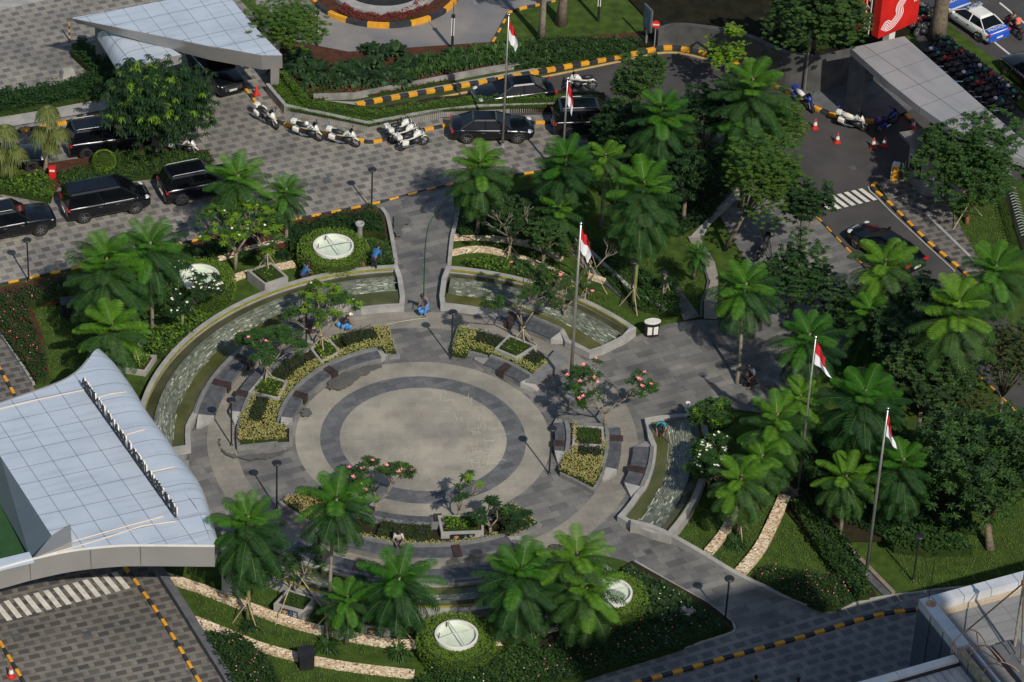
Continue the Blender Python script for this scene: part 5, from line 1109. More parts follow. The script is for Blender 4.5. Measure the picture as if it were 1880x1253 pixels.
mb = MB(); mb.ribbon([W(-200, 1088, Z1), W(0, 1036, Z1), W(58, 1022, Z1)], .75, Z1 - .1, Z1 - .004); loc0(mb.build('roof_deck_strip', M('strip_panel', (.42, .48, .56), (.49, .55, .63), 1, .42, metal=.15), canopy, origin=o0))
# thin pale cables lying on the roof
def cable(pts, r=.03):
    mb = MB(); mb.tube([W(x, y, Z1 + .03) for x, y in pts], r, 5); loc0(mb.build('cable', M('pale_cable', (.6, .5, .4), (.55, .45, .35), 2), canopy, origin=o0))
cable([(0, 751), (60, 736), (155, 716)]); cable([(180, 730), (205, 723), (232, 720)]); cable([(232, 798), (265, 789)]); cable([(275, 867), (320, 857)]); cable([(133, 994), (230, 967), (300, 948)]); cable([(60, 1026), (180, 992), (260, 966), (322, 957)])
# columns
for x, y in ((340, 960),):
    p = W(x, y, 0); mb = MB(); mb.lathe((0, 0, 0), [(.25, 0), (.25, Z1 - 1.3)], 16); c_ = mb.build('column', m_steel, canopy); c_.location = p - o0
c0, c1 = W(418, 1105, 0), W(418, 1130, 0); mb = MB(); mb.box((W(425, 1085, 0).x - o0.x, W(425, 1085, 0).y - o0.y, 2.0), (.9, .7, 4.0)); mb.build('corner_pier', m_conc, canopy)
# sign letters standing along the roof
la_, lb_ = W(322, 950, Z1), W(156, 716, Z1); dv = (lb_ - la_); LL = dv.length; dv.normalize(); rz = math.atan2(dv.y, dv.x)
sg = empty('roof_sign', la_, 0, 'row of upright white and dark letters along the big canopy', 'sign'); S = 'KEMENTERIAN BADAN USAHA MILIK NEGARA'; st = LL / (len(S) - 1)
for i, ch in enumerate(S):
    if ch == ' ': continue
    p = dv * (i * st); o = text(ch, .92, (p.x, p.y, .42), (math.pi / 2, 0, rz), m_wht, sg, 'letter', ext=.03)
    o2 = text(ch, .92, (0, 0, -.065), (0, 0, 0), m_black, o, 'letter_back', ext=.012)
mb = MB(); mb.tube([(0, 0, .03), tuple(dv * LL + Vector((0, 0, .03)))], .03, 5); mb.build('rail', m_black, sg)

# upper canopy
Z2 = 5.0
c2 = empty('upper_canopy', W(330, 130, 0), 0, 'pale triangular metal canopy at the top left over an SUV', 'canopy'); o2 = c2.location.copy()
top = [(133, 33), (309, 0), (450, -27), (424, -2), (470, 52), (518, 103), (480, 102), (383, 84), (306, 67.6), (209, 48.5)]
top = [(133, 33), (309, 0), (360, -10), (424, -2), (470, 52), (518, 101), (480, 101), (383, 84), (306, 67.6), (209, 48.5)]
mb = MB(); mb.prism(PT(top, Z2), Z2 - .06, Z2, bottom=True); o = mb.build('roof_deck', m_roof2 if 'm_roof2' in globals() else m_roof, c2, origin=o2); loc0(o)
ub = basis((225, 16), (258, 58), (258, 9), Z2); l1 = (W(243, 39, Z2) - W(225, 16, Z2)).length; l2 = (W(258, 9, Z2) - W(225, 16, Z2)).length
setuv(o, lambda c: (lambda q: (q[0] / l1, q[1] / l2))(ub(c + o2)))
fas = [(133, 33), (209, 48.5), (306, 67.6), (383, 84), (480, 102), (518, 102)]; hb = [.45, .75, 1.05, 1.2, 1.2, 1.1]
mb = MB(); 
for (x, y), h in zip(fas, hb): p = W(x, y, Z2); mb.v += [(p.x, p.y, Z2 - .004), (p.x, p.y + .35, Z2 - h)]
for i in range(len(fas) - 1): mb.f.append((2 * i, 2 * i + 1, 2 * i + 3, 2 * i + 2)); mb.m.append(0)
loc0(mb.build('fascia', m_fasc, c2, origin=o2))
mb = MB(); mb.prism(PT([(140, 40), (309, 8), (424, 5), (512, 106), (480, 108), (306, 75)], Z2 - 1.0), Z2 - 1.1, Z2 - 1.0, bottom=True); loc0(mb.build('soffit', m_cdark, c2, origin=o2))
# lower barrel shaped roof under it
mb = MB(); A = [(178, 70), (196, 98), (217, 133)]; Bq = [(215, 64), (240, 90), (262, 118)]; Cq = [(300, 84), (318, 92), (333, 101)]
for (a, b, c) in zip(A, Bq, Cq):
    pa, pb, pc = W(*a, 2.9), W(*b, 4.0), W(*c, 4.0)
    for t in range(5):
        th = t / 4 * math.pi / 2; q = pa.lerp(pb, 1 - math.cos(th)); mb.v.append((q.x, q.y, 2.9 + 1.1 * math.sin(th)))
    mb.v.append(tuple(pc))
for i in range(2):
    for k in range(5): v = i * 6 + k; mb.f.append((v, v + 6, v + 7, v + 1)); mb.m.append(0)
o = mb.build('barrel_roof', m_roof, c2, smooth=True, origin=o2); loc0(o); setuv(o, lambda c: (lambda q: (q[0] / l1, q[1] / l2))(ub(c + o2)))
mb = MB(); pa = PT([(217, 133), (262, 118), (333, 101)], 4.0); zz = [2.9, 4.0, 4.0]
for p, z in zip(pa, zz): mb.v += [(p.x, p.y, z), (p.x, p.y, z - .6)]
mb.f = [(0, 1, 3, 2), (2, 3, 5, 4)]; mb.m = [0, 0]; loc0(mb.build('lower_fascia', m_fasc, c2, origin=o2))
for x, y, h in ((505, 165, 3.9), (185, 120, 3.2), (420, 60, 3.9), (300, 150, 3.2)):
    mb = MB(); mb.box((0, 0, h / 2), (.5, .5, h)); c_ = mb.build('column', m_fasc, c2); c_.location = W(x, y, 0) - o2
mb = MB(); mb.prism(PT([(310, 95), (480, 130), (500, 150), (420, 20), (300, 20)]), 0, .05); 
# gate canopy
Z3 = 5.0
c3 = empty('gate_canopy', W(1740, 260, 0), 0, 'flat grey tapering gate roof beside the red totem sign', 'canopy'); o3 = c3.location.copy()
gp = [(1561, 88), (1600, 80), (1660, 67), (1700, 102), (1798, 189), (1885, 263), (1900, 300), (1850, 285), (1740, 232), (1688, 196), (1630, 150)]
m_gate = panelmat('gate_roof', (.27, .275, .29), (.33, .315, .31), 0, 1.0, 1.0, 0, 0, metal=.2, rough=.6, line=(.13, .13, .13))
mb = MB(); mb.prism(PT(gp, Z3), Z3 - .45, Z3, bottom=True); o = mb.build('roof_deck', m_gate, c3, origin=o3); loc0(o); setuv(o, lambda c: ((c.x * .8 + c.y * .6) / 3.0, (c.x * -.6 + c.y * .8) / 1.9))
wl = [(1566, 93), (1594, 118)]; mb = MB(); mb.ribbon(PT(wl, Z3 - .45), .3, 0, Z3 - .451); loc0(mb.build('wall', m_cdark, c3, origin=o3))
for x, y in ((1755, 236),):
    mb = MB(); mb.lathe((0, 0, 0), [(.18, 0), (.18, Z3 - .45)], 12); q = W(x, y, Z3); c_ = mb.build('column', m_cdark, c3); c_.location = Vector((q.x, q.y, 0)) - o3
# gate booth with its own roof
Z4 = 2.9
bt = empty('gate_booth', W(1720, 330, 0), 0, 'small gate booth with a light window under the umbrella leaved tree', 'booth'); o4 = bt.location.copy()
mb = MB(); mb.prism(PT([(1651, 243), (1740, 229), (1820, 262), (1780, 310), (1700, 292)], Z4), Z4 - .18, Z4, bottom=True); loc0(mb.build('roof', M('booth_roof', (.13, .125, .115), (.18, .17, .155), 1.5, .8), bt, origin=o4))
q = PT([(1672, 262), (1740, 246), (1800, 268), (1765, 302), (1700, 290)], Z4 - .2); mb = MB(); mb.prism(q, 0, Z4 - .181); loc0(mb.build('wall', m_steel, bt, origin=o4))
a, b = q[4], q[0]; d = (b - a).normalized(); n_ = Vector((d.y, -d.x, 0)); n_ = n_ if n_.y < 0 else -n_
for t in (.3, .7):
    c = a.lerp(b, t) + n_ * .02; mb = MB(); mb.box((0, 0, 0), (.7, .05, .9), math.atan2(d.y, d.x)); w_ = mb.build('window', m_wht, bt); w_.location = Vector((c.x, c.y, 1.6)) - o4
    mb = MB(); mb.box((0, 0, 0), (.58, .07, .78), math.atan2(d.y, d.x)); mb.build('pane', m_glass, w_)
# ---------------- lower right building with mast
ZR = 8.5
bd = empty('office_building', W(1800, 1250, ZR), 0, 'flat roofed building with white parapet at the lower right corner', 'building'); bd.location.z = 0; o5 = bd.location.copy()
K0, K1, K2 = W(1687, 1100, ZR), W(1757, 1186, ZR), W(2200, 962, ZR)
ex = (K1 - K0).normalized(); ey = (K2 - K0).normalized(); far_ = K0 + ey * 14; nr_ = K0 + ex * 16
m_clad = M('blue_cladding', (.07, .10, .14), (.085, .12, .16), .5, .4, metal=.3)
mb = MB(); body = [K0, K0 + ex * 30, K0 + ex * 30 + ey * 30, K0 + ey * 30]; mb.prism(body, 0, ZR - .55); loc0(mb.build('wall', m_clad, bd, origin=o5))
for k in range(1, 9):
    q = K0 + ex * (k * 1.15) - ey * .01; mb = MB(); mb.box((q.x, q.y, ZR / 2), (.025, .025, ZR - .3)); loc0(mb.build('cladding_joint', m_black, bd, origin=o5))
for zz in (ZR - 1.6, ZR - 3.4, ZR - 5.2): mb = MB(); mb.tube([tuple(Vector((K0.x, K0.y, zz)) - ey * .005), tuple(Vector((K0.x, K0.y, zz)) + ex * 16 - ey * .005)], .015, 4); loc0(mb.build('cladding_joint', m_black, bd, origin=o5))
m_deck = panelmat('roof_tiles', (.15, .15, .15), (.22, .215, .205), 0, 1.0, 1.0, 0, 0, metal=0, rough=.85, line=(.09, .09, .09))
mb = MB(); mb.prism(body, ZR - .549, ZR - .5); o = mb.build('roof', m_deck, bd, origin=o5); loc0(o); setuv(o, lambda c: (c.dot(ex) / .9, c.dot(ey) / 1.3))
m_par = M('white_parapet', (.55, .56, .58), (.45, .47, .50), 1.2, .4, metal=.2)
def slabs(p0, dr, sd, n_s, L, wd, name='parapet'):
    for k in range(n_s):
        a = p0 + dr * (k * L + .012); b = p0 + dr * ((k + 1) * L - .012); mb = MB(); mb.prism([a, b, b + sd * wd, a + sd * wd], ZR - .56, ZR); loc0(mb.build(name, m_par, bd, bevel=.01, origin=o5))
slabs(K0 + ey * .0, ex, ey, 3, (K1 - K0).length / 3 + .02, .62)
slabs(K0 + ey * .64, ey, ex, 9, 1.45, .62)
rust = M('rust_stain', (.26, .09, .02), (.42, .30, .18), 5, .8); q = K0 + ex * .5 + ey * .35
mb = MB(); mb.lathe((q.x, q.y, ZR + .004), [(.001, .002), (.26, 0)], 12); loc0(mb.build('rust_patch', rust, bd, origin=o5))
mb = MB(); mb.prism([K0 + ex * .64 + ey * .64, K0 + ex * .64 + ey * 14, K0 + ex * .95 + ey * 14, K0 + ex * .95 + ey * .64], ZR - .5, ZR - .45); loc0(mb.build('gravel_gutter', M('gutter_gravel', (.45, .36, .25), (.35, .28, .2), 14, .9, .5, 60), bd, origin=o5))
mb = MB(); q = K0 + ey * .45 + ex * .15; mb.tube([(q.x, q.y, ZR), (q.x, q.y, ZR + 2.4)], .02, 5); loc0(mb.build('lightning_rod', m_black, bd, origin=o5))
# rusty wall top and step down beyond the parapet
a = K1 + ex * .12; mb = MB(); mb.prism([a, a + ex * 9, a + ex * 9 + ey * .3, a + ey * .3], ZR - .5, ZR - .12); loc0(mb.build('bare_wall_top', M('weathered_top', (.35, .30, .2), (.2, .17, .12), 4, .9, .4, 30), bd, origin=o5))
mb = MB(); a = K1 + ex * .12 + ey * .55; mb.prism([a, a + ex * 9, a + ex * 9 + ey * .1, a + ey * .1], ZR - .5, ZR - .05); loc0(mb.build('gutter_edge', m_par, bd, origin=o5))
mb = MB(); a = K1 + ex * .5 - ey * 0.0; mb.prism([a + ey * 1.6, a + ex * 5 + ey * 1.6, a + ex * 5 + ey * 2.2, a + ey * 2.2], ZR - .5, ZR - .1); loc0(mb.build('roof_kerb', m_cdark, bd, origin=o5))
# lower ribbed roof in front
ZL = ZR - .6
l0, l1_ = W(1762, 1199, ZL), W(1560, 1257, ZL); dl = (l1_ - l0).normalized(); ds = Vector((-dl.y, dl.x, 0)); ds = ds if ds.y < 0 else -ds
lr = empty('ribbed_roof', l0, 0, 'ribbed metal roof with white edge at the very bottom right', 'roof'); 
def LR(*a_): return [l0 + dl * u + ds * v for u, v in a_]
mb = MB(); mb.prism(LR((0, .55), (20, .55), (20, 12), (0, 12)), ZL - .35, ZL - .25); loc = mb.build('roof_sheet', M('old_roof_metal', (.5, .49, .46), (.4, .39, .37), 1.5, .6), lr, origin=l0); loc.location = (0, 0, 0)
mb = MB()
for k in range(46):
    q = LR((k * .4 + .1, .6), (k * .4 + .16, .6), (k * .4 + .16, 12), (k * .4 + .1, 12)); mb.prism(q, ZL - .26, ZL - .2)
loc = mb.build('roof_ribs', M('old_rib', (.42, .41, .38), (.3, .29, .28), 1.5, .6), lr, origin=l0); loc.location = (0, 0, 0)
for k in range(5):
    mb = MB(); mb.prism(LR((k * 3.4, 0), (k * 3.4 + 3.37, 0), (k * 3.4 + 3.37, .42), (k * 3.4, .42)), ZL - .6, ZL); loc = mb.build('edge_cap', m_wht, lr, origin=l0); loc.location = (0, 0, 0)
mb = MB(); mb.prism(LR((0, .43), (20, .43), (20, .55), (0, .55)), ZL - .5, ZL - .15); loc = mb.build('gutter', m_black, lr, origin=l0); loc.location = (0, 0, 0)
mb = MB(); mb.prism(LR((.02, .1), (20, .1), (20, 12), (.02, 12)), 0, ZL - .61); loc = mb.build('wall', m_clad, lr, origin=l0); loc.location = (0, 0, 0)
# mast with stays on the roof
mp_ = W(1862, 1192, ZR - .2); ms = empty('roof_mast', mp_, 0, 'leaning steel mast with stay rods on the corner roof', 'mast')
tp = W(1880, 1070, ZR + 3.2) - mp_
mb = MB(); mb.tube([(0, 0, 0), tuple(tp), tuple(tp * 1.5)], .075, 8); mb.build('pole', M('galvanised', (.35, .32, .27), (.22, .18, .13), 4, .5, metal=.4), ms)
mb = MB(); mb.box((0, 0, -.1), (.85, .85, .55), .4); mb.build('plinth', m_cdark, ms)
mb = MB(); mb.tube([tuple(tp), tuple(W(1773, 1160, ZR - .4) - mp_)], .035, 6); mb.tube([tuple(tp), tuple(W(1873, 1232, ZR - .4) - mp_)], .03, 6); mb.build('stay_rod', m_brown, ms)
mb = MB(); mb.lathe(tuple(tp), [(.1, -.1), (.14, -.05), (.14, .05), (.1, .1)], 10); mb.build('clamp', M('rust', (.2, .07, .03), (.12, .05, .03), 6), ms)
# rusty hoop cage of the ladder
lc = empty('ladder_cage', W(1790, 1190, ZR - .4), 0, 'rusty hooped ladder cage at the parapet end', 'ladder'); lo = lc.location
m_rustp = M('rusty_paint', (.30, .13, .07), (.35, .22, .13), 8, .6)
def hoop(pts): 
    mb = MB(); mb.tube(smoothline([W(x, y, z) - lo for x, y, z in pts], 5), .028, 6); mb.build('hoop', m_rustp, lc)
hoop([(1746, 1198, ZR), (1752, 1178, ZR + .3), (1775, 1158, ZR + .6), (1793, 1160, ZR + .6), (1806, 1175, ZR + .3), (1812, 1190, ZR)]); hoop([(1776, 1210, ZR - .2), (1790, 1192, ZR + .2), (1812, 1186, ZR + .3), (1828, 1200, ZR), (1842, 1216, ZR - .3)]); hoop([(1746, 1200, ZR - .1), (1770, 1190, ZR + .1), (1800, 1186, ZR + .2), (1816, 1186, ZR + .3)])
hoop([(1797, 1250, ZR - .4), (1812, 1226, ZR), (1838, 1216, ZR + .1), (1862, 1226, ZR), (1880, 1246, ZR - .3)])
for s in ((1752, 1178), (1793, 1160)): hoop([(s[0], s[1], ZR + .4), (s[0] + 2, s[1] + 20, ZR + .1)])
# unseen tower added behind the viewer's right to shade the lower right corner
def towerpt(x, y, h): p = W(x, y, 0); return Vector((p.x + SD.x / SD.z * h, p.y + SD.y / SD.z * h, 0))
TH = 62; tw = [towerpt(1010, 1185, TH), towerpt(1290, 1092, TH), towerpt(1462, 1050, TH)]; back = Vector((SD.x, SD.y, 0)).normalized() * 22
mb = MB(); mb.prism([tw[0], tw[1], tw[2], tw[2] + back, tw[0] + back], 0, TH)
tag(mb.build('added_shade_tower', M('added_tower_facade', (.2, .22, .24), (.16, .18, .2), .2, .4)), 'tall unseen tower added beyond the lower right corner to cast shade', 'building')
# edge of a curved building at the top left corner
# ================================================================ vehicles
def carbody(L, Wd, prof, glass, rail=False, paint=m_carb, roofm=None, trim=m_chrome):
    """prof: lower hull stations (x, z_belt, half width); glass: (x0b, x0t, x1t, x1b, ztop, inset)"""
    parts = {}; mb = MB(); zb = .28; N = len(prof)
    for x, z, hw in prof:
        mb.v += [(x, -hw * .93, zb), (x, -hw, zb + .16), (x, -hw, z - .14), (x, -hw * .90, z), (x, 0, z + .03), (x, hw * .90, z), (x, hw, z - .14), (x, hw, zb + .16), (x, hw * .93, zb)]
    for i in range(N - 1):
        for k in range(8): a = i * 9 + k; mb.f.append((a, a + 1, a + 10, a + 9)); mb.m.append(0)
        mb.f.append((i * 9, i * 9 + 9, i * 9 + 17, i * 9 + 8)); mb.m.append(0)
    mb.f.append(tuple(range(8, -1, -1))); mb.f.append(tuple((N - 1) * 9 + k for k in range(9))); mb.m += [0, 0]
    return mb
def make_car(kind):
    """front of the car points to +x"""
    if kind == 'sedan':
        L, Wd, H, belt = 4.95, 1.86, 1.45, .88; prof = [(-2.45, .78, .70), (-2.36, .92, .84), (-1.6, .96, .92), (-.3, .92, .93), (1.0, .90, .93), (1.9, .84, .90), (2.3, .74, .82), (2.46, .60, .66)]
        gl = (-1.95, -1.15, .25, 1.15, H, .30)
    elif kind == 'van':
        L, Wd, H, belt = 4.95, 1.88, 1.94, 1.08; prof = [(-2.42, 1.02, .80), (-2.36, 1.10, .90), (-1.2, 1.10, .94), (.5, 1.08, .94), (1.5, 1.04, .93), (2.2, .95, .88), (2.44, .82, .78)]
        gl = (-2.36, -2.22, .75, 1.85, H, .16)
    else:
        L, Wd, H, belt = 4.9, 1.92, 1.85, 1.10; prof = [(-2.42, 1.0, .80), (-2.36, 1.12, .90), (-1.2, 1.12, .95), (.3, 1.10, .95), (1.1, 1.10, .95), (1.9, 1.06, .93), (2.32, .98, .86), (2.46, .84, .78)]
        gl = (-2.32, -2.02, .25, 1.0, H, .17)
    return L, Wd, H, prof, gl
CAR_CACHE = {}
def car(kind, label, a, b, paint=m_carb, rail=True, lights=True, group='black cars parked on the forecourt', z=.05, police=False, platef=True):
    """a = rear px, b = front px (points under the middle of the car's ends)"""
    A, B = W(*a), W(*b); c = (A + B) / 2; rz = math.atan2((B - A).y, (B - A).x); L, Wd, H, prof, gl = make_car(kind)
    root = empty('parked_car' if group and 'parked' in group else 'car', (c.x, c.y, z), rz, label, 'car', group)
    mb = carbody(L, Wd, prof, gl); pm = [paint]
    body = mb.build('body', pm, root, smooth=True)
    bv = body.modifiers.new('b', 'BEVEL'); bv.width = .05; bv.segments = 2; bv.limit_method = 'ANGLE'; bv.angle_limit = R(25)
    x0b, x0t, x1t, x1b, ht, ins = gl; zb = prof[3][1] - .04; hw = prof[3][2] * .90; tw_ = hw - ins
    v = [(x0b, -hw, zb), (x1b, -hw, zb), (x1b, hw, zb), (x0b, hw, zb), (x0t, -tw_, ht - .1), (x1t, -tw_, ht - .1), (x1t, tw_, ht - .1), (x0t, tw_, ht - .1)]
    mb = MB(); mb.add(v, [(0, 1, 5, 4), (1, 2, 6, 5), (2, 3, 7, 6), (3, 0, 4, 7), (4, 5, 6, 7)]); g_ = mb.build('windows', m_glass, root); bv = g_.modifiers.new('b', 'BEVEL'); bv.width = .07; bv.segments = 3
    rm = m_wht if police else paint; mb = MB(); mb.add([(x0t - .04, -tw_ - .02, ht - .11), (x1t + .04, -tw_ - .02, ht - .11), (x1t + .04, tw_ + .02, ht - .11), (x0t - .04, tw_ + .02, ht - .11), (x0t + .1, -tw_ * .86, ht), (x1t - .1, -tw_ * .86, ht), (x1t - .1, tw_ * .86, ht), (x0t + .1, tw_ * .86, ht)], [(0, 1, 5, 4), (1, 2, 6, 5), (2, 3, 7, 6), (3, 0, 4, 7), (4, 5, 6, 7)])
    ro = mb.build('roof', rm, root); bv = ro.modifiers.new('b', 'BEVEL'); bv.width = .05; bv.segments = 2
    for s in (-1, 1):   # pillars
        for (xb, xt) in ((x1b, x1t), (x0b, x0t), ((x0b + x1b) / 2 - .05, (x0t + x1t) / 2)):
            mb = MB(); mb.tube([(xb, s * (hw + .005), zb), (xt, s * (tw_ + .015), ht - .1)], .04, 5); mb.build('pillar', rm, root)
        for xw in (-L * .30, L * .305):
            mb = MB(); y = s * (Wd / 2 - .11); mb.lathe((0, 0, 0), [(.24, -.12), (.34, -.12), (.365, -.07), (.365, .07), (.34, .12), (.24, .12), (.24, -.12)], 22, axis=(0, s, 0)); wl_ = mb.build('wheel', m_rub, root, smooth=True); wl_.location = (xw, y, .365)
            mb = MB(); mb.lathe((0, 0, 0), [(.01, .09), (.06, .09), (.07, .02), (.2, .03), (.24, .10), (.245, .0)], 16, axis=(0, s, 0))
            for k in range(7): t = k * 2 * math.pi / 7; mb.box((math.cos(t) * .14, s * .085, math.sin(t) * .14), (.22, .03, .045), 0, rx=-t)
            mb.build('rim', m_chrome if lights else m_steel, wl_)
            mb = MB(); mb.lathe((xw, s * (Wd / 2 - .30), .40), [(.01, .285), (.43, .285), (.43, .1)], 22, axis=(0, s, 0)); mb.build('wheel_arch', m_black, root)
        mb = MB(); mb.ball((L / 2 - .28, s * Wd * .36, .72 if kind == 'sedan' else .88), (.2, .2, .09), 8); mb.build('headlight', m_lamp, root)
        mb = MB(); mb.box((-L / 2 + .10, s * Wd * .38, .82 if kind == 'sedan' else .98), (.12, .38, .14)); mb.build('taillight', m_redl, root)
        mb = MB(); mb.box((x1b - .35, s * (Wd / 2 + .1), zb + .10), (.12, .22, .14)); mb.build('mirror', paint, root, bevel=.03)
        mb = MB(); mb.tube([(x0b + .1, s * (hw + .02), zb + .0), (x1b - .2, s * (hw + .02), zb + .0)], .016, 4); mb.build('window_trim', m_chrome, root)
        for xd in (-.55, .45): mb = MB(); mb.box((xd, s * (Wd / 2 + .005), zb - .12), (.2, .04, .03)); mb.build('door_handle', m_chrome, root)
        if rail and kind == 'suv': mb = MB(); mb.tube([(x0t + .1, s * (tw_ - .06), ht + .01), (x0t + .2, s * (tw_ - .06), ht + .06), (x1t - .3, s * (tw_ - .06), ht + .06), (x1t - .2, s * (tw_ - .06), ht)], .016, 5); mb.build('roof_rail', m_steel, root)
    for sx in (-1, 1):
        mb = MB(); mb.box((sx * (L / 2 + .0), 0, .58), (.04, .5, .13)); mb.build('number_plate', m_wht, root)
    mb = MB()
    for k in range(4): mb.box((L / 2 + .01, 0, .60 + k * .07 if kind != 'sedan' else .46 + k * .06), (.05, 1.1, .022))
    mb.build('grille', m_chrome, root)
    if police:
        for sx, x0_, x1_, zt in ((1, 1.2, 2.40, 0), (-1, -2.42, -1.95, 0)):
            pass
    return root, (x0b, x1b, H, Wd, L)
car('suv', 'black SUV nose on under the upper canopy with chrome grille', (372, 118), (420, 172), group='black cars parked on the forecourt')
car('suv', 'black SUV with chrome roof rail behind the mango like tree', (128, 282), (268, 262))
car('sedan', 'black sedan behind the ponytail palm at the far left', (-60, 318), (72, 300))
car('van', 'black van with two door handles in the middle of the lower left row', (124, 400), (264, 374))
car('suv', 'black SUV at the left end of the lower row, its front in view', (-50, 440), (90, 414))
car('suv', 'black SUV on the forecourt half covered by the bright tree fern', (300, 368), (440, 340))
car('sedan', 'black sedan parked before the planter wall beneath a flagpole', (836, 250), (968, 250), rail=False)
car('suv', 'black SUV right of the second flagpole under the whorl leaved tree', (1024, 240), (1150, 236))
car('sedan', 'black car driving on the entrance road below the zebra crossing', (1672, 500), (1578, 440), group='cars on the roads')
car('sedan', 'dark car on the ramp showing just above the hedge', (1000, 180), (885, 192), group='cars on the roads')
car('suv', 'black SUV on the street at the right edge behind the white and blue car', (1945, 205), (1842, 115), group='cars on the roads')
pc, dm = car('sedan', 'white car with blue bonnet and boot on the street at the upper right', (1822, 76), (1748, 26), paint=m_wht, group='cars on the roads', rail=False, police=True)
for nm, x0, x1, z0, z1, hw in (('bonnet_panel', 1.25, 2.3, .93, .80, .78), ('boot_panel', -2.36, -1.9, .95, .97, .80)):
    mb = MB(); mb.add([(x0, -hw, z0 + .025), (x1, -hw * .95, z1 + .03), (x1, hw * .95, z1 + .03), (x0, hw, z0 + .025)], [(0, 1, 2, 3)]); 
    mb2 = MB(); mb2.prism([(x0, -hw), (x1, -hw), (x1, hw), (x0, hw)], min(z0, z1) - .1, [z0 + .035, z1 + .035, z1 + .035, z0 + .035] if x0 > 0 else max(z0, z1) + .035); mb2.build(nm, m_blue, pc, bevel=.03)
mb = MB(); mb.box((-2.38, 0, .60), (.22, 1.66, .56)); mb.build('rear_bumper', m_blue, pc, bevel=.07)
mb = MB(); mb.box((2.3, 0, .5), (.32, 1.6, .4)); mb.build('front_bumper', m_blue, pc, bevel=.07)
text('PROVOS', .36, (-2.12, 0, 1.012), (0, 0, -math.pi / 2), m_wht, pc, 'lettering', ext=.006); text('PROVOS', .36, (1.85, 0, .975), (0, R(0), -math.pi / 2), m_wht, pc, 'lettering', ext=.01)
mb = MB(); mb.box((.05, 0, 1.53), (.3, 1.15, .11)); mb.build('light_bar', M('light_bar', (.35, .4, .5), (.02, .03, .06), 5, .2), pc, bevel=.03)
mb = MB(); mb.lathe((-.75, -.935, .68), [(.001, .002), (.2, 0)], 12, axis=(0, -1, 0)); mb.build('door_crest', M('crest_red', (.25, .03, .02), (.3, .05, .03), 3), pc)

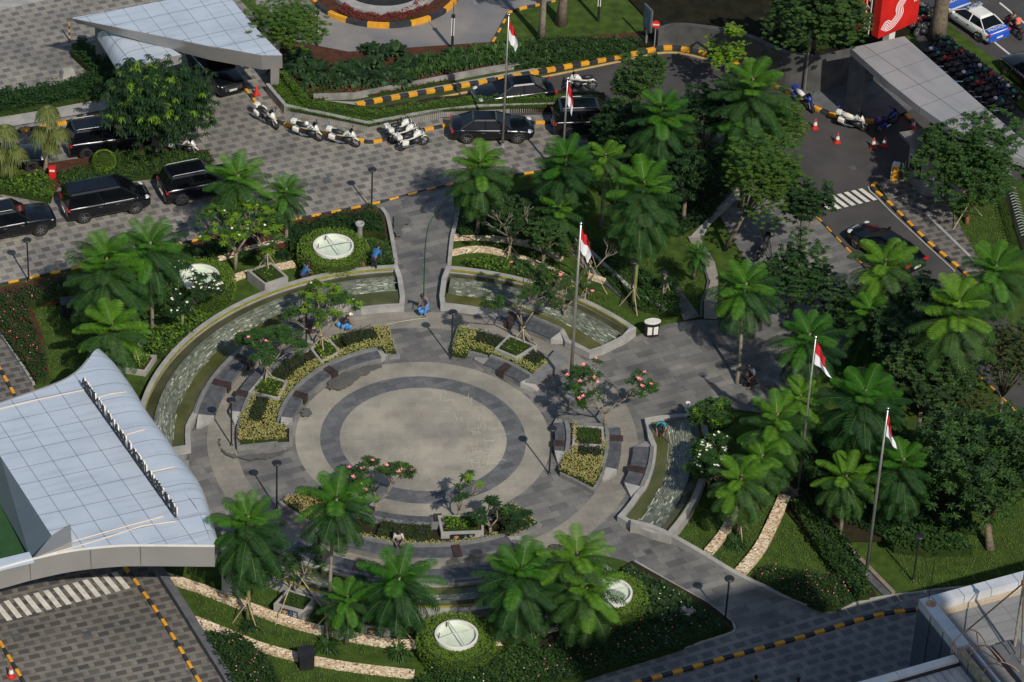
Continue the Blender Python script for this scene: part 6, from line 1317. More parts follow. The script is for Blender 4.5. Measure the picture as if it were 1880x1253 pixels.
# motorcycles, front toward +x
def bike_parts(root, body=m_wht, second=m_black, pann=True, helmet=None, scooter=False, seat=m_black):
    s = .82 if scooter else 1.0; wb = .72 * s; wr = .31 * s
    for x in (-wb, wb):
        mb = MB(); mb.lathe((0, 0, 0), [(wr - .10, -.05), (wr - .02, -.07), (wr, 0), (wr - .02, .07), (wr - .10, .05), (wr - .10, -.05)], 18, axis=(0, 1, 0)); wl_ = mb.build('wheel', m_rub, root, smooth=True); wl_.location = (x, 0, wr)
        mb = MB(); mb.lathe((0, 0, 0), [(.03, -.05), (.03, .05)], 8, axis=(0, 1, 0))
        for k in range(6): t = k * math.pi / 3; mb.box((math.cos(t) * wr * .4, 0, math.sin(t) * wr * .4), (wr * .62, .025, .03), 0, rx=-t)
        mb.build('rim', m_steel, wl_)
        mb = MB(); mb.tube([(x - wr * .8, 0, wr + .18), (x, 0, wr * 2 + .05), (x + wr * .7, 0, wr + .2)], [.04, .06, .035], 7); mb.build('mudguard', body, root, smooth=True)
    mb = MB(); mb.tube([(-.62 * s, 0, .70 * s), (-.35 * s, 0, .68 * s), (.0, 0, .70 * s), (.26 * s, 0, .88 * s), (.52 * s, 0, .90 * s), (.74 * s, 0, .76 * s)], [.08, .11, .11, .20, .20, .07], 10); mb.build('bodywork', body, root, smooth=True)
    mb = MB(); mb.tube([(-.05, 0, .35 * s), (.2 * s, 0, .42 * s), (.5 * s, 0, .48 * s)], [.17, .22, .17], 8); mb.build('engine', second, root, smooth=True)
    mb = MB(); mb.tube([(-.74 * s, 0, .86 * s), (-.4 * s, 0, .84 * s), (-.02, 0, .82 * s)], [.11, .17, .12], 8); mb.build('seat', seat, root, smooth=True)
    mb = MB(); mb.tube([(.42 * s, -.36 * s, 1.02 * s), (.52 * s, -.15, 1.0 * s), (.52 * s, .15, 1.0 * s), (.42 * s, .36 * s, 1.02 * s)], .018, 6); mb.build('handlebar', second, root)
    for y in (-.09, .09): mb = MB(); mb.tube([(.52 * s, y, .95 * s), (wb, y, wr)], .025, 6); mb.build('fork', m_steel, root)
    mb = MB(); mb.add([(.55 * s, -.16, .95 * s), (.55 * s, .16, .95 * s), (.40 * s, .13, 1.24 * s), (.40 * s, -.13, 1.24 * s), (.59 * s, -.16, .95 * s), (.59 * s, .16, .95 * s), (.44 * s, .13, 1.24 * s), (.44 * s, -.13, 1.24 * s)], [(0, 1, 2, 3), (7, 6, 5, 4), (0, 3, 7, 4), (1, 5, 6, 2), (3, 2, 6, 7)]); mb.build('windshield', m_glass, root)
    for y in (-.3, .3): mb = MB(); mb.tube([(.44 * s, y, 1.03 * s), (.42 * s, y * 1.15, 1.16 * s)], .012, 5); mb.ball((.42 * s, y * 1.25, 1.18 * s), (.03, .08, .05), 8); mb.build('mirror', m_black, root)
    mb = MB(); mb.tube([(.1, -.18, .28), (-.4 * s, -.2, .3), (-.85 * s, -.22, .38)], [.04, .05, .06], 7); mb.build('exhaust', m_chrome, root)
    mb = MB(); mb.box((-.93 * s, 0, .62 * s), (.03, .22, .1)); mb.build('number_plate', m_black, root)
    if pann:
        for y in (-.30, .30): mb = MB(); mb.box((-.66, y, .62), (.42, .18, .30), rx=.12); mb.build('pannier', body, root, bevel=.06)
        mb = MB(); mb.box((-.92, 0, .93), (.34, .36, .24)); mb.build('top_case', body, root, bevel=.06)
        mb = MB(); mb.tube([(-.95, .1, .75), (-.98, .1, 1.25)], .015, 5); mb.ball((-.98, .1, 1.28), .05, 8); mb.build('beacon', m_blue, root)
    if helmet: mb = MB(); mb.ball((-.1, .05, .98 * s), (.15, .13, .14), 10); mb.build('helmet', helmet, root, smooth=True)
def bike(label, a, b, lean=.10, z=.05, group='white police motorcycles', **k):
    A, B = W(*a), W(*b); c = (A + B) / 2; root = empty('motorcycle', (c.x, c.y, z), math.atan2((B - A).y, (B - A).x), label, 'motorcycle', group)
    bike_parts(root, **k); root.rotation_euler = (lean, 0, math.atan2((B - A).y, (B - A).x)); return root
m_wb = M('white_dirty', (.66, .65, .6), (.55, .54, .5), 6, .3, coat=.4)
bike('white motorcycle nearest the planter wall corner, leftmost of the row', (472, 215), (512, 243), body=m_wb)
bike('white motorcycle with white helmet on a stick, second of the row', (540, 246), (592, 262), body=m_wb, helmet=m_wht)
bike('white and black motorcycle with boxy panniers, third of the row', (608, 261), (656, 272), body=m_wb, seat=m_black)
bike('white motorcycle at the back of the close group of three', (712, 258), (762, 246), lean=-.1, body=m_wb, helmet=m_black)
bike('white motorcycle in the middle of the close group of three', (718, 266), (772, 256), lean=-.1, body=m_wb)
bike('white motorcycle at the front of the close group of three', (732, 280), (786, 266), lean=-.1, body=m_wb)
bike('white motorcycle parked right under the mango like tree', (312, 276), (366, 290), body=m_wb, group=None)
bike('white and black motorcycle passing behind the planter hedge', (1080, 166), (1052, 168), body=m_wb, group='motorcycles on the ramp', pann=False)
bike('blue and white motorcycle nearest the lamp pole on the ramp road', (1458, 184), (1494, 212), body=m_navy, group='motorcycles on the ramp', seat=m_white)
bike('white and silver motorcycle beside the striped kerb and the cones', (1540, 230), (1590, 244), body=m_wb, group='motorcycles on the ramp', seat=m_white)
bike('blue motorcycle in the shade of the gate roof', (1612, 243), (1642, 228), body=m_navy, group='motorcycles on the ramp')
bike('dark motorcycle parked in the shade on the east plaza', (1392, 478), (1406, 455), body=m_black, group=None, pann=False)
# rows of parked scooters beyond the gate roof
m_dg = M('green_helmet', (.02, .2, .1), (.02, .25, .12), 2, .3); m_dr = M('dark_red_body', (.10, .008, .012), (.07, .008, .012), 2, .3); m_dbl = M('dark_blue_body', (.01, .02, .06), (.01, .03, .08), 2, .3); m_grb = M('charcoal_body', (.05, .05, .055), (.035, .035, .04), 2, .3)
SC = []
for j, (bm, hm) in enumerate(((m_black, None), (m_dr, m_red), (m_dbl, m_wht), (m_grb, m_black), (m_black, m_dg))):
    r = empty('parked_scooter', (0, 0, 0), 0, None, 'scooter'); bike_parts(r, body=bm, pann=False, helmet=hm, scooter=True); SC.append([r, False])
cols = ['black scooter', 'dark red scooter with a red helmet', 'dark blue scooter with a white helmet', 'charcoal scooter with a black helmet', 'black scooter with a green helmet']
k = 0
lineA = [(1692, 68), (1858, 200)]; lineB = [(1664, 40), (1690, 92), (1800, 178), (1850, 222)]
cnt = {}
for row, (p, q, n_) in enumerate((((1722, 88), (1862, 192), 13), ((1704, 104), (1846, 212), 12), ((1683, 22), (1700, 74), 4))):
    for i in range(n_):
        t = (i + .5) / n_; x = p[0] + (q[0] - p[0]) * t + U(-2, 2); y = p[1] + (q[1] - p[1]) * t + U(-2, 2); j = (k * 2 + row) % 5 if not (row == 0 and i < 2) else 4; k += 1
        r = SC[j]
        if r[1]: o = copy_tree(r[0])
        else: o = r[0]; r[1] = True
        o.location = W(x, y, .1); o.rotation_euler = (.12, 0, R(200 if row != 1 else 20) + U(-.12, .12))
        key = (row, j); cnt[key] = cnt.get(key, 0) + 1; od = ['first', 'second', 'third', 'fourth', 'fifth'][cnt[key] - 1]
        o['label'] = '%s, %s such in the %s row' % (cols[j], od, ['verge side', 'gate side', 'sign side'][row]); o['category'] = 'scooter'; o['group'] = 'parked scooters beyond the gate roof'

# ================================================================ people
m_shirtb = M('blue_shirt', (.01, .09, .26), (.012, .11, .30), 5, .8); m_trou = M('dark_trousers', (.012, .014, .025), (.02, .02, .03), 5, .8); m_grey = M('grey_shirt', (.2, .18, .18), (.16, .15, .15), 6, .8); m_lb = M('light_blue_cloth', (.05, .22, .55), (.08, .28, .6), 6, .7); m_pale = M('pale_blue_shirt', (.42, .48, .6), (.36, .42, .55), 6, .8); m_hair = M('black_hair', (.008, .007, .006), (.015, .012, .01), 8, .6); m_tan = m_tan; m_khaki = M('khaki', (.35, .27, .18), (.3, .22, .14), 5, .8); m_drk = M('dark_shirt', (.02, .022, .03), (.03, .03, .035), 5, .8)
m_strp = bpy.data.materials.new('striped_shirt'); m_strp.use_nodes = True; n, l = ng(m_strp); tc = n.new('ShaderNodeTexCoord'); wv = n.new('ShaderNodeTexWave'); wv.bands_direction = 'Z'; wv.inputs['Scale'].default_value = 5; l.new(tc.outputs['Object'], wv.inputs[0]); l.new(mixc(n, l, mth(n, l, 'GREATER_THAN', wv.outputs[1], .5), (.05, .04, .04), (.75, .73, .72)), n['Principled BSDF'].inputs['Base Color'])
def skinmesh(name, J, chains, rad, mat, parent, sub=1):
    idx = {}; vs = []; es = []
    for ch in chains:
        for a in ch:
            if a not in idx: idx[a] = len(vs); vs.append(tuple(J[a]))
        for a, b in zip(ch, ch[1:]): es.append((idx[a], idx[b]))
    me = bpy.data.meshes.new(name); me.from_pydata(vs, es, []); me.update(); o = link(name, me, mat, parent)
    sk_ = o.modifiers.new('s', 'SKIN'); sk_.use_smooth_shade = True
    if not me.skin_vertices: return o
    for a, i in idx.items():
        r = rad[a]; r = r if isinstance(r, tuple) else (r, r); me.skin_vertices[0].data[i].radius = r; me.skin_vertices[0].data[i].use_root = (i == 0)
    sb = o.modifiers.new('u', 'SUBSURF'); sb.levels = sub; sb.render_levels = sub; return o
POSES = {
 'stand': dict(pel=(0, 0, .93), che=(.02, 0, 1.28), nek=(.02, 0, 1.48), hed=(.05, 0, 1.66), kn=(.04, .10, .50), ft=(0, .11, .07), el=(0, .26, 1.14), ha=(.14, .24, .92)),
 'bend': dict(pel=(-.12, 0, .88), che=(.20, 0, 1.12), nek=(.40, 0, 1.20), hed=(.54, 0, 1.22), kn=(-.02, .11, .48), ft=(-.06, .12, .07), el=(.34, .24, .88), ha=(.52, .18, .66)),
 'crouch': dict(pel=(-.12, 0, .30), che=(.12, 0, .62), nek=(.22, 0, .80), hed=(.30, 0, .94), kn=(.30, .17, .48), ft=(.04, .15, .07), el=(.28, .26, .50), ha=(.48, .14, .36)),
 'sit': dict(pel=(0, 0, .55), che=(.10, 0, .90), nek=(.16, 0, 1.08), hed=(.24, 0, 1.24), kn=(.44, .12, .55), ft=(.46, .12, .08), el=(.22, .26, .74), ha=(.42, .14, .66)),
 'walk': dict(pel=(0, 0, .90), che=(.16, 0, 1.20), nek=(.26, 0, 1.36), hed=(.36, 0, 1.48), kn=(.16, .09, .50), ft=(.24, .09, .08), el=(.16, .26, 1.02), ha=(.36, .2, .82), kn2=(.02, -.09, .48), ft2=(-.30, -.09, .12)),
}
def person(label, px, pose, face, shirt, trousers=m_trou, head='hair', z=.06, cat='person', slev=True, group=None):
    p = POSES[pose]; base = W(*px); f = W(*face) - base; root = empty('person', (base.x, base.y, z), math.atan2(f.y, f.x), label, cat, group)
    V = lambda t, s=1: Vector((t[0], t[1] * s, t[2])); J = {}; J['pel'] = V(p['pel']); J['che'] = V(p['che']); J['nek'] = V(p['nek']); J['hed'] = V(p['hed']); ax = (J['nek'] - J['che']).normalized(); J['crn'] = J['hed'] + (J['hed'] - J['nek']).normalized() * .11; J['wst'] = J['pel'].lerp(J['che'], .45)
    rad = dict(pel=(.15, .12), wst=(.13, .11), che=(.17, .12), nek=.055, hed=(.085, .10), crn=(.06, .07))
    ch = [['pel', 'wst', 'che', 'nek', 'hed', 'crn']]
    for s, n_ in ((1, 'l'), (-1, 'r')):
        kn, ft = (p['kn2'], p['ft2']) if (s < 0 and 'kn2' in p) else (p['kn'], p['ft']); sg_ = 1 if (s < 0 and 'kn2' in p) else s
        J['hp' + n_] = J['pel'] + Vector((0, s * .09, -.04)); J['kn' + n_] = V(kn, sg_); J['an' + n_] = V(ft, sg_); J['to' + n_] = J['an' + n_] + Vector((.17, 0, -.03))
        J['sh' + n_] = J['che'] + ax * .10 + Vector((0, s * .17, 0)); J['el' + n_] = V(p['el'], s); J['ha' + n_] = V(p['ha'], s); d = (J['ha' + n_] - J['el' + n_]).normalized(); J['pa' + n_] = J['ha' + n_] + d * .08
        rad.update({'hp' + n_: .095, 'kn' + n_: .06, 'an' + n_: .042, 'to' + n_: .04, 'sh' + n_: .065, 'el' + n_: .042, 'ha' + n_: .03, 'pa' + n_: (.042, .02)})
        ch += [['pel', 'hp' + n_, 'kn' + n_, 'an' + n_, 'to' + n_], ['che', 'sh' + n_, 'el' + n_, 'ha' + n_, 'pa' + n_]]
        for q in range(5):
            sd = Vector((0, 1, 0)); fn = 'f%d%s' % (q, n_); fm_ = fn + 'm'; b0 = J['pa' + n_] if q < 4 else J['ha' + n_]; of = sd * ((q - 1.5) * .018 if q < 4 else -s * .05)
            J[fm_] = b0 + d * .035 + of; J[fn] = b0 + d * (.065 if q < 4 else .05) * (1 - .12 * abs(q - 1.2)) + of * 1.15 - Vector((0, 0, .02)); rad[fm_] = .010; rad[fn] = .008; ch.append([('pa' if q < 4 else 'ha') + n_, fm_, fn])
    skinmesh('body', J, ch, rad, m_skin, root)
    big = {k: (tuple(x + .022 for x in v) if isinstance(v, tuple) else v + .02) for k, v in rad.items()}
    J2 = dict(J); 
    for n_ in 'lr': J2['se' + n_] = J['sh' + n_].lerp(J['el' + n_], .95 if slev else .6); big['se' + n_] = .058; J2['kc' + n_] = J['an' + n_].lerp(J['kn' + n_], .1); big['kc' + n_] = .062
    J2['col'] = J['che'].lerp(J['nek'], .6); big['col'] = .08
    skinmesh('shirt', J2, [['pel', 'wst', 'che', 'col'], ['che', 'shl', 'sel'], ['che', 'shr', 'ser']], big, shirt, root)
    bt = dict(big); bt['pel'] = (.165, .135); bt['wst'] = (.13, .11)
    skinmesh('trousers', {**J2, 'wst': J['pel'].lerp(J['wst'], .5)}, [['pel', 'wst'], ['pel', 'hpl', 'knl', 'kcl'], ['pel', 'hpr', 'knr', 'kcr']], bt, trousers, root)
    for n_ in 'lr': mb = MB(); a = J['an' + n_]; mb.tube([(a.x - .06, a.y, .04), (a.x + .06, a.y, .045), (a.x + .2, a.y, .03)], [.045, .055, .035], 7); o = mb.build('shoe', m_black, root, smooth=True); o.location.z = max(0, a.z - .08)
    h = J['hed']; up = (J['crn'] - J['nek']).normalized(); mb = MB(); c = h + up * .05 - Vector((.015, 0, 0))
    mb.ball(tuple(c), (.115, .105, .11), 12); o = mb.build({'hair': 'hair', 'helmet': 'helmet', 'cap': 'cap', 'hat': 'hat'}[head], {'hair': m_hair, 'helmet': m_wht, 'cap': m_black, 'hat': m_black}[head], root, smooth=True)
    if head in ('cap', 'helmet'): mb = MB(); mb.box((c.x + .11, 0, c.z - .02), (.12, .13, .015)); mb.build('cap_brim', m_wht if head == 'helmet' else m_black, root)
    if head == 'hat': mb = MB(); mb.lathe((c.x, c.y, c.z - .02), [(.05, .02), (.21, 0), (.05, -.01)], 16); mb.build('hat_brim', m_black, root)
    mb = MB()   # face: eyes, nose, mouth
    fx = h.x + .085
    for y in (-.032, .032): mb.ball((fx, y, h.z + .01), .012, 6)
    mb.box((fx + .003, 0, h.z - .055), (.01, .045, .01)); mb.build('eyes_and_mouth', m_hair, root)
    mb = MB(); mb.ball((fx + .012, 0, h.z - .018), (.018, .013, .022), 6); [mb.ball((h.x, s * .095, h.z), (.02, .012, .03), 6) for s in (-1, 1)]; mb.build('nose_and_ears', m_skin, root)
    return root, J
GP = 'people working round the court'
person('person in a blue shirt and cap crouching on the left pool rim', (557, 524), 'crouch', (600, 515), m_shirtb, head='cap', z=.45, group=GP)
person('person in a blue shirt bending over beside the sunlit skylight hedge', (687, 508), 'bend', (712, 478), m_shirtb, z=.45, group=GP)
bg_, J = person('person in a grey shirt and cap walking with a blue bucket at the walkway foot', (783, 580), 'walk', (765, 590), m_grey, m_lb, 'cap', slev=False, group=GP)
wp, _ = person('person in a white helmet crouching with blue bags by the curved bench', (632, 606), 'crouch', (660, 604), m_drk, m_lb, 'helmet', group=GP)
person('person in a turquoise shirt bending inside the right pool', (1212, 806), 'bend', (1208, 840), M('turquoise', (.01, .22, .32), (.01, .26, .36), 4, .8), z=.1, group=GP)
person('person in a pale blue shirt and hat bending over on the east plaza', (1382, 712), 'walk', (1362, 718), m_pale, head='hat', group=GP)
person('person in dark clothes crouching beside the one in the pale shirt', (1366, 708), 'crouch', (1380, 712), m_drk, group=GP)
person('person in a striped shirt sitting on the lower outer bench', (731, 1008), 'sit', (731, 1030), m_strp, group=GP)
person('person in dark clothes walking on the lower right drive, right one of the pair', (1460, 1296), 'stand', (1452, 1316), m_drk, group='people on the lower right drive')
person('person in dark clothes at the bottom edge, left one of the pair', (1383, 1292), 'stand', (1375, 1312), m_drk, group='people on the lower right drive')
rb, rc = W(1868, 72), W(1846, 56)
root = empty('motorcycle', ((rb + rc) / 2), math.atan2((rc - rb).y, (rc - rb).x), 'dark motorcycle ridden on the street beside the white and blue car', 'motorcycle', 'cars on the roads'); bike_parts(root, body=m_dr, pann=False)
rd_, _ = person('rider in black with a red bag and khaki trousers on the street', (1860, 66), 'sit', (1840, 50), m_drk, m_khaki, 'cap', z=.28)
mb = MB(); mb.box((-.28, 0, .95), (.22, .36, .42)); mb.build('backpack', M('coral_bag', (.7, .2, .12), (.6, .16, .1), 3), rd_, bevel=.06)

# ================================================================ small things
def bucket(px, mat, label, r=.16, h=.3, z=.05, name='bucket', cat='bucket'):
    root = empty(name, W(*px, z), 0, label, cat); mb = MB(); mb.lathe((0, 0, 0), [(.01, .01), (r * .75, 0), (r, h), (r * .93, h), (r * .7, .04)], 18); mb.build('shell', mat, root, smooth=True)
    mb = MB(); mb.tube([(-r, 0, h), (-r * .6, 0, h + r * .8), (r * .6, 0, h + r * .8), (r, 0, h)], .01, 5); mb.build('handle', m_steel, root); return root
bucket((773, 576), m_lb, 'blue bucket carried low beside the walking person', z=.3); bucket((664, 492), m_red, 'red basin on the pool rim beside the bending person', r=.22, h=.14, z=.5, name='basin', cat='basin')
for x, y, l in ((622, 602, 'left blue bag beside the crouching helmeted person'), (642, 606, 'right blue bag beside the crouching helmeted person'), (1298, 742, 'left blue bag on the corner of the right pool'), (1318, 742, 'right blue bag near the corner of the right pool')):
    mb = MB(); mb.ball((0, 0, .2), (.15, .11, .17), 10); o = mb.build('bag', m_lb if x < 1000 else m_blue, smooth=True); o.location = W(x, y, .3 if x > 1000 else .05); tag(o, l, 'bag', 'blue bags')
# hose
mb = MB(); mb.tube(smoothline(PT([(852, 338), (835, 352), (795, 400), (783, 440), (780, 500), (779, 545), (781, 575)], .13), 6), .022, 5); tag(mb.build('hose', M('green_hose', (.05, .16, .07), (.04, .12, .06), 3, .5)), 'thin green hose running down the north walkway', 'hose')
mb = MB(); mb.tube(smoothline(PT([(709, 596), (740, 590), (783, 584)], .13), 6), .018, 5); tag(mb.build('hose', M('yellow_hose', (.35, .35, .2), (.3, .3, .15), 3, .5)), 'pale yellow hose crossing the foot of the walkway', 'hose')
# garden lamps
def glamp(px, h, label, gz=.05):
    b = W(*px); root = empty('garden_lamp', (b.x, b.y, gz), 0, label, 'lamp', 'black garden lamps'); mb = MB(); mb.tube([(0, 0, 0), (0, 0, h - .08)], .045, 8); mb.build('post', m_lampb, root)
    mb = MB(); mb.lathe((0, 0, 0), [(.09, 0), (.09, .06), (.05, .1)], 12); mb.build('foot', m_lampb, root)
    mb = MB(); mb.lathe((0, 0, h - .16), [(.03, 0), (.10, .07), (.24, .12), (.25, .17), (.18, .20), (.01, .21)], 20); mb.build('lamp_head', m_lampb, root, smooth=True); return root
for px, h, l in (((53, 517), 2.75, 'garden lamp at the forecourt edge above the left lawn'), ((682, 386), 2.75, 'garden lamp at the top left of the north walkway'), ((508, 936), 3.0, 'garden lamp at the lower left of the court'), ((828, 661), 3.15, 'garden lamp at the left corner of the upper right bed'), ((425, 820), 3.0, 'garden lamp in the yellow shrubs of the upper left bed'), ((1331, 1142), 2.75, 'garden lamp at the lower right walkway corner'), ((1008, 872), 3.0, 'garden lamp at the lower left corner of the right bed'), ((562, 645), 3.0, 'garden lamp in the upper left bed beside the staked frangipani'), ((1158, 560), 2.9, 'garden lamp post on the east lawn beside a green trunk'), ((1212, 580), 2.9, 'garden lamp by the wall corner above the bin'), ((1676, 1068), 2.9, 'dark garden lamp on the lower right lawn')): glamp(px, h, l)
# flagpoles
def flagpole(base, tip, label, gz=0.0, r=.06, fold=0, sw=.45):
    b = W(*base); b.z = gz
    # height from the tip seen above the base
    best = None
    for i in range(200, 1500):
        z = i / 100; p = Vector((b.x, b.y, z)) - CAMP; y = 626.5 - FPX * p.dot(Uc) / p.dot(Fw)
        if y <= tip[1]: break
    h = z - gz; root = empty('flagpole', b, 0, label, 'flagpole', 'flagpoles round the garden')
    mb = MB(); mb.tube([(0, 0, 0), (0, 0, h * .5), (0, 0, h)], [r * 1.3, r, r * .6], 10); mb.build('pole', m_pole, root, smooth=True); mb = MB(); mb.ball((0, 0, h + .05), .09, 10); mb.build('finial', m_chrome, root, smooth=True)
    mb = MB(); mb.lathe((0, 0, 0), [(.16, 0), (.16, .08), (.09, .1), (.09, .3)], 12); mb.build('base_clamp', m_steel, root); mb = MB(); mb.tube([(.09, 0, .5), (.07, 0, h)], .008, 4); mb.build('halyard', m_lampb, root)
    # limp cloth, red above white, folded down the pole
    fl_ = bpy.data.objects.new('flag', None); C.objects.link(fl_); fl_.parent = root; fl_.location = (0, 0, h - .18); CH_MAP.setdefault(root.name, []).append(fl_); NU, NV = 12, 22; Hh = 2.3
    for nm, v0, v1, mt in (('red_half', 0, .5, m_flagr), ('white_half', .5, 1.0, m_flagw)):
        mb = MB()
        for i in range(NU + 1):
            u = i / NU
            for j in range(NV + 1):
                v = v0 + (v1 - v0) * j / NV; sag = u * .9; wdt = 1.7 * sw * (.3 + .7 * min(1, v + u * .3))
                x = .07 + wdt * u * (.75 + .25 * math.sin(v * 3 + fold)); y = .11 * math.sin(u * 9 + fold + v * 2) * u * 1.2; zz = -(v * Hh * .62) - sag * (.9 + .15 * math.sin(fold + u * 5)); mb.v.append((x, y - .04, zz))
        for i in range(NU):
            for j in range(NV): a = i * (NV + 1) + j; mb.f.append((a, a + 1, a + NV + 2, a + NV + 1)); mb.m.append(0)
        mb.build(nm, mt, fl_, smooth=True)
    return root
flagpole((922.5, 270), (936, 29), 'leftmost flagpole beside the parked black sedan', fold=.5, sw=.36)
flagpole((1031, 330), (1042, 146), 'second flagpole from the left, beside the black SUV', fold=2.0, sw=.34)
flagpole((1046, 728), (1067, 412), 'tall thick flagpole on the plinth at the right of the court', .42, .085, 1.0, .42)
flagpole((1465, 903), (1497, 621), 'flagpole before the right tree ferns with its flag blown to the right', fold=3.2, sw=.8)
flagpole((1589, 1062), (1628, 752), 'rightmost flagpole beside the dark drain', .1, .07, 4.0, .42)
for (x, y), (x2, y2) in (((1589, 1075), (1589, 1062)),):
    mb = MB(); mb.box((0, 0, .12), (.5, .5, .24)); o = mb.build('stone_plinth', m_cdark); o.location = W(1590, 1063, 0); tag(o, 'small dark stone plinth under the rightmost flagpole', 'plinth')
b = W(1476, 176); root = empty('steel_pole', b, 0, 'slim grey pole before the curved concrete wall', 'pole'); mb = MB(); mb.tube([(0, 0, 0), (0, 0, 4.5)], [.06, .04], 8); mb.build('shaft', m_pole, root); mb = MB(); mb.ball((0, 0, 4.5), .06, 8); mb.build('cap', m_pole, root)
for px, l in (((577, 1020), 'x'),): pass
# black and white road lamps
def rlamp(px, h, label):
    root = empty('road_lamp', W(*px), 0, label, 'lamp', 'black and white road lamps'); mb = MB(); mb.box((0, 0, h * .2), (.16, .16, h * .4)); mb.build('lower_post', m_lampb, root)
    mb = MB()
    for s in (-1, 1): mb.box((s * .07, 0, h * .65), (.05, .14, h * .5))
    mb.build('light_tube', m_wht, root); mb = MB(); mb.box((0, 0, h * .65), (.06, .12, h * .5)); mb.build('core', m_lampb, root); mb = MB(); mb.box((0, 0, h * .93), (.24, .2, h * .06)); mb.tube([(0, 0, h * .95), (0, 0, h * 1.3)], .02, 5); mb.build('top_cap', m_lampb, root)
rlamp((582, 84), 2.5, 'black and white road lamp beside the lacy tree'); rlamp((830, 92), 2.6, 'black and white road lamp at the roundabout exit'); rlamp((1098, 42), 3.0, 'black and white road lamp in the shade at the top')
b = W(128, 76); mb = MB(); 
for k in range(6): mb.lathe((0, 0, k * .22), [(.05, 0), (.05, .22)], 10, m=k % 2)
o = mb.build('striped_bollard', [m_blk, m_yel]); o.location = b; tag(o, 'slim black and yellow post at the tip of the upper canopy', 'bollard')
# signs
def signpost(px, label, parts): pass
b = W(1186, 82); root = empty('direction_sign', b, .2, 'tall bluish framed panel sign on a post at the ramp bend', 'sign'); mb = MB(); mb.tube([(0, 0, 0), (0, 0, 1.6)], .06, 6); mb.build('post', m_steel, root); mb = MB(); mb.box((0, 0, 1.9), (.12, .9, 1.5), .3); mb.build('panel', M('blue_panel', (.10, .16, .22), (.13, .19, .25), 2, .3), root, bevel=.03); mb = MB(); mb.box((0, 0, 1.9), (.09, 1.0, 1.6), .3); mb.build('frame', m_cdark, root)
b = W(1201, 88); root = empty('no_entry_sign', b, 0, 'round red sign with white bar at the ramp bend', 'sign'); mb = MB(); mb.tube([(0, 0, 0), (0, 0, 1.5)], .04, 6); mb.build('post', m_steel, root); mb = MB(); mb.lathe((0, -.05, 1.7), [(.001, .02), (.26, .02), (.26, -.02), (.001, -.02)], 24, axis=(-.1, -1, .1)); mb.build('disc', m_red, root); mb = MB(); mb.box((0, -.085, 1.7), (.40, .03, .09)); mb.build('bar', m_wht, root)
# cones
def cone(px, label, band=True, z=.08):
    root = empty('traffic_cone', W(*px, z), U(0, 1), label, 'cone', 'orange traffic cones'); mb = MB(); mb.lathe((0, 0, 0), [(.17, .03), (.10, .30), (.075, .42), (.03, .68), (.001, .70)], 16); mb.build('cone_body', m_cone, root, smooth=True)
    mb = MB(); mb.lathe((0, 0, 0), [(.125, .26), (.085, .46), (.06, .46)], 16); mb.build('white_band', m_wht, root) if band else None
    mb = MB(); mb.box((0, 0, .02), (.38, .38, .05)); mb.build('foot', m_cone, root)
for px, l in (((1496, 236), 'cone left of the others near the silver motorcycle'), ((1537, 262), 'cone standing alone in the sun on the ramp road'), ((1603, 271), 'left cone of the pair before the gate booth'), ((1623, 269), 'right cone of the pair before the gate booth'), ((1676, 236), 'cone in the shade beneath the gate roof'), ((21, 1243), 'cone on the striped kerb at the lower left corner')): cone(px, l)
cone((471, 174), 'plain red cone beside the planter wall end', False)
# parking machine
b = W(1642, 334); root = empty('ticket_machine', b, R(-15), 'yellow parking ticket machine with barrier post at the gate', 'machine'); mb = MB(); mb.box((0, 0, .6), (.36, .42, 1.2)); mb.build('cabinet', m_yel, root, bevel=.03); mb = MB(); mb.box((-.21, 0, .62), (.05, .4, 1.2)); mb.box((0, 0, 1.23), (.42, .48, .05)); mb.build('white_trim', m_wht, root)
mb = MB(); mb.tube([(.5, .1, 0), (.5, .1, 1.5)], .03, 6); mb.tube([(.1, -.25, .05), (.7, .2, .05)], .04, 6); mb.build('guard_rail', m_yel, root); mb = MB(); mb.box((.42, -.1, 1.15), (.04, .35, .45), .4); mb.build('notice_board', m_wht, root)
# bin
b = W(1196, 617); root = empty('litter_bin', b, R(12), 'white and black boat shaped bin against the pool wall', 'bin'); P = [(.42 * math.cos(t), .24 * math.sin(t)) for t in [k * math.pi / 10 for k in range(20)]]; P = [(x, y * (1 - .25 * abs(x))) for x, y in P]
mb = MB(); mb.prism(P, .05, .95); mb.build('drum', m_black, root); mb = MB(); mb.prism([(x * 1.12, y * 1.15) for x, y in P], .951, 1.03); mb.build('lid', m_wht, root, bevel=.02)
for x in (-.17, .17): mb = MB(); mb.box((x, -.2, .48), (.26, .09, .5)); mb.build('white_panel', m_wht, root, bevel=.02)
b = W(571, 610); root = empty('waste_box', b, .3, 'dark brown cube bin with a small white label by the curved bench', 'bin'); mb = MB(); mb.box((0, 0, .35), (.5, .5, .7)); mb.build('box', m_brown, root, bevel=.01); mb = MB(); mb.box((.1, -.255, .45), (.16, .012, .14)); mb.build('paper_label', m_wht, root)
# black utility cages on lawns
for px, l in (((125, 578), 'black utility cube under the left tree fern'), ((562, 1222), 'black mesh cube on the lower pebble strip')):
    root = empty('utility_cube', W(*px), .2, l, 'box', 'black utility cubes'); mb = MB(); mb.box((0, 0, .45), (.72, .72, .9)); mb.build('body', m_black, root, bevel=.02); mb = MB()
    for k in range(8): mb.box((0, -.365, .08 + k * .1), (.68, .012, .03)); mb.box((-.365, 0, .08 + k * .1), (.012, .68, .03))
    mb.build('mesh_bars', m_lampb, root); mb = MB(); mb.box((0, 0, .92), (.78, .78, .05)); mb.build('lid', m_lampb, root)
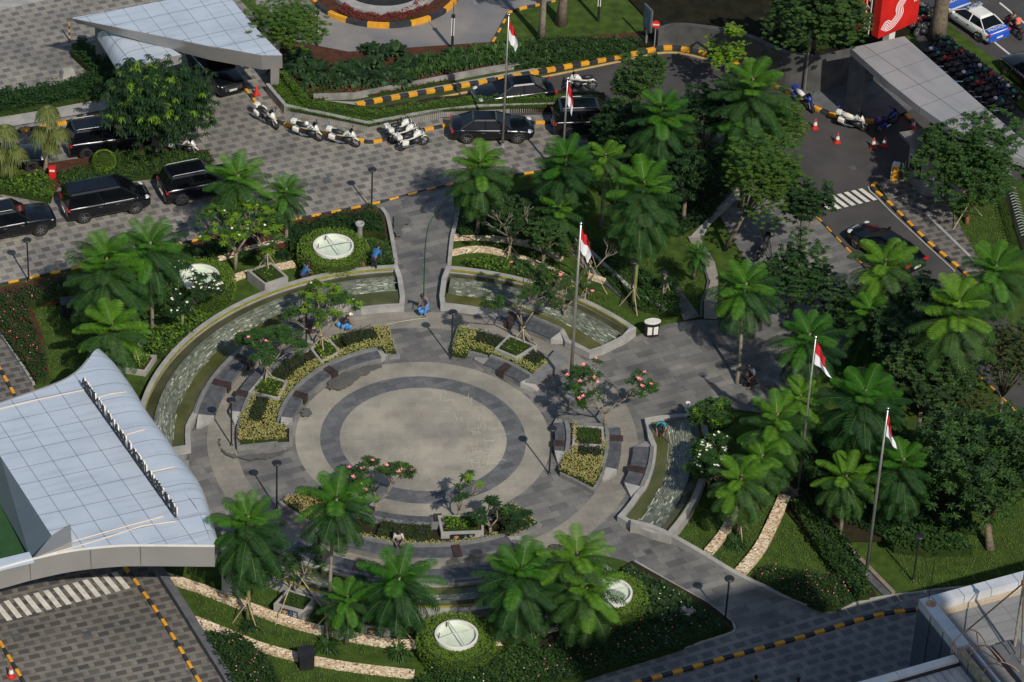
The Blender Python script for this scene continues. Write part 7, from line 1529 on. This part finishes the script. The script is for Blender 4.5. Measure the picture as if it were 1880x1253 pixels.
# vent post, boulder, floor light
b = W(660, 442); mb = MB(); mb.lathe((0, 0, 0), [(.17, 0), (.15, .9), (.26, 1.12), (.26, 1.22), (.16, 1.22), (.1, 1.0)], 18); o = mb.build('vent_post', m_conc, smooth=True); o.location = b; tag(o, 'grey concrete vent post behind the sunlit skylight', 'post')
b = W(1262, 1128, .3); mb = MB(); mb.ball((0, 0, .35), (.42, .34, .36), 12); o = mb.build('boulder', M('pale_rock', (.32, .3, .28), (.2, .19, .18), 4, .9, .6, 12), smooth=True)
for v in o.data.vertices: v.co *= 1 + .18 * math.sin(v.co.x * 9 + v.co.z * 7)
o.location = (b.x, b.y, 0); tag(o, 'pale boulder in the lily bed at the lower right', 'rock')
for px, l in (((1262, 753), 'small white cylinder post on the rim of the right pool'),):
    mb = MB(); mb.lathe((0, 0, 0), [(.13, 0), (.13, .5), (.001, .5)], 14); o = mb.build('pool_post', m_wht); o.location = W(px[0], px[1], .3); tag(o, l, 'post')
mb = MB(); mb.tube([tuple(W(1226, 790, 1.2)), tuple(W(1232, 815, .4))], .025, 6); o = mb.build('mop', m_bamboo); tag(o, 'long handled brush leaning in the right pool', 'brush')
# red totem sign
b = W(1640, 100); tz = 2.6; root = empty('totem_sign', b, 0, 'tall red totem sign with white wavy lines at the top right', 'sign'); d0 = (W(1700, 66) - W(1612, 92)).normalized(); rz = math.atan2(d0.y, d0.x)
a_, c_ = W(1612, 72, 3.2), W(1684, 41, 3.2); d0 = c_ - a_; TW = d0.length; rz = math.atan2(d0.y, d0.x); a_.z = 0; root.location = a_
sp_ = bpy.data.objects.new('sign_box', None); C.objects.link(sp_); sp_.parent = root; sp_.rotation_euler.z = rz; CH_MAP.setdefault(root.name, []).append(sp_)
mb = MB(); mb.box((TW / 2, .3, 6.2), (TW, .6, 6.0)); mb.build('red_box', m_red, sp_, bevel=.03)
mb = MB(); mb.box((-.1, .75, 6.2), (.05, .06, 6.0)); mb.box((-.1, 1.15, 6.2), (.05, .06, 6.0)); [mb.tube([(-.1, .75, 3.4 + k * .5), (-.1, 1.15, 3.65 + k * .5)], .02, 4) for k in range(11)]; mb.build('ladder', m_wht, sp_)
mb = MB(); mb.box((.2, 1.55, 6.2), (.9, .45, 6.0)); mb.build('side_fin', m_red, sp_); mb = MB(); mb.box((TW * .45, .5, 1.6), (.5, .5, 3.2)); mb.build('post', m_wht, sp_)
kx, kz = TW / 2.25, 1.0
cen = smoothline([Vector((p[0] * kx, 0, 3.2 + (p[1] - 2.55) * kz)) for p in [(.25, 3.0), (.42, 3.35), (.55, 3.15), (.8, 3.25), (1.12, 3.75), (1.05, 4.25), (1.25, 4.75), (1.4, 5.2), (1.7, 5.35), (1.85, 4.9), (2.05, 4.75), (2.1, 4.2)]], 8)
mb = MB()
for k in range(5):
    of = (k - 2) * .13; P = []
    for i, p in enumerate(cen):
        dd = (cen[min(i + 1, len(cen) - 1)] - cen[max(0, i - 1)]).normalized(); nn = Vector((-dd.z, 0, dd.x)); P.append((p + nn * (of - .03), p + nn * (of + .03)))
    for i in range(len(P) - 1): q = len(mb.v); mb.v += [(v.x, -.008, v.z) for v in (P[i][0], P[i + 1][0], P[i + 1][1], P[i][1])]; mb.f.append((q, q + 1, q + 2, q + 3)); mb.m.append(0)
mb.build('wavy_lines', M('sign_white', (.85, .8, .8), (.8, .75, .78), 3), sp_)
# right fence with slanted bars
a, b = W(1838, 338), W(1878, 478); d = b - a; L = d.length; d.normalize(); root = empty('iron_fence', a, 0, 'black iron fence with slanted tops along the right verge', 'fence'); mb = MB(); nn = Vector((-d.y, d.x, 0))
for k in range(int(L / .14)): p = d * (k * .14); mb.tube([tuple(p), tuple(p + Vector((0, 0, 1.4)))], .014, 4)
mb.build('bars', m_lampb, root); mb = MB()
for k in range(int(L / .28)):
    p = d * (k * .28) + Vector((0, 0, 1.5)); mb.tube([tuple(p - nn * .25 + d * .15), tuple(p), tuple(p + nn * .25 + d * .15)], .03, 4)
mb.build('slanted_tops', m_steel, root); mb = MB(); mb.tube([(0, 0, 1.4), tuple(d * L + Vector((0, 0, 1.4)))], .03, 5); mb.build('top_rail', m_lampb, root)
a, b = W(1165, 82), W(1560, 30)
# small items in the upper left drive
q = W(125, 140); mb = MB(); mb.box((0, 0, .25), (.9, .5, .5), .5, taper=.7); o = mb.build('stone_marker', m_conc, bevel=.03); o.location = q; tag(o, 'grey stone block at the hedge corner on the upper left drive', 'stone')
root = empty('fire_hydrant_box', W(97, 330), 0, 'small red and white box by the left ponytail palm', 'box'); mb = MB(); mb.box((0, 0, .45), (.4, .3, .9)); mb.build('cabinet', m_red, root, bevel=.02); mb = MB(); mb.box((0, -.155, .7), (.3, .012, .12)); mb.build('white_label', m_wht, root)
